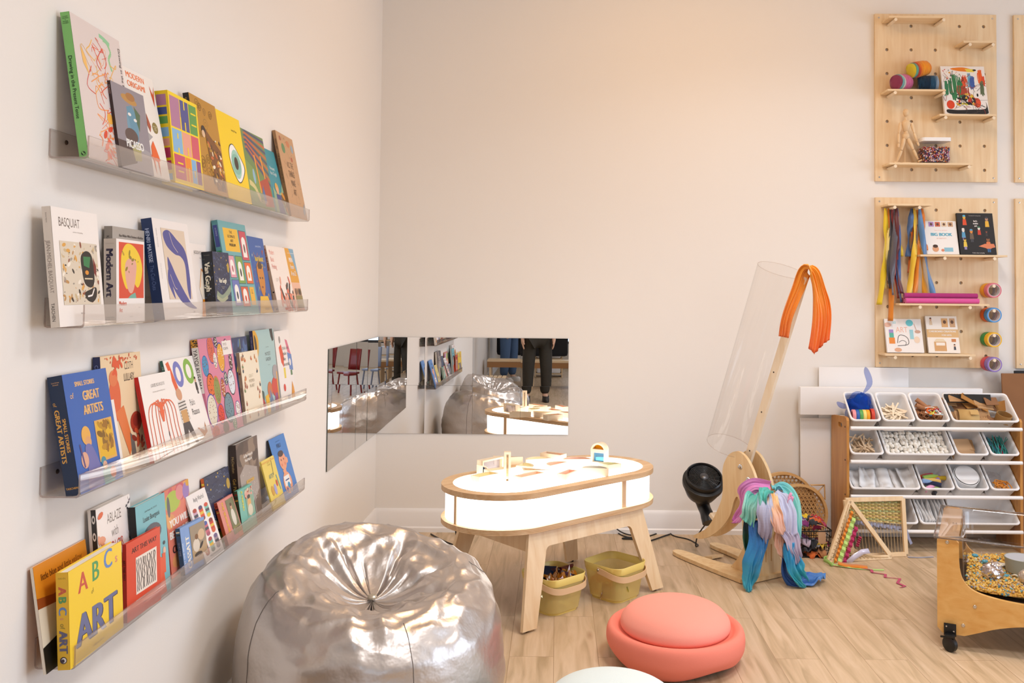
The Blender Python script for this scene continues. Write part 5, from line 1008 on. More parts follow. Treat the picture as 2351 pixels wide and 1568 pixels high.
silk([(1.20, 4.60, .20), (1.205, 4.60, .10), (1.24, 4.60, .03), (1.31, 4.60, .012), (1.37, 4.615, .012)], (.07, .12, .12), ['1c4a9a', '1f58aa', '2f6ab4', '3a7ac0'], 'royal blue silk spreading on the floor beside the wind tunnel', seed=13, fold=.016)
silk([(1.235, 4.65, .24), (1.25, 4.66, .14), (1.275, 4.67, .05)], (.02, .03), ['c23a6a', 'c9406f', 'b8305f'], 'thin crimson silk behind the royal blue one', seed=14, fold=.006)
OT = rail0 + TO + td * (rl - .01)
silk([OT + Vector((-.105, -.02, -.30)), OT + Vector((-.085, -.02, -.2)), OT + Vector((-.035, -.02, -.06)), OT + Vector((.0, -.03, .035)), OT + Vector((.045, -.03, .02)), OT + Vector((.075, -.02, -.09)), OT + Vector((.08, -.02, -.2)), OT + Vector((.065, -.02, -.34))], (.045, .07, .10), ['dd6a1c', 'ef8a1c', 'f29a1c', 'f0861c', 'e8601c'], 'orange silk hanging over the top of the tube rail', seed=15, fold=.012, side=(.95, .3, 0))

# ---------------------------------------------------------------- basket of fabric, woven trays, looms
wb = thing('wire_basket', 'black wire basket heaped with colourful fabric, behind the looms', 'basket', (1.452, 5.14, 0), RAD(4))
b = MB(); BX, BY, BH = .115, .085, .15
for z in (.004, .04, .076, .112, BH):
    q = rrect(-BX - .008 * z / BH, -BY - .008 * z / BH, BX + .008 * z / BH, BY + .008 * z / BH, .02, 3); b.tube([(x, y, z) for x, y in q], .0042 if z in (.004, BH) else .0021, 6, closed=True)
for k in range(9):
    x = -BX + .01 + k * (2 * BX - .02) / 8
    for s in (-1, 1): b.tube([(x, s * BY, .004), (x * 1.05, s * (BY + .008), BH)], .0021, 5)
for k in range(6):
    y = -BY + .01 + k * (2 * BY - .02) / 5
    for s in (-1, 1): b.tube([(s * BX, y, .004), (s * (BX + .008), y * 1.05, BH)], .0021, 5)
for k in range(7): b.tube([(-BX, -BY + .02 + k * .022, .004), (BX, -BY + .02 + k * .022, .004)], .002, 5)
part(wb, 'wire_frame', b, mat('black_wire', '121212', .4, metal=.3), smooth=60)
b = MB(); b.plate(rrect(-.022, 0, .022, .075, .004, 2), .003, frame((.06, -BY - .014, .080), (1, 0, 0), (0, .06, 1), (0, 1, 0))); part(wb, 'label_tag', b, mat('kraft_tag', 'c29a78', .8), smooth=0)
b = MB(); b.tube(spline([(-.05, -.07, .17), (.03, -.085, .185), (.09, -.08, .165), (.115, -.07, .12)], 5), .0022, 5); part(wb, 'rattan_handle', b, mat('rattan', 'cfa878', .6))
_r = random.Random(3)
FCOL = (('c92a2a', 'red'), ('d96a2a', 'orange'), ('7a2a6a', 'purple'), ('d9b43a', 'yellow'), ('2a4a9a', 'blue'), ('1c1c22', 'black'), ('b9a9bc', 'lilac'), ('8f8f96', 'grey'), ('e0cfa8', 'cream'), ('c98a5a', 'tan'), ('a83058', 'magenta'), ('3a3a44', 'charcoal'), ('e3bf2a', 'mustard'), ('4a4a50', 'slate'))
for k in range(26):
    c, nm = FCOL[k % len(FCOL)]; lay = 0 if k < 12 else 1
    x, y = _r.uniform(-.085, .085), _r.uniform(-.06, .06); z = (_r.uniform(.03, .11) if lay == 0 else .165 + .03 * (1 - (x / .1) ** 2) + _r.uniform(-.01, .015))
    if lay == 0 and k % 2: y = -.06
    o = thing('fabric_scrap', '%s fabric scrap %s the black wire basket' % (nm, 'low inside' if lay == 0 else 'heaped on top of') if k < 14 or k >= 14 else '', 'cloth', (1.452 + x, 5.14 + y, z), _r.uniform(0, 6), group='%s fabric scraps in the wire basket %s' % (nm, lay))
    b = MB(); n = 9; P = []
    for i in range(n):
        row = []
        for j in range(n):
            u, v = i / (n - 1) - .5, j / (n - 1) - .5; q = Vector((u * 5 + k * 3, v * 5, 1)); row.append((u * .085 + .012 * noise.noise(q * 1.7), v * .075, .032 * noise.noise(q) - .05 * (u * u + v * v)))
        P.append(row)
    b.grid(P); part(o, 'cloth', b, mat('scrap_' + c, c, .85, sheen=.2), smooth=60, solid=.003)
def woven_tray(loc, r, tilt, label, corners):
    o = thing('woven_tray', label, 'tray', loc, rot=(RAD(90 - tilt), 0, RAD(3)), group='round woven trays leaning on the wall')
    b = MB(); b.lathe([(r - .016, 0), (r, 0), (r, .03), (r - .016, .03), (r - .016, 0)], 48, cap=False); part(o, 'bent_rim', b, wood('rim_bamboo', 'cf9f62', 'dcb47c', 0), smooth=40)
    b = MB(); st = .021; k = -r
    while k < r:
        h = sqrt(max(0, (r - .016) ** 2 - k * k))
        if h > .02:
            for a, zz in ((RAD(0), .006), (RAD(60), .009), (RAD(120), .012)):
                M = Matrix.Rotation(a, 4, 'Z'); b.box((0, k, zz), (2 * h, .0065, .0025), M=M)
        k += st
    part(o, 'woven_base', b, wood('cane', 'b98c56', 'd0a670', 0, rough=.6), smooth=0)
    if corners:
        for sx in (1, -1):
            b = MB()
            for tri in ([(sx * r * .72, r * .72), (sx * r * .95, r * .95), (sx * r * .95, r * .45)], [(sx * r * .72, r * .72), (sx * r * .45, r * .95), (sx * r * .95, r * .95)]): b.tube([(*p, .012) for p in tri], .006, 6, closed=True)
            part(o, 'corner_brace', b, wood('rim_bamboo', 'cf9f62', 'dcb47c', 0), smooth=40)
    return o
woven_tray((1.478, 5.385, .172), .172, 8, 'round woven cane tray leaning behind the wire basket, in front of the other tray', True)
woven_tray((1.40, 5.455, .202), .20, 5, 'round woven cane tray farther back, against the wall and lower board', False)

LW = wood('loom_wood', 'e3c193', 'f0d6ae', 2)
def bar(p, q, w, d, up=(0, 0, 1)):
    p, q = Vector(p), Vector(q); a = (q - p).normalized(); s = Vector(up).cross(a).normalized(); n = a.cross(s); b = MB(); b.box(((q - p).length / 2, 0, 0), ((q - p).length, w, d), bev=.002, M=frame(p, a, s, n)); return b
def strip(pts, w, side, c, mb):
    pts = [Vector(p) for p in pts]; sd = Vector(side).normalized(); mb.cur = lin(c)
    V = [mb.vs([p - sd * w / 2, p + sd * w / 2]) for p in pts]
    for i in range(len(V) - 1): mb.face((V[i][0], V[i + 1][0], V[i + 1][1], V[i][1]))
STRING = mat('loom_string', 'cdb083', .7)
LO = Vector((1.66, 5.0, 0))
lm = thing('square_loom', 'square wooden weaving loom with straw weave across its top, leaning on the bin rack', 'loom', LO)
c00, c10, c11, c01 = Vector((.03, .045, .012)), Vector((.355, .10, .012)), Vector((.348, .125, .322)), Vector((.0, .075, .322))
nrm = (c10 - c00).cross(c01 - c00).normalized()
for p, q in ((c00, c10), (c10, c11), (c11, c01), (c01, c00)): part(lm, 'frame_bar', bar(p, q, .024, .018, nrm), LW, smooth=0)
for k in range(16):
    t = (k + 1) / 17; b = MB(); b.tube([c00.lerp(c10, t) - nrm * .011, c01.lerp(c11, t) - nrm * .011], .0014, 5); part(lm, 'warp_string', b, STRING)
b = MB(); R = random.Random(2)
for r in range(13):
    z0 = 1 - .035 - r * .025; pts = []
    for k in range(18): t = k / 17; pts.append(c00.lerp(c10, t).lerp(c01.lerp(c11, t), z0 - .12 * t * r / 12 - .0) - nrm * (.011 + (.005 if (k + r) % 2 else -.005)))
    strip(pts, .0085, c01 - c00, ['c9b46a', 'a9ae74', 'd6c07c', 'b7a860', 'd9b878'][r % 5], b)
part(lm, 'straw_weave', b, DYE, smooth=0, recalc=False, solid=.003)
b = MB()
for r in range(2):
    pts = []
    for k in range(18): t = k / 17; pts.append(c00.lerp(c10, t).lerp(c01.lerp(c11, t), .63 - .17 * t - .022 * r) - nrm * (.011 + (.006 if (k + r) % 2 else -.006)))
    strip(pts, .016, c01 - c00, '9a9cb0', b)
strip([c10.lerp(c11, .45) - nrm * .015 + Vector((.01, 0, .02)), c10.lerp(c11, .3) - nrm * .03 + Vector((.03, -.02, 0)), c10.lerp(c11, .18) - nrm * .03 + Vector((.045, -.02, 0))], .018, (.7, .3, .3), '8f91a8', b)
strip([c10 + Vector((.0, -.03, -.008)), c10 + Vector((.06, -.035, -.009)), c10 + Vector((.15, -.02, -.009))], .012, (0, 1, 0), 'a4a6b8', b)
part(lm, 'grey_ribbon_weave', b, DYE, smooth=0, recalc=False, solid=.0015)
t0, t1, t2 = Vector((.012, .085, .328)), Vector((-.128, .012, .012)), Vector((.25, .09, .012))
ltr = thing('triangle_loom', 'triangular wooden loom woven with orange, lime and crimson ribbons', 'loom', LO + Vector((0, -.045, 0)))
n2 = (t1 - t2).cross(t0 - t2).normalized()
if n2.y > 0: n2 = -n2
for p, q in ((t1, t2), (t2, t0), (t0, t1)): part(ltr, 'frame_bar', bar(p, q, .024, .018, n2), LW, smooth=0)
for k in range(15):
    t = (k + 1) / 16; b = MB(); b.tube([t0.lerp(t1, t) + n2 * .011, t0.lerp(t2, t).lerp(t1.lerp(t2, t), .0) * 1 + n2 * .011 if False else t1.lerp(t2, t) + n2 * .011], .0014, 5) if k % 1 == 0 else None; part(ltr, 'warp_string', b, STRING)
b = MB(); e = (t1 - t0).normalized(); pr = (t2 - t0); pr = (pr - e * pr.dot(e)).normalized()
def wv(off, w, c, l0, l1, nn=24, amp=.007, mm=b):
    strip([t0 + e * (l0 + (l1 - l0) * k / nn) + pr * off + n2 * (.012 + (amp if k % 2 else -amp * .3)) for k in range(nn + 1)], w, pr, c, mm)
LL = (t1 - t0).length
wv(.030, .016, 'e0862a', .05, LL - .0); wv(.054, .024, 'b9d878', .08, LL - .0, 16); wv(.085, .022, 'b02a58', .12, LL * .95, 14)
wv(.125, .018, 'a82850', .16, LL * .62, 10)
part(ltr, 'ribbon_weave', b, DYE, smooth=0, recalc=False, solid=.002)
b = MB(); strip([t0 + e * (LL * .92) + pr * .10 + n2 * .02, t0 + e * (LL * .78) + pr * .125 + n2 * .025, t0 + e * (LL * .66) + pr * .16 + n2 * .025, t0 + e * (LL * .6) + pr * .20 + n2 * .02], .03, pr * .6 + e * .5, 'd3cde0', b)
part(ltr, 'iridescent_ribbon', b, attr_mat('iridescent', .15, coat=.6, spec=.9), smooth=60, recalc=False, solid=.001)
b = MB(); strip(spline([(-.12, -.05, .02), (-.135, -.07, .012), (-.15, -.04, .02), (-.16, .0, .02), (-.14, .03, .02), (-.1, .02, .03)], 5), .022, (0.1, 0, 1), 'a3c86a', b)
strip(spline([(-.14, -.055, .012), (-.05, -.09, .006), (.05, -.12, .004), (.13, -.125, .004)], 5), .014, (.2, 1, .2), 'b4d47a', b); part(ltr, 'lime_tail', b, DYE, smooth=60, recalc=False, solid=.001)
b = MB(); strip([(-.09, -.05, .02), (-.03, -.07, .008), (.02, -.11, .006), (.06, -.13, .006), (.05, -.17, .004), (.11, -.2, .004), (.09, -.25, .004), (.16, -.27, .004), (.12, -.34, .004), (.14, -.39, .004), (.11, -.41, .004)], .016, (1, .1, 0), 'b83a60', b); part(ltr, 'crimson_tail', b, DYE, smooth=0, recalc=False, solid=.001)
b = MB(); strip(spline([(-.10, -.06, .02), (-.05, -.075, .01), (.0, -.09, .012), (.05, -.10, .008)], 5), .035, (.2, 1, .3), 'd9802a', b); part(ltr, 'orange_tail', b, DYE, smooth=60, recalc=False, solid=.001)

# ---------------------------------------------------------------- bin rack
rk = thing('bin_rack', 'wooden toy bin rack with white rails, full of white plastic bins', 'rack', (1.704, 5.18, 0))
def side(x, lab):
    b = MB(); o = [(0, 0), (.29, 0), (.29, .745), (.275, .757), (.04, .778), (.012, .773), (0, .758)]
    b.plate(o, .015, frame((x, 0, 0), (0, 1, 0), (0, 0, 1), (1, 0, 0)), holes=[rrect(.085, .705, .155, .732, .012, 4)]); part(rk, 'side_panel', b, PINE, smooth=30)
    for z in (.7188, .5248, .3236, .1244):
        b = MB(); b.lathe([(.006, 0), (.005, .002), (0, .0022)], 8, frame((x - .0 if x == 0 else x + .015, .03, z), (0, 1, 0), (0, 0, 1), (-1 if x == 0 else 1, 0, 0))); part(rk, 'screw', b, mat('dark_screw', '4a3a30', .4, metal=.6))
side(0, 0); side(1.014, 1)
RZ = (.7188, .5248, .3236, .1244)
for z in RZ:
    for y, dz in ((-.022, 0), (.186, .036)):
        b = MB(); b.tube([(.015, y + .0, z + dz), (1.014, y, z + dz)], .0105, 12); part(rk, 'rail', b, WHITEP, smooth=60)
BT = RAD(42); BLEN, BDEP = .220, .119
def bin_(x0, x1, row, label, nm='storage_bin'):
    w = x1 - x0 - .006; zf = RZ[row] + .043
    o = thing(nm, label, 'bin', ((x0 + x1) / 2, 5.168, zf), group='white plastic bins in the rack', rot=(BT, 0, 0))
    def ring(k, z, ins): return [(x, y, z) for x, y in rrect(-w / 2 + ins, ins, w / 2 - ins, BLEN - ins, .022, 4)]
    b = MB()
    b.grid([ring(0, -.008, 0), ring(0, 0, -.001), ring(0, .003, .003), ring(0, .001, .009), ring(0, -.02, .011), ring(0, -BDEP + .012, .024), ring(0, -BDEP + .004, .032)], closed_v=True)
    b.face(b.vs(ring(0, -BDEP + .004, .032))); b.grid([ring(0, -.008, 0), ring(0, -.008, .008), ring(0, -BDEP, .021), ], closed_v=True); b.face(list(reversed(b.vs(ring(0, -BDEP, .021)))))
    part(o, 'tub', b, WHITEP, smooth=45, recalc=False)
    return o
def inbin(x0, x1, row, u, v, d):
    """point inside a bin: u 0..1 across, v along the slope (m from the front rim), d above its floor"""
    zf = RZ[row] + .043; y, z = v, -BDEP + .006 + d
    return Vector((x0 + (x1 - x0) * u, 5.168 + y * cos(BT) - z * sin(BT), zf + y * sin(BT) + z * cos(BT)))
COLS = {0: [(1.724, 1.908), (1.914, 2.108), (2.114, 2.312), (2.32, 2.717)], 1: [(1.724, 1.924), (1.931, 2.339), (2.345, 2.538), (2.544, 2.717)],
        2: [(1.724, 2.137), (2.143, 2.338), (2.344, 2.538), (2.544, 2.717)], 3: [(1.724, 1.924), (1.93, 2.124), (2.13, 2.32), (2.327, 2.717)]}
BLAB = [['white bin with blue tulle and tape rolls, top row next to the wooden panel', 'white bin of craft sticks, top row', 'white bin of cardboard tubes and bright cords, top row', 'wide white bin of cut cardboard pieces, top row'],
        ['white bin of clothes pegs, second row next to the wooden panel', 'wide white bin of cotton balls, second row', 'white bin of square cardboard sheets, second row', 'white bin of teal pipe cleaners, second row'],
        ['wide white bin of folded white paper, third row', 'white bin of colourful felt rolls, third row', 'white bin holding round white plates, third row', 'white bin with orange yarn, third row'],
        ['white bin of white packing scraps, bottom row behind the looms', 'white bin with a brown cardboard tube, bottom row', 'white bin of white sheets standing on edge, bottom row', 'wide white bin, bottom row behind the clear sensory tub']]
for r in range(4):
    for (x0, x1), lb in zip(COLS[r], BLAB[r]): bin_(x0, x1, r, lb)
_r = random.Random(21)
def IB(r, c, u, v, d): return inbin(*COLS[r][c], r, u, v, d)
def orient(rx, ry, rz): return (BT + rx, ry, rz)
def rotS(a, tilt=0): return (Matrix.Rotation(BT, 3, 'X') @ Matrix.Rotation(a, 3, 'Z') @ Matrix.Rotation(tilt, 3, 'Y')).to_euler()
def small(name, loc, rot, mb_, m, label, cat, group, pn='body', **k):
    o = mb_.build(name, m, None, loc=loc, **k); o.rotation_euler = rot; return tag(o, label, cat, group)
def copies(proto, n, place, label=None):
    for i in range(n):
        o = proto if i == 0 else proto.copy()
        if i: COL.objects.link(o)
        o.location, o.rotation_euler = place(i)
# tape rolls and tulle
for k, (c, nm) in enumerate((('e8949a', 'pink'), ('2a5fae', 'blue'), ('5aa352', 'green'), ('f0d878', 'pale yellow'), ('f2a51c', 'amber'), ('d0402a', 'red'))):
    b = MB(); R0 = .036 if k < 5 else .042; b.lathe([(.024, -.0095), (R0 - .001, -.0095), (R0, -.008), (R0, .008), (R0 - .001, .0095), (.024, .0095), (.024, -.0095)], 32, Matrix.Rotation(RAD(90), 4, 'Y'), cap=False)
    small('tape_roll', Vector((1.757 + k * .0205 + (.006 if k == 5 else 0), 5.168 + .052, RZ[0] + .064)), (0, 0, RAD(-6)), b, mat('tape_' + c, c, .5), '%s roll of tape in the row in front of the blue tulle' % nm, 'tape', 'tape rolls in the first bin', smooth=40)
tl = thing('tulle_bundle', 'puff of blue tulle bursting out of the top bin', 'fabric', IB(0, 0, .5, .13, .08), group=None)
for lay, (sz, al, c) in enumerate(((.075, .62, '1f54b8'), (.088, .32, '2a62c4'), (.10, .12, '4a6ed0'))):
    b = MB(); n = 26; P = []
    for i in range(n + 1):
        th = pi * i / n; row = []
        for j in range(36):
            ph = 2 * pi * j / 36; d = Vector((sin(th) * cos(ph), sin(th) * sin(ph), cos(th))); rr = sz * (.9 + .4 * noise.noise(d * 1.6 + Vector((lay * 3, 0, 0))) + .14 * noise.noise(d * 4 + Vector((0, lay, 0))))
            row.append(d * rr * Vector((1, 1, 1)).x if False else Vector((d.x * rr * .92, d.y * rr * .62 , d.z * rr * .95)))
        P.append(row)
    b.grid(P, closed_v=True); part(tl, 'gauze_layer', b, clear('tulle_%d' % lay, 'dfe6f6', gloss=.0, body=al, bodycol=c), smooth=80)
b = MB(); b.tube(spline([(.02, 0, .08), (.06, .0, .14), (.05, .02, .21), (.035, .0, .24)], 6), [.016 * sin(pi * k / 18) + .002 for k in range(19)], 8, flat=.4); b.tube(spline([(-.06, 0, .0), (-.11, -.01, .01), (-.135, 0, .03)], 6), [.014 * sin(pi * k / 12) + .003 for k in range(13)], 8, flat=.4)
part(tl, 'stray_wisps', b, clear('tulle_wisp', 'dfe4f4', gloss=0, body=.16, bodycol='6a80d8'), smooth=80)['kind'] = 'stuff'
# craft sticks, pegs
b = MB(); b.plate(stadium(.052, .0045, 6), .0018, ZF((0, 0, 0))); st = small('craft_stick', (0, 0, 0), (0, 0, 0), b, PALEX, 'pale wooden craft stick lying in the second top bin', 'craft stick', 'craft sticks', smooth=0)
copies(st, 60, lambda i: (IB(0, 1, _r.uniform(.34, .66), _r.uniform(.062, .135), .035 + .0009 * i), rotS(_r.choice([.2, .7, 1.2, -.5, -.9, 2.6]) + _r.uniform(-.3, .3), _r.uniform(-.12, .12))))
b = MB(); b.box((0, 0, 0), (.062, .0075, .0045)); b.box((0, 0, .0052), (.062, .0075, .0045)); st = small('clothes_peg', (0, 0, 0), (0, 0, 0), b, wood('peg_wood', 'd8b892', 'ead0ae', 0), 'wooden clothes peg in the bin beside the wooden panel', 'peg', 'clothes pegs', smooth=0)
copies(st, 54, lambda i: (IB(1, 0, _r.uniform(.26, .74), _r.uniform(.05, .15), .025 + .0012 * i), rotS(_r.uniform(0, 3.1), _r.uniform(-.5, .5))))
# cardboard tubes + cords
CARD = mat('brown_card', 'b48a5e', .85, var=.06, vscale=30); CARDD = mat('dark_card', '8a5f3c', .85, var=.06); CARDI = mat('tube_card', 'a8744e', .85)
b = MB(); b.lathe([(.011, -.04), (.0135, -.04), (.0135, .04), (.011, .04), (.011, -.04)], 16, Matrix.Rotation(RAD(90), 4, 'Y'), cap=False); st = small('cardboard_tube', (0, 0, 0), (0, 0, 0), b, CARDI, 'small brown cardboard tube in the third top bin', 'tube', 'small cardboard tubes', smooth=40)
copies(st, 34, lambda i: (IB(0, 2, _r.uniform(.3, .7), _r.uniform(.07, .15), .035 + .0018 * i), rotS(_r.uniform(0, 3.1), _r.uniform(-.4, .4))))
for k, (c, nm) in enumerate((('e8641c', 'orange'), ('e9d64a', 'yellow'), ('c9e0ec', 'pale blue'), ('a8283a', 'red'), ('f0701c', 'vivid orange'), ('4a7ac0', 'blue'), ('f2eee8', 'white'), ('e0e060', 'lime'))):
    b = MB(); R = random.Random(k + 40); b.tube(spline([(R.uniform(-.05, .05), R.uniform(-.03, .03), R.uniform(0, .02)) for _ in range(7)], 5), .0032, 6)
    small('craft_lace', IB(0, 2, .56, .065, .108), (BT, 0, k), b, mat('cord_' + c, c, .6), '%s cord tangled in the bin of cardboard tubes' % nm, 'cord', None, smooth=60)
# cut cardboard pieces in the wide bin
def card(u, v, d, poly, t, rx, ry, rz, m, label, notch=0):
    b = MB(); b.plate(poly, t, ZF((0, 0, -t / 2))); small('cardboard_piece', IB(0, 3, u, v, d), (rx, ry, rz), b, m, label, 'cardboard', 'cardboard pieces in the wide bin', smooth=20)
def comb(w, h, n): 
    p = [(-w / 2, 0), (w / 2, 0)]; s = w / n
    for i in range(n): x = w / 2 - i * s; p += [(x, h), (x - s * .72, h), (x - s * .72, h * .78), (x - s, h * .78)]
    return p
REC = lambda w, h: [(-w / 2, -h / 2), (w / 2, -h / 2), (w / 2, h / 2), (-w / 2, h / 2)]
card(.36, .17, .12, REC(.27, .05), .012, RAD(75), 0, RAD(-3), mat('black_card', '24221f', .8), 'black strip at the back of the cardboard bin')
card(.20, .15, .115, comb(.10, .05, 6), .004, RAD(60), 0, RAD(4), CARD, 'pale corrugated piece at the back corner of the cardboard bin')
card(.42, .12, .12, comb(.17, .055, 9), .004, RAD(35), RAD(28), RAD(-8), mat('gold_card', 'a97435', .8), 'long slanting golden cardboard strip with notches')
card(.70, .15, .12, REC(.085, .05), .004, RAD(55), 0, RAD(12), CARDD, 'dark brown rectangle at the back of the cardboard bin')
card(.60, .105, .10, comb(.11, .05, 7), .006, RAD(40), RAD(8), RAD(14), CARD, 'corrugated comb-edged piece in the middle of the cardboard bin')
card(.58, .125, .105, comb(.12, .04, 8), .006, RAD(46), RAD(8), RAD(10), CARD, 'second corrugated comb-edged piece behind the first')
card(.44, .03, .085, comb(.12, .035, 8), .004, RAD(30), 0, RAD(-4), CARD, 'comb-edged piece at the front of the cardboard bin')
card(.62, .035, .08, [(-.03, -.02), (.04, -.02), (.0, .04)], .004, RAD(50), 0, RAD(20), CARDD, 'dark triangular scrap at the front of the cardboard bin')
card(.14, .06, .09, REC(.05, .06), .004, RAD(70), RAD(10), RAD(40), CARD, 'upright scrap by the near wall of the cardboard bin')
for k in range(12):
    R = random.Random(k + 300); card(.12 + .76 * (k % 6) / 5 + R.uniform(-.03, .03), .055 + .10 * (k // 6), .045 + .02 * (k // 6) + R.uniform(0, .02), comb(R.uniform(.08, .11), R.uniform(.05, .07), 6) if k % 3 == 0 else REC(R.uniform(.07, .1), R.uniform(.05, .075)), .004, BT + R.uniform(-.4, .5), R.uniform(-.3, .3), R.uniform(-.4, .4), (CARD, CARDD, mat('gold_card', 'a97435', .8))[k % 3], '%s cardboard scrap low in the wide cardboard bin' % (('brown notched', 'dark brown', 'golden')[k % 3]))
b = MB(); b.grid([[(x, .048 * cos(t), .036 * sin(t)) for t in [pi * 1.15 * k / 16 - .3 for k in range(17)]] for x in (-.055, .055)]); small('cardboard_piece', IB(0, 3, .30, .065, .082), (BT * .6, 0, RAD(-12)), b, mat('tan_card', 'c8a468', .8), 'curved tan cardboard flap with a folded window', 'cardboard', 'cardboard pieces in the wide bin', smooth=60, solid=.003)
b = MB(); b.box((.02, -.02, .045), (.045, .035, .002)); small('cardboard_piece', IB(0, 3, .32, .07, .085), (BT * .9, 0, RAD(-12)), b, mat('tan_card', 'c8a468', .8), 'small tan folded tab on the curved flap', 'cardboard', 'cardboard pieces in the wide bin')
b = MB(); b.lathe([(.040, 0), (.044, 0), (.044, .05), (.040, .05), (.040, 0)], 32, cap=False); small('cardboard_ring', IB(0, 3, .82, .05, .055), (BT * .55, 0, RAD(20)), b, mat('ring_card', '9a7440', .8), 'round brown cardboard ring at the corner of the wide bin', 'cardboard', None, smooth=40)
# cotton balls
b = MB(); b.lathe([(0, -.0135), (.007, -.0115), (.012, -.006), (.0135, 0), (.012, .006), (.007, .0115), (0, .0135)], 10); cb = small('cotton_ball', (0, 0, 0), (0, 0, 0), b, mat('cotton', 'fcf5e8', .95, sheen=.3), 'fluffy off-white cotton ball in the wide second-row bin', 'cotton ball', 'cotton balls', smooth=80)
_cb = [(u, v, l) for l in range(2) for u in range(15) for v in range(8)]
copies(cb, len(_cb), lambda i: (IB(1, 1, .085 + .83 * _cb[i][0] / 14 + _r.uniform(-.015, .015), .038 + .02 * _cb[i][1] + _r.uniform(-.006, .006), .058 + .022 * _cb[i][2] + _r.uniform(-.006, .008)), (_r.uniform(0, 3), 0, 0)))
b = MB(); b.box((0, 0, 0), (.34, .16, .04)); small('cotton_filling', IB(1, 1, .5, .106, .026), (BT, 0, 0), b, mat('cotton', 'f3ebdc', .95), 'layer of packed cotton wool under the cotton balls', 'cotton', None)
# squares, pipe cleaners
b = MB(); b.box((0, 0, 0), (.115, .115, .005)); st = small('cardboard_sheet', (0, 0, 0), (0, 0, 0), b, mat('plain_card', 'c9a076', .85), 'square brown cardboard sheet stacked in its own bin', 'cardboard', 'square cardboard sheets', smooth=0)
copies(st, 7, lambda i: (IB(1, 2, .40 + _r.uniform(-.02, .02), .095, .025 + .0068 * i), rotS(_r.uniform(-.06, .06))))
b = MB(); b.plate(comb(.10, .03, 7), .004); st = small('corrugated_strip', (0, 0, 0), (0, 0, 0), b, CARD, 'corrugated strip beside the square cardboard sheets', 'cardboard', 'corrugated strips', smooth=0)
copies(st, 4, lambda i: (IB(1, 2, .78, .075 + .012 * i, .02 + .012 * i), rotS(RAD(78), .2)))
for k in range(60):
    c, nm = (('1f8f86', 'teal'), ('2aa8a0', 'turquoise'), ('1f6f9a', 'blue'), ('b02a4a', 'red'), ('3a5a4a', 'dark green'))[(0, 1, 0, 2, 1, 0, 4, 3, 1)[k % 9]]
    b = MB(); R = random.Random(k); b.tube(spline([(0, -.07, 0), (R.uniform(-.01, .01), 0, R.uniform(-.004, .006)), (R.uniform(-.02, .02), .075, R.uniform(-.004, .01))], 4), .0022, 5)
    small('pipe_cleaner', IB(1, 3, .25 + .5 * R.random(), .09, .03 + .055 * R.random()), rotS(R.uniform(-.5, .5)), b, mat('fuzzy_' + c, c, .9, sheen=.4), '%s fuzzy pipe cleaner in the end bin of the second row' % nm, 'pipe cleaner', nm + ' pipe cleaners', smooth=60)
# white paper, felt rolls, plates, yarn
WPAP = mat('bright_paper', 'f5f2ef', .8)
for k in range(9):
    b = MB(); R = random.Random(k + 5); w = R.uniform(.08, .12); P = [[(w * (i / 6 - .5), .14 * (j / 6 - .5), .012 * sin(i * 1.1 + k) + .008 * noise.noise(Vector((i * .6, j * .6, k)))) for j in range(7)] for i in range(7)]
    b.grid(P); small('folded_paper', IB(2, 0, .12 + .76 * k / 8, .105, .045 + .012 * (k % 3)), rotS(R.uniform(-.3, .3), R.uniform(-.3, .3)), b, WPAP, 'white folded paper in the wide third-row bin', 'paper', 'folded white papers', smooth=60, solid=.004)
for k, (c, nm) in enumerate((('d0641c', 'rust'), ('b02a50', 'magenta'), ('a9cf5a', 'lime'), ('caa81c', 'olive yellow'), ('c9281c', 'red'), ('9a7ab8', 'violet'), ('eac06a', 'sand'), ('8fb0d8', 'pale blue'), ('1f2a4a', 'navy'), ('bfe08a', 'light green'), ('e8a0c0', 'pink'), ('2a2a30', 'black'))):
    b = MB(); b.tube(spline([(-.045, 0, 0), (0, .004, .003), (.045, 0, 0)], 4), .0135, 10); R = random.Random(k + 90)
    small('felt_roll', IB(2, 1, .28 + .44 * R.random(), .03 + .10 * (11 - k) / 11, .055 + .035 * R.random()), rotS(R.uniform(-.9, .9), R.uniform(-.2, .2)), b, mat('felt_' + c, c, .9, sheen=.3), '%s felt roll in the third-row bin' % nm, 'felt', None, smooth=50)
b = MB(); b.lathe([(0, 0), (.062, 0), (.072, .012), (.073, .05), (.070, .05), (.066, .014), (0, .008)], 40); small('paper_bowl', IB(2, 2, .5, .11, .05), (BT * 1.0, 0, 0), b, WPAP, 'stack of round white paper bowls filling one third-row bin', 'bowl', None, smooth=40)
b = MB(); b.lathe([(0, .0), (.066, .0), (.067, .003), (0, .004)], 40); small('paper_disc', IB(2, 2, .5, .11, .102), (BT, 0, 0), b, WPAP, 'white round disc on top of the paper bowls', 'paper', None, smooth=40)
b = MB(); R = random.Random(1)
b.tube(spline([(R.uniform(-.05, .05), R.uniform(-.03, .03), R.uniform(0, .03)) for _ in range(44)], 4), .0034, 6); small('yarn_tangle', IB(2, 3, .5, .05, .075), (BT, 0, 0), b, mat('orange_yarn', 'd9881c', .9, sheen=.3), 'tangle of orange yarn in the end bin of the third row', 'yarn', None, smooth=60)
b = MB(); P = [[(.11 * (i / 8 - .5), .07 * (j / 8 - .5), .02 * noise.noise(Vector((i * .7, j * .7, 2)))) for j in range(9)] for i in range(9)]; b.grid(P); small('clear_film', IB(2, 3, .42, .13, .06), rotS(.2, .2), b, clear('scrap_film', 'f0eeee', gloss=1.6, rough=.08, body=.25, bodycol='d8d4d4'), 'crumpled clear film behind the orange yarn', 'film', None, smooth=20)
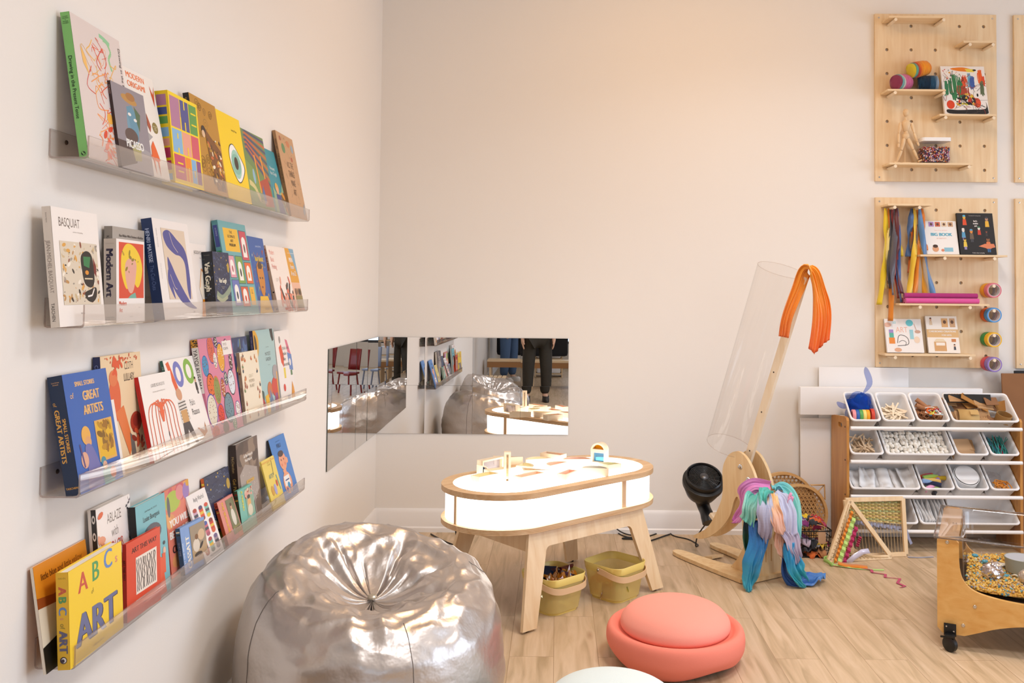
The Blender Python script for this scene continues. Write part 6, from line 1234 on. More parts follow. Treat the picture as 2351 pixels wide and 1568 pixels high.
for k in range(5):
    b = MB(); R = random.Random(k + 15); P = [[(.075 * (i / 6 - .5), .09 * (j / 6 - .5), .03 * noise.noise(Vector((i * .6 + k * 3, j * .6, k)))) for j in range(7)] for i in range(7)]
    b.grid(P); small('packing_scrap', IB(3, 0, .25 + .5 * R.random(), .06 + .09 * R.random(), .04 + .01 * k), rotS(R.uniform(-1, 1), .2), b, WPAP, 'white packing scrap in the bottom bin behind the looms', 'packing', 'white packing scraps', smooth=60, solid=.002)
b = MB(); b.lathe([(.040, -.06), (.043, -.06), (.043, .06), (.040, .06), (.040, -.06)], 28, Matrix.Rotation(RAD(90), 4, 'Y'), cap=False); small('wide_cardboard_tube', IB(3, 1, .45, .09, .045), rotS(RAD(40)), b, mat('kraft_tube', 'a87a54', .8), 'wide brown cardboard tube in the bottom-row bin', 'tube', None, smooth=40)
b = MB(); b.box((0, 0, 0), (.10, .05, .05), bev=.004); small('dark_block', IB(3, 1, .5, .15, .05), rotS(.3), b, mat('dark_stuff', '2a2420', .8), 'dark brown block behind the wide cardboard tube', 'block', None)
for k in range(8):
    b = MB(); P = [[(.018 * sin(j * .5 + k) * .3 + .0, .15 * (j / 8 - .5), .10 * (i / 4)) for j in range(9)] for i in range(5)]; b.grid(P)
    small('white_sheet', IB(3, 2, .16 + .68 * k / 7, .105, .006), (BT, RAD(-8 + 3 * (k % 4)), 0), b, WPAP, 'white sheet standing on edge in the bottom-row bin', 'paper', 'white sheets on edge', smooth=60, solid=.003)

# ---------------------------------------------------------------- boards behind the rack
FOAM = mat('foam_board', 'efecea', .8)
def board(c, s, label, rx=0, m=FOAM, name='foam_board'):
    o = boxbm((0, 0, 0), s, bev=.003).build(name, m, None, loc=c, smooth=30); o.rotation_euler = (rx, 0, 0); return tag(o, label, 'board', None)
board((2.06, 5.447, .842), (1.12, .045, .168), 'long white foam slab lying along the top of the bin rack')
board((1.92, 5.516, .593), (.56, .010, .90), 'tall white foam board standing behind the long slab')
board((2.08, 5.497, .365), (1.12, .012, .725), 'wide white board on the floor behind the bin rack', RAD(-.8))
board((2.94, 5.40, .512), (.40, .012, 1.02), 'brown cardboard sheet standing beyond the bin rack', RAD(-4), CARDD, 'brown_cardboard')
board((3.05, 5.45, .52), (.42, .012, 1.03), 'black sheet standing in for the dark gap behind the brown cardboard sheet', RAD(-3), mat('dark_gap_board', '1c1a19', .7), 'dark_gap_board')  # black sheet added to paint the shaded gap beyond the cardboard

# ---------------------------------------------------------------- peg boards
HOLES = [[(.0755 + .153 * i, .074 + .152 * j) for i in range(5)] for j in range(7)]
def pegboard(x0, z0, used, label, wd=.768, ht=1.063):
    o = thing('peg_board', label, 'peg board', (x0, D - .0195, z0), group='birch peg boards on the wall')
    hs = [circ(x, z, .0105, 12) for j, row in enumerate(HOLES) for i, (x, z) in enumerate(row) if (i, j) not in used]
    b = MB(); b.plate([(0, 0), (wd, 0), (wd, ht), (0, ht)], .018, frame((0, 0, 0), (1, 0, 0), (0, 0, 1), (0, 1, 0)), holes=hs); part(o, 'board', b, BIRCH, smooth=20)
    for x in (.025, wd - .025):
        for z in (.025, ht - .025):
            b = MB(); b.lathe([(.006, 0), (.005, .0015), (0, .0018)], 8, frame((x, 0, z), (1, 0, 0), (0, 0, 1), (0, -1, 0))); part(o, 'screw', b, STEEL)
    return o
def hx(i): return HOLES[0][i][0]
def hz(j): return HOLES[j][0][1]
PX, P1Z, P2Z = 1.997, 2.212, 1.046
pegboard(PX, P1Z, {(0, 6), (2, 6), (3, 5), (4, 5), (0, 3), (2, 3), (2, 2), (4, 2), (0, 0), (3, 0)}, 'upper birch peg board with yarn cones, painting and wooden mannequin')
pegboard(PX, P2Z, {(0, 6), (1, 6), (2, 4), (4, 4), (1, 2), (3, 2), (0, 0), (3, 0), (4, 3), (4, 1)}, 'lower birch peg board with ribbons, books and tape rolls')
for z0, lb in ((P1Z, 'upper'), (P2Z, 'lower')): pegboard(2.877, z0, set(), '%s bare peg board cut off by the picture edge' % lb)
YF = D - .0195
def pegshelf(x0, x1, z, label, pegs, dep=.122, t=.012):
    o = thing('peg_shelf', label, 'shelf', ((x0 + x1) / 2, YF, z), group='small birch shelves on peg boards'); w = x1 - x0
    b = MB(); b.box((0, -dep / 2 - .0003, t / 2), (w, dep, t), bev=.001); part(o, 'shelf_board', b, BIRCHX, smooth=0)
    for x in pegs:
        b = MB(); b.tube([(x - (x0 + x1) / 2, .004, -.0105), (x - (x0 + x1) / 2, -dep + .0, -.0105)], .010, 12); part(o, 'dowel_peg', b, PALE, smooth=60)
    return o
def hp(i): return PX + hx(i)
pegshelf(2.04, 2.385, P1Z + hz(6) + .014, 'empty shelf at the top of the upper peg board', (hp(0) + .01, hp(2)))
pegshelf(2.50, 2.70, P1Z + hz(5) + .014, 'short empty shelf high on the upper peg board', (hp(3) + .01, hp(4)))
SH3 = P1Z + hz(3) + .014; pegshelf(2.03, 2.39, SH3, 'shelf holding three yarn cones', (hp(0) + .005, hp(2)))
SH4 = P1Z + hz(2) + .014; pegshelf(2.35, 2.70, SH4, 'shelf holding the colourful canvas painting', (hp(2) + .01, hp(4)))
SH5 = P1Z + hz(0) + .014; pegshelf(2.04, 2.555, SH5, 'shelf holding the wooden mannequin and the bead jar', (hp(0) + .005, hp(3)))
pegshelf(2.03, 2.30, P2Z + hz(6) + .014, 'shelf at the top of the lower peg board above hanging ribbons', (hp(0), hp(1)))
S2 = 1.735; pegshelf(2.228, 2.762, S2, 'shelf holding the white book and the black book', (hp(2), hp(4)))
S3 = 1.434; pegshelf(2.098, 2.65, S3, 'shelf holding the rolls of pink and red fabric', (hp(1), hp(3)))
S4 = 1.125; pegshelf(2.01, 2.562, S4, 'lowest peg board shelf, holding two white craft books', (hp(0), hp(3)))

def yarn(loc, axis, cols, label, ln=.12, r=.05):
    o = thing('yarn_cone', label, 'yarn', loc, group='yarn cones on the shelf'); ax = Vector(axis).normalized(); sx = ax.cross(Vector((0, 0, 1))).normalized(); M = frame((0, 0, 0), sx, ax.cross(sx), ax)
    b = MB(); n = 46; m = 28; P = []
    for i in range(n + 1):
        t = i / n; q = r * (1 - .16 * abs(2 * t - 1) ** 3) * (1 + .012 * sin(i * 2.6)); 
        if i in (0, n): q *= .55
        P.append([M @ Vector((q * cos(2 * pi * k / m), q * sin(2 * pi * k / m), ln * (t - .5) + (.004 * sin(2 * pi * k / m * 2 + i)) * (0 < i < n))) for k in range(m)])
    V = [b.vs(p) for p in P]
    for i in range(n):
        t = i / (n - 1) * (len(cols) - 1); k = min(int(t), len(cols) - 2); f = min(1, max(0, (t - k - .3) / .4)); b.cur = tuple(a * (1 - f) + c * f for a, c in zip(lin(cols[k]), lin(cols[k + 1])))
        for j in range(m): b.face((V[i][j], V[i][(j + 1) % m], V[i + 1][(j + 1) % m], V[i + 1][j]))
    b.cur = lin(cols[0]); b.face(V[0][::-1]); b.cur = lin(cols[-1]); b.face(V[-1])
    part(o, 'wound_yarn', b, DYE, smooth=60, recalc=False)
yarn((2.135, YF - .07, SH3 + .0645), (.75, .5, .12), ['8a3a5a', '6aa0a0', 'b9c6b8', 'c25a86', 'c8618c', 'c25a86', 'c4608c', 'be5884', 'c25a86', 'b8507c'], 'pink yarn cone with teal end, lying on the shelf', r=.052)
yarn((2.305, YF - .06, SH3 + .0615), (.9, -.3, 0), ['0f3a5a', '123450', '0f2c46', '1f4a6a', '7f94a8'], 'dark navy-teal yarn cone lying next to the pink one', r=.049)
yarn((2.245, YF - .062, SH3 + .150), (.85, .3, .22), ['d9c93a', '5a9a8a', 'b03a2a', 'd96a1c', 'e0821c', 'e8921c', 'e88a1c', 'e8921c', 'e5861a', 'e07a14'], 'orange yarn cone stacked on top of the other two', r=.05, ln=.13)

def leaning(name, x, w, h, t, z, foot, label, cat, group, cover, art, spine=None, hard=True, pn='cover'):
    """a flat thing standing on a peg shelf and leaning back on the board; foot: distance of its lower front edge from the board"""
    a = math.asin(min(.9, (foot - t) / h)); U = Vector((1, 0, 0)); V = Vector((0, sin(a), cos(a))); N = Vector((0, -cos(a), sin(a)))
    org = Vector((x + w / 2, YF - foot, z)); o = thing(name, label, cat, org, group=group); B = frame((-w / 2, -.0004, .0006 + (t * sin(a))), U, V, N); bt = .0022
    cm = mat('cover_' + cover, cover, .42); b = MB()
    if name == 'book':
        for z0, z1 in ((-bt, 0), (-t, -t + bt)): b.box((w / 2, h / 2, (z0 + z1) / 2), (w, h, z1 - z0), M=B)
        b.box((bt / 2, h / 2, -t / 2), (bt, h, t), M=B); part(o, 'cover', b, cm, smooth=0)
        b = MB(); b.box((w / 2, h / 2, -t / 2), (w - 2 * bt - .002, h - .005, t - 2 * bt - .0002), M=B); part(o, 'page_block', b, PAPER, smooth=0)
    else: b.box((w / 2, h / 2, -t / 2), (w, h, t), bev=.001, M=B); part(o, 'stretched_canvas', b, cm, smooth=0)
    a_ = Art(w, h); art(a_); b = MB(); a_.emit(b, B); part(o, 'cover_print' if name == 'book' else 'paint', b, INK if name == 'book' else attr_mat('acrylic_paint', .3, coat=.3), smooth=0, recalc=False)
def A(a):
    R = random.Random(5); a.rect(0, 0, 1, 1, 'efe9e4'); a.scat(26, .03, .68, .4, .97, ['c9402a', '4a4440', 'd9a03a', '9aa0a8'], .004, .014, 3); a.poly(sp2([(.22, .95), (.5, .98), (.72, .93), (.7, .89), (.4, .9)], 5, True), 'e8801c'); a.poly([(.55, .95), (.78, .94), (.76, .88), (.6, .88)], 'e9d24a'); a.ell(.77, .92, .04, .02, '1c1a1a')
    def st(x, y0, y1, w, c):
        for k in range(14): xx = x + R.gauss(0, w); a.curve([(xx, y1 + R.uniform(-.05, .04)), (xx + R.uniform(-.02, .02), (y0 + y1) / 2), (xx + R.uniform(-.03, .03), y0 + R.uniform(-.04, .05))], R.uniform(.004, .010), c, 3)
    st(.30, .32, .8, .05, '2f7a4a'); st(.42, .34, .7, .04, '2f7a4a'); st(.12, .4, .68, .04, '2f7a52'); st(.52, .6, .78, .03, 'd9502a'); st(.63, .6, .82, .025, '6aa4c4'); st(.70, .55, .76, .02, '3a5aa4'); st(.88, .66, .9, .03, 'e8601c'); st(.95, .62, .76, .02, 'd9481c'); st(.9, .42, .66, .02, '5a6a4a'); st(.5, .4, .56, .06, 'a8402a')
    a.scat(30, .3, .2, .75, .42, ['e3d84a', 'd9a83a', 'c9402a', '1c1a1a'], .01, .03, 8); a.ell(.15, .2, .09, .09, 'd9401c'); a.ell(.76, .24, .08, .1, 'd9502a'); a.ell(.6, .28, .05, .08, 'b83a2a'); a.poly(sp2([(.06, .1), (.3, .09), (.6, .1), (.93, .12), (.95, .26), (.985, .1), (.94, .01), (.5, .01), (.1, .02)], 4, True), '1a1718')
    for k in range(44): x, y = R.uniform(.05, .9), R.uniform(.1, .85); a.curve([(x, y), (x + R.uniform(-.12, .12), y + R.uniform(-.12, .12)), (x + R.uniform(-.2, .2), y + R.uniform(-.2, .2))], R.uniform(.0012, .0025), R.choice(['2a2424', '2a2424', 'a83a2a', '4a3a34']), 4)
    a.scat(10, .45, .18, .8, .45, ['1c1a1a'], .015, .035, 4)
leaning('canvas_painting', 2.40, .275, .325, .018, SH4 + .0125, .085, 'white canvas with a wild multicoloured child painting', 'painting', None, 'f0ebe6', A)
def A(a):
    a.rect(0, 0, 1, 1, 'efebe7'); a.text('THE LITTLE ARTIST\'S', .5, .7, .03, 'e3a08a', al='c', wmax=.7); a.text('BIG BOOK', .5, .55, .095, '4aa8c4', al='c', wmax=.72, bold=.2); a.text('OF CREATIVITY', .5, .46, .03, 'e3a08a', al='c', wmax=.6)
    for k, c in enumerate(('b08ac0', 'd0694a', 'e3c9a8', 'c9a07a')): a.rect(.14 + k * .2, .83, .3 + k * .2, .97, c); a.ell(.22 + k * .2, .9, .04, .04, '6a4a3a')
    a.ell(.28, .16, .1, .09, 'd9a07a'); a.ell(.28, .24, .08, .05, '4a342a'); a.rect(.55, .08, .82, .2, '8cc0d4'); a.ell(.5, .12, .05, .04, 'd98a6a')
leaning('book', 2.293, .20, .217, .014, S2 + .0125, .066, 'white craft book with big blue title beside the black book', 'book', 'craft books on the peg board', 'efebe7', A)
def A(a):
    a.rect(0, 0, 1, 1, '23201f'); a.text("let's\nmake\nart", .5, .79, .04, 'efe9e4', al='c', wmax=.3, bold=.15); a.text('12 projects for young artists', .5, .93, .018, 'cfc6c0', al='c', wmax=.5)
    fig(a, .2, .64, .34, 'd9a83a', 'd9502a', '5ab0d0'); fig(a, .82, .6, .34, 'b98a6a', 'e3b03a', '3a3a44'); fig(a, .14, .34, .32, 'e0d8d0', '5a9ac0', 'e8e0d8', '8a84a8'); fig(a, .36, .3, .34, 'd98a3a', '6a5a4a', '5a9ac0', '4a4a50'); fig(a, .58, .42, .28, 'e8e0d8', 'c9402a', '3a7a5a'); fig(a, .8, .06, .4, '8a5a3a', 'd97a4a', '2a2422', '3a6a9a'); fig(a, .78, .4, .2, '8a4a34', '3a3432', '2a2422'); fig(a, .16, .12, .3, 'd9b44a', 'e3c34a', '4a342a', 'a89ac8'); a.poly([(.52, .2), (.7, .26), (.95, .26), (.98, .18), (.8, .14)], 'd9825a'); a.text('Craft, draw and play', .5, .03, .025, 'efe9e4', al='c', wmax=.6)
leaning('book', 2.498, .225, .268, .014, S2 + .0125, .070, 'black craft book with colourful paper figures', 'book', 'craft books on the peg board', '23201f', A)
def A(a):
    a.rect(0, 0, 1, 1, 'ebe6e2'); a.text('ART', .45, .6, .17, 'e8b09a', al='c', sx=.8); a.text('52', .22, .86, .07, '8accd0', bold=.1); a.ell(.68, .88, .1, .1, '6ac4cc'); a.rect(.1, .44, .22, .68, '5ab09a'); a.rect(.1, .58, .22, .68, 'a08ac4'); a.rect(.08, .26, .24, .44, 'e38a3a'); a.ell(.08, .82, .1, .07, 'dcb09a'); a.ell(.88, .62, .08, .05, 'c9a08a'); a.line([(.86, .62), (.8, .86)], .004, 'c9a08a')
    a.curve([(.3, .28), (.36, .5), (.5, .5), (.6, .4), (.58, .24), (.3, .2)], .004, '6a6664'); a.curve([(.34, .3), (.44, .36), (.54, .3), (.5, .2)], .003, '6a6664'); a.rect(.66, .4, .76, .68, '9accd4'); a.ell(.84, .38, .08, .1, 'e8d0b8'); a.ell(.3, .08, .1, .06, 'd9a888')
leaning('book', 2.042, .228, .213, .016, S4 + .0125, .072, 'white book of art activities with pale orange title', 'book', 'craft books on the peg board', 'ebe6e2', A)
def A(a):
    a.rect(0, 0, 1, 1, 'eee5da'); a.rect(0, .42, 1, .64, 'd8b07a'); a.text('CARDBOARD CREATIONS', .5, .56, .05, 'efe9e2', al='c', wmax=.86, bold=.1); a.text('FOR KIDS', .62, .46, .045, 'efe9e2', al='c', wmax=.5, bold=.1)
    fig(a, .16, .7, .28, 'd0a080', 'd8c0a0', '4a342a'); a.rect(.5, .7, .7, .94, 'd9a870'); a.rect(.76, .7, .93, .94, 'caa078'); a.ell(.6, .84, .05, .05, '6a4a34'); a.ell(.84, .84, .05, .05, '6a4a34'); a.rect(.2, .05, .58, .3, 'd0a06a'); a.rect(.26, .2, .54, .28, 'efe6da'); a.poly([(.2, .3), (.58, .3), (.5, .38), (.28, .38)], 'e3d0b0'); fig(a, .84, .04, .22, 'd0a080', '4a4a50', '4a342a'); a.rect(.76, .3, .9, .38, 'c9804a')
leaning('book', 2.298, .195, .232, .016, S4 + .0125, .072, 'cream and tan cardboard craft book beside the art activities book', 'book', 'craft books on the peg board', 'eee5da', A)
for k, (c, y, z, nm) in enumerate((('b8246a', .062, .0165, 'magenta'), ('d9509a', .095, .0165, 'bright pink'), ('c92a2a', .035, .0165, 'red'), ('a81a70', .075, .048, 'deep pink'))):
    o = thing('fabric_roll', '%s roll of fabric %s the peg board shelf' % (nm, 'on top of the others on' if k == 3 else 'lying on'), 'fabric', (2.37, YF - y, S3 + .0125 + z), group='fabric rolls on the peg board')
    b = MB(); R0 = .0165; P = []
    for i in range(13):
        P.append([(-.225 + .45 * i / 12, R0 * cos(t) * (1 + .05 * sin(i * 1.3 + k)), R0 * sin(t)) for t in [2 * pi * j / 16 for j in range(16)]])
    V = b.grid(P, closed_v=True); b.face(V[0][::-1]); b.face(V[-1]); part(o, 'rolled_cloth', b, mat('roll_' + c, c, .7, sheen=.3), smooth=50)
for k, (z, c1, c2, n1, n2) in enumerate(((1.578, 'd5707e', 'e8a01c', 'pink', 'orange'), (1.418, '4a90d0', 'd9601c', 'light blue', 'rust orange'), (1.268, 'e8b41c', '2f8f4a', 'yellow', 'green'), (1.112, '8a70b8', 'd04a5a', 'violet', 'rose red'))):
    zz = 1.5565 - .152 * k
    x = hp(4) + .006
    for (c, nm, y, rr) in ((c2, n2, .026, .0445), (c1, n1, .070, .0455)):
        o = thing('tape_roll', '%s tape roll %s on the %s peg' % (nm, 'behind the %s one' % n1 if y < .05 else 'in front of the %s one' % n2, ('topmost', 'second', 'third', 'lowest')[k]), 'tape', (x + (.0 if y < .05 else .004), YF - y, zz - .026), group='tape rolls on the pegs')
        M = Matrix.Rotation(RAD(90), 4, 'X'); b = MB(); b.lathe([(.0375, -.021), (rr, -.021), (rr + .0008, -.018), (rr + .0008, .018), (rr, .021), (.0375, .021), (.0375, -.021)], 36, M, cap=False); part(o, 'tape', b, mat('tape_' + c, c, .45), smooth=40)
        b = MB(); b.lathe([(.0355, -.0212), (.0375, -.0212), (.0375, .0212), (.0355, .0212), (.0355, -.0212)], 36, M, cap=False); part(o, 'card_core', b, mat('tape_core', 'd9cfd0', .6), smooth=40)
    o = thing('dowel_peg', 'pale wooden peg through the %s pair of tape rolls' % n1, 'peg', (x, YF, zz), group='pegs for tape rolls'); b = MB(); b.tube([(0, .003, 0), (0, -.10, 0)], .0095, 12); part(o, 'rod', b, PALE, smooth=60)

# mannequin and bead jar
mq = thing('mannequin', 'jointed wooden artist mannequin standing mid-stride on the shelf', 'mannequin', (2.165, YF - .065, SH5 + .0125))
MW = wood('mannequin_wood', 'dcb88c', 'ecd0a8', 2, rough=.4)
def limb(p, q, r0, r1, mb_):
    p, q = Vector(p), Vector(q); n = 8; mb_.tube([p.lerp(q, i / n) for i in range(n + 1)], [(r0 + (r1 - r0) * i / n) * (.72 + .5 * sin(pi * min(1, (i + 1.2) / (n + 1.6)))) for i in range(n + 1)], 12)
def mpart(nm, fn):
    b = MB(); fn(b); part(mq, nm, b, MW, smooth=60)
mpart('head', lambda b: b.lathe([(0, -.024), (.011, -.02), (.0165, -.006), (.018, .008), (.013, .022), (0, .027)], 18, ZF((.0, 0, .318))))
mpart('chest', lambda b: b.lathe([(.012, -.03), (.018, -.028), (.024, .0), (.03, .024), (.022, .034), (.008, .044), (.007, .056)], 18, ZF((0, 0, .232)) @ Matrix.Diagonal((1, .68, 1, 1))))
mpart('pelvis', lambda b: b.lathe([(.0, -.022), (.017, -.018), (.023, 0), (.018, .016), (0, .022)], 18, ZF((0, 0, .172)) @ Matrix.Diagonal((1, .7, 1, 1))))
mpart('waist', lambda b: limb((0, 0, .185), (0, 0, .206), .011, .011, b))
for nm, p, q, r0, r1 in (('upper_arm', (-.034, 0, .256), (-.046, -.004, .19), .009, .007), ('upper_arm', (.034, 0, .256), (.05, -.004, .192), .009, .007), ('forearm', (-.046, -.004, .188), (-.05, -.012, .128), .0075, .006), ('forearm', (.05, -.004, .19), (.066, -.014, .135), .0075, .006), ('hand', (-.05, -.012, .126), (-.053, -.014, .10), .006, .006), ('hand', (.066, -.014, .133), (.073, -.018, .11), .006, .006), ('thigh', (-.012, 0, .158), (-.028, .0, .085), .0115, .0085), ('thigh', (.012, 0, .158), (.042, -.01, .088), .0115, .0085), ('shin', (-.028, 0, .083), (-.05, .016, .016), .009, .0065), ('shin', (.042, -.01, .086), (.07, -.012, .026), .009, .0065)):
    mpart(nm, lambda b, p=p, q=q, r0=r0, r1=r1: limb(p, q, r0, r1, b))
for p in ((-.054, .008, .007), (.082, -.02, .018)):
    b = MB(); b.box((0, 0, 0), (.036, .016, .012), bev=.004, M=ZF(p) @ Matrix.Rotation(RAD(-20 if p[0] > 0 else 8), 4, 'Y')); part(mq, 'foot', b, MW, smooth=60)
b = MB(); b.box((0.0, .01, .004), (.05, .05, .008), bev=.001); b.tube([(0, .018, .006), (0, .016, .16)], .0025, 6); part(mq, 'stand', b, MW, smooth=40)
jr = thing('bead_jar', 'clear square jar with white lid, full of mixed beads', 'jar', (2.335, YF - .066, SH5 + .0125))
b = MB(); b.grid([[(x, y, z) for x, y in rrect(-.085 * k, -.052 * k, .085 * k, .052 * k, .014, 4)] for z, k in ((.001, .93), (.006, .97), (.06, 1.0), (.135, 1.01))], closed_v=True); part(jr, 'clear_wall', b, clear('jar_plastic', 'fbf9f8', gloss=.9), smooth=50)
b = MB(); b.plate(rrect(-.09, -.057, .09, .057, .016, 5), .022, ZF((0, 0, .1355))); part(jr, 'lid', b, WHITEP, smooth=40)
b = MB(); R = random.Random(4)
for k in range(620):
    f = R.random(); x, y, z = (R.uniform(-.078, .078), -.047, R.uniform(.008, .098)) if f < .6 else ((-.078 if R.random() < .6 else .078), R.uniform(-.045, .045), R.uniform(.008, .098)) if f < .8 else (R.uniform(-.075, .075), R.uniform(-.045, .045), .099 + R.uniform(-.006, .004))
    b.cur = lin(R.choice(['c9502a', '6a3a8a', 'e8e0da', '2a2a3a', 'd98a3a', 'a83a5a', '4a6ab0', 'e0c0a0', '7a4a34', 'd9a8c0'])); s = R.uniform(.0035, .0055); b2 = bmesh.new(); bmesh.ops.create_icosphere(b2, subdivisions=1, radius=s); b.merge(b2, ZF((x, y, z)))
b.cur = lin('6a4a4a'); b.box((0, 0, .05), (.148, .086, .088)); part(jr, 'beads', b, attr_mat('glossy_beads', .3), smooth=60)['kind'] = 'stuff'

# hanging ribbons
def ribbon(x, z0, ln, w, c, nm, seed, y, sway, which):
    o = thing('hanging_ribbon', '%s ribbon hanging in the %s bunch on the lower peg board' % (nm, which), 'ribbon', (x, YF - y, z0), group=None)
    R = random.Random(seed); b = MB(); n = 30; P = []; ph = R.uniform(0, 6)
    for i in range(n + 1):
        t = i / n; tw = .9 * sin(2.2 * pi * t * R.choice([1]) + ph) * min(1, 3 * t); cx = sway * t ** 1.3 + .010 * sin(5 * t + ph); cy = -.012 * sin(pi * min(1, t * 1.5)) + .008 * sin(6 * t + ph); hw = w / 2 * (.45 + .55 * min(1, t * 5))
        P.append([(cx - hw * cos(tw), cy - hw * sin(tw), -ln * t), (cx + hw * cos(tw), cy + hw * sin(tw), -ln * t)])
    b.grid(P); part(o, 'satin_strip', b, mat('satin_' + c, c, .4, sheen=.3), smooth=80, solid=.001)
zr = P2Z + hz(6) + .004
for k, (dx, ln, c, nm, y, sw) in enumerate(((-.03, .60, 'e8c81c', 'yellow', .05, -.045), (-.012, .50, '46464e', 'charcoal', .06, .005), (.0, .42, '7a1c1c', 'dark red', .07, .01), (.012, .56, 'b0301c', 'rust red', .055, .03), (.022, .585, '3a5a94', 'blue', .065, .035), (.03, .30, 'e0b81c', 'golden', .05, .02), (-.006, .70, 'e0861c', 'amber', .045, -.0), (-.02, .50, 'f0dc8a', 'pale yellow', .04, -.01), (.005, .54, '5a5660', 'grey', .08, -.005), (.02, .53, '5c1418', 'maroon', .075, .02))):
    ribbon(hp(0) + .005 + dx, zr, ln, .034, c, nm, k, y, sw, 'first')
for k, (dx, ln, c, nm, y, sw) in enumerate(((-.03, .30, '4a6a9a', 'steel blue', .05, -.035), (-.02, .58, 'f0c83a', 'sunny yellow', .065, -.03), (-.005, .585, 'e8881c', 'deep orange', .055, -.0), (.01, .56, '5a84b4', 'sky blue', .075, .075), (.022, .54, 'e8a01c', 'tangerine', .05, .02), (.03, .26, 'e07a1c', 'burnt orange', .06, .01), (.0, .42, '6a6660', 'stone grey', .045, -.02), (-.012, .40, 'd06a1c', 'copper', .04, -.035))):
    ribbon(hp(1) + .01 + dx, zr, ln, .034, c, nm, k + 30, y, sw, 'second')

# ---------------------------------------------------------------- sensory table
sw, sd = Vector((.902, -.432, 0)).normalized(), Vector((.44, .898, 0)).normalized()
ST = Vector((1.635, 3.80, 0)); SWD, SDP = 1.12, .62
stb = thing('sensory_table', 'low maple sensory table on black casters with a clear tub of grains', 'table', ST)
half = [(0, .085), (.0, .45), (.012, .462), (.07, .462), (.085, .445), (.086, .37)] + sp2([(.088, .34), (.10, .295), (.135, .258), (.20, .238), (.32, .226), (SWD / 2, .222)], 5)
bot = sp2([(SWD / 2, .145), (.36, .14), (.24, .115), (.15, .080), (.105, .062)], 5) + [(.02, .062), (.0, .085)]
prof = half[:-1] + [(SWD - x, y) for x, y in reversed(half)] + [(SWD - x, y) for x, y in reversed(bot)] + bot[1:-1]
for dd in (0, SDP - .02):
    b = MB(); b.plate(prof, .02, frame(sd * dd, sw, TZ, sd)); part(stb, 'side_panel', b, MAPLE, smooth=30)
    for x, z in ((.145, .19), (.10, .105), (.04, .445)):
        b = MB(); b.lathe([(.008, 0), (.0065, .0025), (0, .003)], 10, frame(sw * x + TZ * z + sd * (dd - .0005 if dd == 0 else dd + .0205), sw, TZ, -sd if dd == 0 else sd)); part(stb, 'bolt', b, STEEL)
for x in (.012, SWD - .03):
    b = MB(); b.plate([(.021, .22), (SDP - .021, .22), (SDP - .021, .455), (.021, .455)], .018, frame(sw * x, sd, TZ, sw)); part(stb, 'end_panel', b, mat('end_board', 'd2b292', .6), smooth=0)
for x in (.004, SWD - .084):
    b = MB(); b.box((x + .04, SDP / 2, .4545), (.08, SDP - .042, .012), M=frame((0, 0, 0), sw, sd, TZ)); part(stb, 'end_ledge', b, mat('end_board', 'd2b292', .6), smooth=0)
b = MB(); b.box((SWD / 2, SDP / 2, .217), (SWD - .1, SDP - .042, .012), M=frame((0, 0, 0), sw, sd, TZ)); part(stb, 'bottom_shelf', b, mat('dark_board', '4a382a', .6), smooth=0)
TUB = clear('tub_plastic', 'f7f4f2', gloss=1.1, rough=.03)
b = MB(); M = frame((0, 0, 0), sw, sd, TZ)
def tr(k, z, r=.04): return [M @ Vector((x, y, z)) for x, y in rrect(.10 - k, .028 - min(k, .01), SWD - .10 + k, SDP - .028 + min(k, .01), r, 6)]
def tro(z): return [M @ Vector((x, y, z)) for x, y in rrect(-.012, -.012, SWD + .012, SDP + .012, .012, 6)]
b.grid([tr(-.006, .232), tr(-.003, .236), tr(.0, .30), tr(.004, .455), tr(.010, .4645), tro(.4665), tro(.455)], closed_v=True); b.face(b.vs(tr(-.006, .232)))
part(stb, 'clear_tub', b, TUB, smooth=50)
b = MB(); b.tube(tro(.463), .0035, 6, closed=True); part(stb, 'tub_lip', b, clear('tub_lip', 'cfc9c6', gloss=1.3, body=.3, bodycol='8f8680'), smooth=60)
for x, y in ((.05, -.018), (SWD - .05, -.018), (.05, SDP + .018), (SWD - .05, SDP + .018)):
    C = M @ Vector((x, y, 0)); q = -1 if y < 0 else 1
    b = MB(); b.lathe([(.0, -.012), (.026, -.012), (.031, -.009), (.031, .009), (.026, .012), (0, .012)], 28, frame(C + TZ * .031 + sd * (q * .014), sd, TZ, sw) @ Matrix.Rotation(RAD(55), 4, 'Y')); part(stb, 'caster_wheel', b, BLACKP, smooth=35)
    b = MB(); b.box((0, 0, .085), (.048, .004, .052), bev=.001, M=frame(C + sd * (q * -.001 + (.0 if q < 0 else -.0)), sw, sd, TZ)); b.box((0, q * .016, .066), (.04, .034, .012), bev=.003, M=frame(C, sw, sd, TZ)); b.tube([C + TZ * .066 + sd * q * .016, C + TZ * .034 + sd * q * .014], .009, 10); b.box((-.026, q * .016, .058), (.022, .014, .006), bev=.002, M=frame(C, sw, sd, TZ)); part(stb, 'caster_plate', b, BLACKP, smooth=35)
    for dx, dz in ((-.014, .098), (.014, .08)):
        b = MB(); b.lathe([(.004, 0), (.003, .0015), (0, .002)], 8, frame(C + sw * dx + TZ * dz + sd * (q * .002), sw, TZ, sd * q)); part(stb, 'plate_screw', b, STEEL)
b = MB()
for xx in (.0, .013): b.line if False else b.box((xx, 0, 0), (.0025, .012, .0004), M=frame(sw * .055 + sd * .27 + TZ * .4675, sw, sd, TZ))
b.box((.0065, -.006, 0), (.02, .0025, .0004), M=frame(sw * .055 + sd * .27 + TZ * .4675, sw, sd, TZ)); part(stb, 'maker_mark', b, mat('mark_grey', '5a4a40', .7), smooth=0)['kind'] = 'stuff'
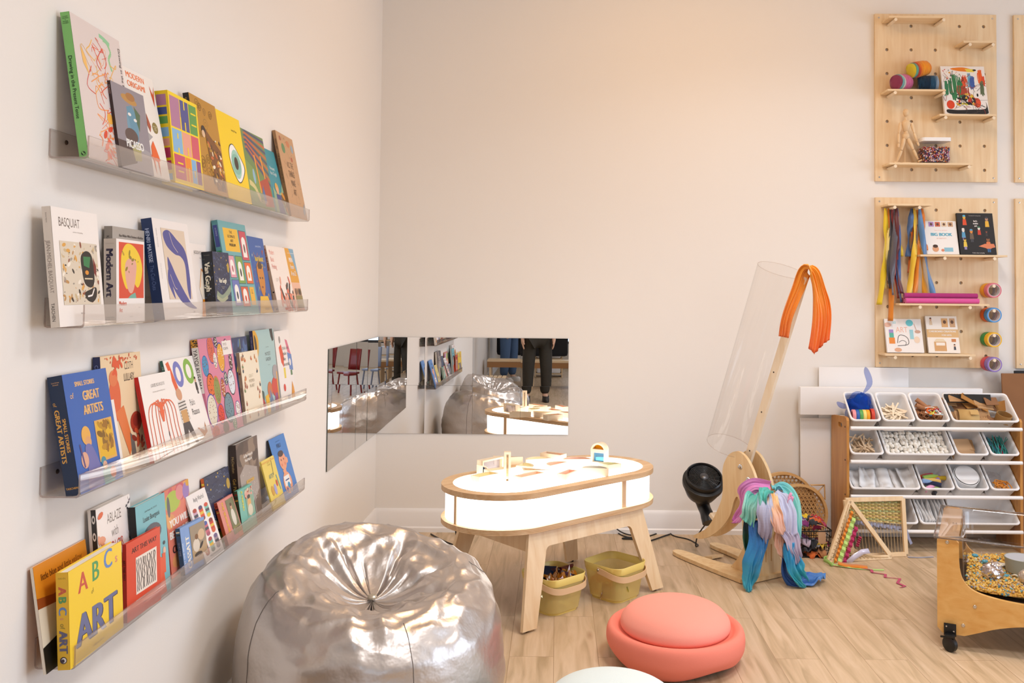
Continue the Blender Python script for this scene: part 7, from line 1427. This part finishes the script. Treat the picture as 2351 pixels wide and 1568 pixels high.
# grains and what lies on them
b = MB(); R = random.Random(6); GC = ['e0b44a', 'd9a83a', 'e8c46a', 'cfa04a', 'e3bd5a', '3f8aa8', '6ab0b8', '8a94a0', 'b9a8a0', 'dcc9b0']
def gh(x, y): return .250 + .022 * noise.noise(Vector((x * 5, y * 5, 3))) + .02 * max(0, (y - .1)) 
P = [[M @ Vector((.115 + (SWD - .23) * i / 20, .038 + (SDP - .076) * j / 12, gh(.115 + (SWD - .23) * i / 20, .038 + (SDP - .076) * j / 12) - .004)) for j in range(13)] for i in range(21)]
b.cur = lin('c99a48'); b.grid(P)
for k in range(3400):
    x, y = (R.uniform(.108, .62), R.uniform(.034, SDP - .036)) if k < 2900 else (R.uniform(.6, SWD - .11), R.uniform(.034, SDP - .036))
    b.cur = lin(R.choice(GC[:5] if R.random() < .75 else GC[5:])); s = R.uniform(.0042, .0065); b2 = bmesh.new(); bmesh.ops.create_icosphere(b2, subdivisions=1, radius=s); b.merge(b2, ZF(M @ Vector((x, y, gh(x, y) + R.uniform(-.002, .004)))))
o = b.build('loose_grains', attr_mat('grain', .5), None, smooth=60); tag(o, 'loose yellow corn and teal beads filling the clear sensory tub', 'grains', None, 'stuff')
def inn(x, y, dz=0): return ST + M.to_3x3() @ Vector((x, y, 0)) + TZ * (gh(x, y) + dz)
o.location = ST
t = thing('round_bowl', 'grey-green round bowl sitting in the grains', 'bowl', inn(.335, .40, .002)); b = MB(); b.lathe([(0, 0), (.060, 0), (.068, .004), (.074, .066), (.070, .066), (.064, .012), (0, .010)], 40); part(t, 'wall', b, mat('bowl_sage', '9aa096', .5), smooth=40); b = MB(); b.lathe([(.0695, .0655), (.0635, .0125), (0, .0105)], 40); part(t, 'inner_glaze', b, mat('bowl_blue', 'b4bcc8', .4), smooth=40)
GL = mat('glass_glitter', 'd8d0c6', .12, metal=.75, bump=.5, bscale=90)
for (x, y, r, lb) in ((.46, .345, .062, 'largest silvery crackle ball in the grains'), (.345, .22, .034, 'small silvery crackle ball near the tub front'), (.50, .50, .055, 'silvery crackle ball behind the largest one')):
    t = thing('crackle_ball', lb, 'ball', inn(x, y, r * .8)); b = MB(); b2 = bmesh.new(); bmesh.ops.create_uvsphere(b2, u_segments=32, v_segments=18, radius=r); b.merge(b2); part(t, 'shell', b, GL, smooth=80)
t = thing('foil_ball', 'crumpled silver foil ball lying in the grains by the tub end', 'ball', inn(.215, .235, .03)); b = MB(); b2 = bmesh.new(); bmesh.ops.create_icosphere(b2, subdivisions=4, radius=.042)
for v in b2.verts: v.co *= 1 + .3 * noise.noise(v.co * 45) + .15 * noise.noise(v.co * 110)
b.merge(b2); part(t, 'foil', b, mat('foil', 'e3e0e6', .2, metal=1.0), smooth=15)
for (x, y, rz, lb, a1) in ((.235, .42, .2, 'flat white shell beside the round bowl', .055), (.30, .275, 1.0, 'pale pointed shell beside the foil ball', .04)):
    t = thing('sea_shell', lb, 'shell', inn(x, y, .004), rz); b = MB(); P = [[(a1 * u, a1 * .5 * (1 - u * .7) * sin(w), .010 * cos(w) * (1 - u * .8) + .004) for w in [-1.5 + 3 * k / 8 for k in range(9)]] for u in [i / 8 for i in range(9)]]; b.grid(P); part(t, 'shell_wall', b, mat('shell_white', 'e3e0d4', .4), smooth=80, solid=.002)
for k in range(5):
    t = thing('teal_pebble', 'round teal pebble among the grains', 'pebble', inn(.14 + .035 * k * (k % 2 + 1) * .6, .50 - .07 * k, .006), group='teal pebbles in the grains'); b = MB(); b2 = bmesh.new(); bmesh.ops.create_uvsphere(b2, u_segments=14, v_segments=8, radius=.013); b.merge(b2, Matrix.Diagonal((1.2, .9, .7, 1))); part(t, 'stone', b, mat('teal_glass', '3f96b0', .15), smooth=80)

# ---------------------------------------------------------------- the part of the room behind the camera (seen in the mirrors)
beanbag((-.66, 1.62, 0), RAD(70), 'second silver bean bag, seen only in the mirror tiles', 23)
def bench(loc, rz, ln, label):
    o = thing('slatted_bench', label, 'bench', loc, rz, group='slatted benches in the mirror')
    for k in range(6): part(o, 'slat', boxbm((0, -.15 + .06 * k, .36), (ln, .045, .025), bev=.003), BIRCHX, smooth=0)
    for x in (-ln / 2 + .08, ln / 2 - .08):
        for y in (-.14, .14): part(o, 'leg', boxbm((x, y, .1735), (.05, .05, .347), bev=.003), BIRCH, smooth=0)
    return o
bench((-.82, -.35, 0), RAD(90), 1.4, 'slatted wooden bench along the book ledge wall, seen in the mirror')
o = thing('cubby_bench', 'long low wooden cubby bench before the dark coats, seen in the mirror', 'bench', (-.3, -3.1, 0))
part(o, 'seat', boxbm((0, 0, .43), (1.5, .36, .03), bev=.003), BIRCHX, smooth=0); part(o, 'front_board', boxbm((0, .165, .37), (1.5, .02, .085)), mat('bench_brown', 'a5774a', .5), smooth=0)
for x in (-.7, .0, .7): part(o, 'support', boxbm((x, 0, .207), (.03, .34, .414)), BIRCH, smooth=0)
for i, x in enumerate((.72, 1.25)):
    o = thing('storage_tower', 'pale wood shelf tower with white baskets, %s in the mirror' % ('by the dark-trousered person' if i == 0 else 'beside the other tower'), 'shelf', (x if i == 0 else -.05, -5.9 if i == 0 else -5.2, 0))
    for s in (-1, 1): part(o, 'side_panel', boxbm((s * .24, 0, .75), (.02, .35, 1.5)), BIRCH, smooth=0)
    for k in range(6): part(o, 'shelf_board', boxbm((0, 0, .06 + .27 * k), (.46, .35, .02)), BIRCHX, smooth=0)
    for k in range(5): part(o, 'white_basket', boxbm((0, .02, .145 + .27 * k), (.42, .32, .14), bev=.01), WHITEP, smooth=30)
part(thing('coat_rack', 'dark wall of hanging coats behind the bench, seen in the mirror', 'coats', (-.36, -4.75, 0)), 'coats', boxbm((0, 0, .95), (1.3, .25, 1.1), bev=.06), mat('dark_coats', '131418', .85, bump=.6, bscale=9), smooth=40)
for x, y, r, c, nm in ((.85, -1.6, 2.6, '7a1c1c', 'dark red'), (1.45, -1.9, 2.4, '7a1c1c', 'dark red'), (.5, -2.3, 2.9, '8f9db8', 'blue-grey')):
    o = thing('child_chair', '%s child chair %s, seen in the mirror' % (nm, 'nearest the rug' if x < 1 else 'beyond the other red one') if nm == 'dark red' else 'blue-grey child chair seen in the mirror', 'chair', (x, y, 0), r)
    cm = mat('chair_' + c, c, .4); part(o, 'seat', boxbm((0, 0, .34), (.34, .34, .03), bev=.01), cm, smooth=30)
    b = MB(); b.grid([[(xx, .16 + .04 * t + .03 * (1 - (xx / .17) ** 2), .38 + .3 * t) for xx in [-.17 + .34 * k / 8 for k in range(9)]] for t in (0, .3, .6, 1)]); part(o, 'backrest', b, cm, smooth=60, solid=.015)
    for sx in (-1, 1):
        for sy in (-1, 1): b = MB(); b.tube([(sx * .14, sy * .14, .33), (sx * .17, sy * .17, .0)], .012, 8); part(o, 'leg', b, cm, smooth=60)

def person(loc, rz, label, skin, trou, top, shoe, hairc, lean=0):
    """standing figure: one continuous body grown on a skeleton; clothes, hair and shoes are its children"""
    o = thing('person', label, 'person', loc, rz)
    J = [((0, 0, .96), .13), ((0, 0, 1.08), .125), ((0, -.01, 1.24), .135), ((0, 0, 1.38), .12), ((0, 0, 1.46), .055), ((0, -.005, 1.54), .055), ((0, -.015, 1.60), .085), ((0, -.01, 1.68), .08),
         ((.10, 0, .90), .088), ((.125, -.01, .50), .062), ((.13, .015, .09), .042), ((.135, -.09, .035), .036), ((-.10, 0, .90), .088), ((-.125, -.01, .50), .062), ((-.13, .015, .09), .042), ((-.135, -.09, .035), .036),
         ((.17, 0, 1.40), .052), ((.22, .01, 1.12), .040), ((.22, -.07, .90), .030), ((.215, -.09, .83), .034), ((-.17, 0, 1.40), .052), ((-.22, .01, 1.12), .040), ((-.22, -.07, .90), .030), ((-.215, -.09, .83), .034)]
    Eg = [(0, 1), (1, 2), (2, 3), (3, 4), (4, 5), (5, 6), (6, 7), (0, 8), (8, 9), (9, 10), (10, 11), (0, 12), (12, 13), (13, 14), (14, 15), (3, 16), (16, 17), (17, 18), (18, 19), (3, 20), (20, 21), (21, 22), (22, 23)]
    for s, w in ((1, 19), (-1, 23)):                                     # five fingers of their own
        px, py, pz = J[w][0]; wi = w
        for k in range(4):
            y = py - .026 + .017 * k; ln = (.062, .072, .068, .054)[k]; n0 = len(J)
            J += [((px, y, pz - .028), .0105), ((px - s * .006, y - .004, pz - .028 - ln * .5), .0088), ((px - s * .018, y - .006, pz - .028 - ln * .95), .0075)]; Eg += [(wi, n0), (n0, n0 + 1), (n0 + 1, n0 + 2)]
        n0 = len(J); J += [((px - s * .008, py - .045, pz + .0), .012), ((px - s * .015, py - .062, pz - .03), .0095)]; Eg += [(wi, n0), (n0, n0 + 1)]
    def skin_obj(nm, idx, grow, m, extra=None):
        me = bpy.data.meshes.new(nm); mp_ = {i: k for k, i in enumerate(idx)}
        me.from_pydata([J[i][0] for i in idx], [(mp_[a], mp_[c]) for a, c in Eg if a in mp_ and c in mp_], [])
        ob = bpy.data.objects.new(nm, me); COL.objects.link(ob); ob.parent = o
        md = ob.modifiers.new('skin', 'SKIN'); md.use_smooth_shade = True
        for i, v in zip(idx, me.skin_vertices[0].data): r = J[i][1] + grow; v.radius = (r, r); 
        me.skin_vertices[0].data[0].use_root = True
        s2 = ob.modifiers.new('sub', 'SUBSURF'); s2.levels = s2.render_levels = 2; me.materials.append(m); return ob
    skin_obj('body', list(range(len(J))), 0, mat('skin_' + skin, skin, .5))
    skin_obj('trousers', [0, 8, 9, 10, 12, 13, 14], .03, mat('trouser_' + trou, trou, .8, bump=.3, bscale=30)); skin_obj('sweater', [1, 2, 3, 16, 17, 18, 20, 21, 22], .024, mat('top_' + top, top, .85))
    for s in (-1, 1):
        b = MB(); b.grid([[(s * .1325 + r * cos(a), -.05 + ry * sin(a), z) for a in [2 * pi * k / 20 for k in range(20)]] for z, r, ry in ((.0, .044, .128), (.022, .047, .132), (.05, .045, .12), (.082, .046, .075))], closed_v=True); part(o, 'shoe', b, mat('shoe_' + shoe, shoe, .5), smooth=60)
    b = MB(); b2 = bmesh.new(); bmesh.ops.create_uvsphere(b2, u_segments=24, v_segments=14, radius=.1); bmesh.ops.scale(b2, vec=(.98, 1.08, 1.1), verts=b2.verts); bmesh.ops.bisect_plane(b2, geom=b2.verts[:] + b2.edges[:] + b2.faces[:], plane_co=(0, 0, -.01), plane_no=(0, .75, .66), clear_inner=True); b.merge(b2, ZF((0, .005, 1.655))); part(o, 'hair', b, mat('hair_' + hairc, hairc, .6), smooth=80, solid=.006)
    for s in (-1, 1):
        b = MB(); b2 = bmesh.new(); bmesh.ops.create_uvsphere(b2, u_segments=12, v_segments=8, radius=.011); b.merge(b2, ZF((s * .031, -.088, 1.635))); part(o, 'eye', b, mat('eye_dark', '2a2420', .2))
        b = MB(); b2 = bmesh.new(); bmesh.ops.create_uvsphere(b2, u_segments=10, v_segments=8, radius=.024); b.merge(b2, ZF((s * .086, .005, 1.615)) @ Matrix.Diagonal((.4, .7, 1.1, 1))); part(o, 'ear', b, mat('skin_' + skin, skin, .5))
    b = MB(); b.lathe([(.014, 0), (.010, .02), (.004, .04)], 10, frame((0, -.098, 1.598), (1, 0, 0), (0, -.3, .0), (0, -.15, 1))); part(o, 'nose', b, mat('skin_' + skin, skin, .5))
    b = MB(); b.tube(spline([(-.022, -.088, 1.572), (0, -.096, 1.569), (.022, -.088, 1.572)], 4), .005, 6); part(o, 'mouth', b, mat('lips', 'a8625a', .5))
    return o
person((-.21, -1.25, 0), RAD(172), 'standing person in dark olive trousers, seen in the mirror behind the light table', 'd0a58a', '2e2a22', '6a6a6a', '2a2622', '3a2c22')
person((-.76, -4.0, 0), RAD(120), 'standing person in blue jeans and white sneakers, seen in the mirror', 'dcb49a', '4a6488', 'b9b4ac', 'efeeec', '4a3424')
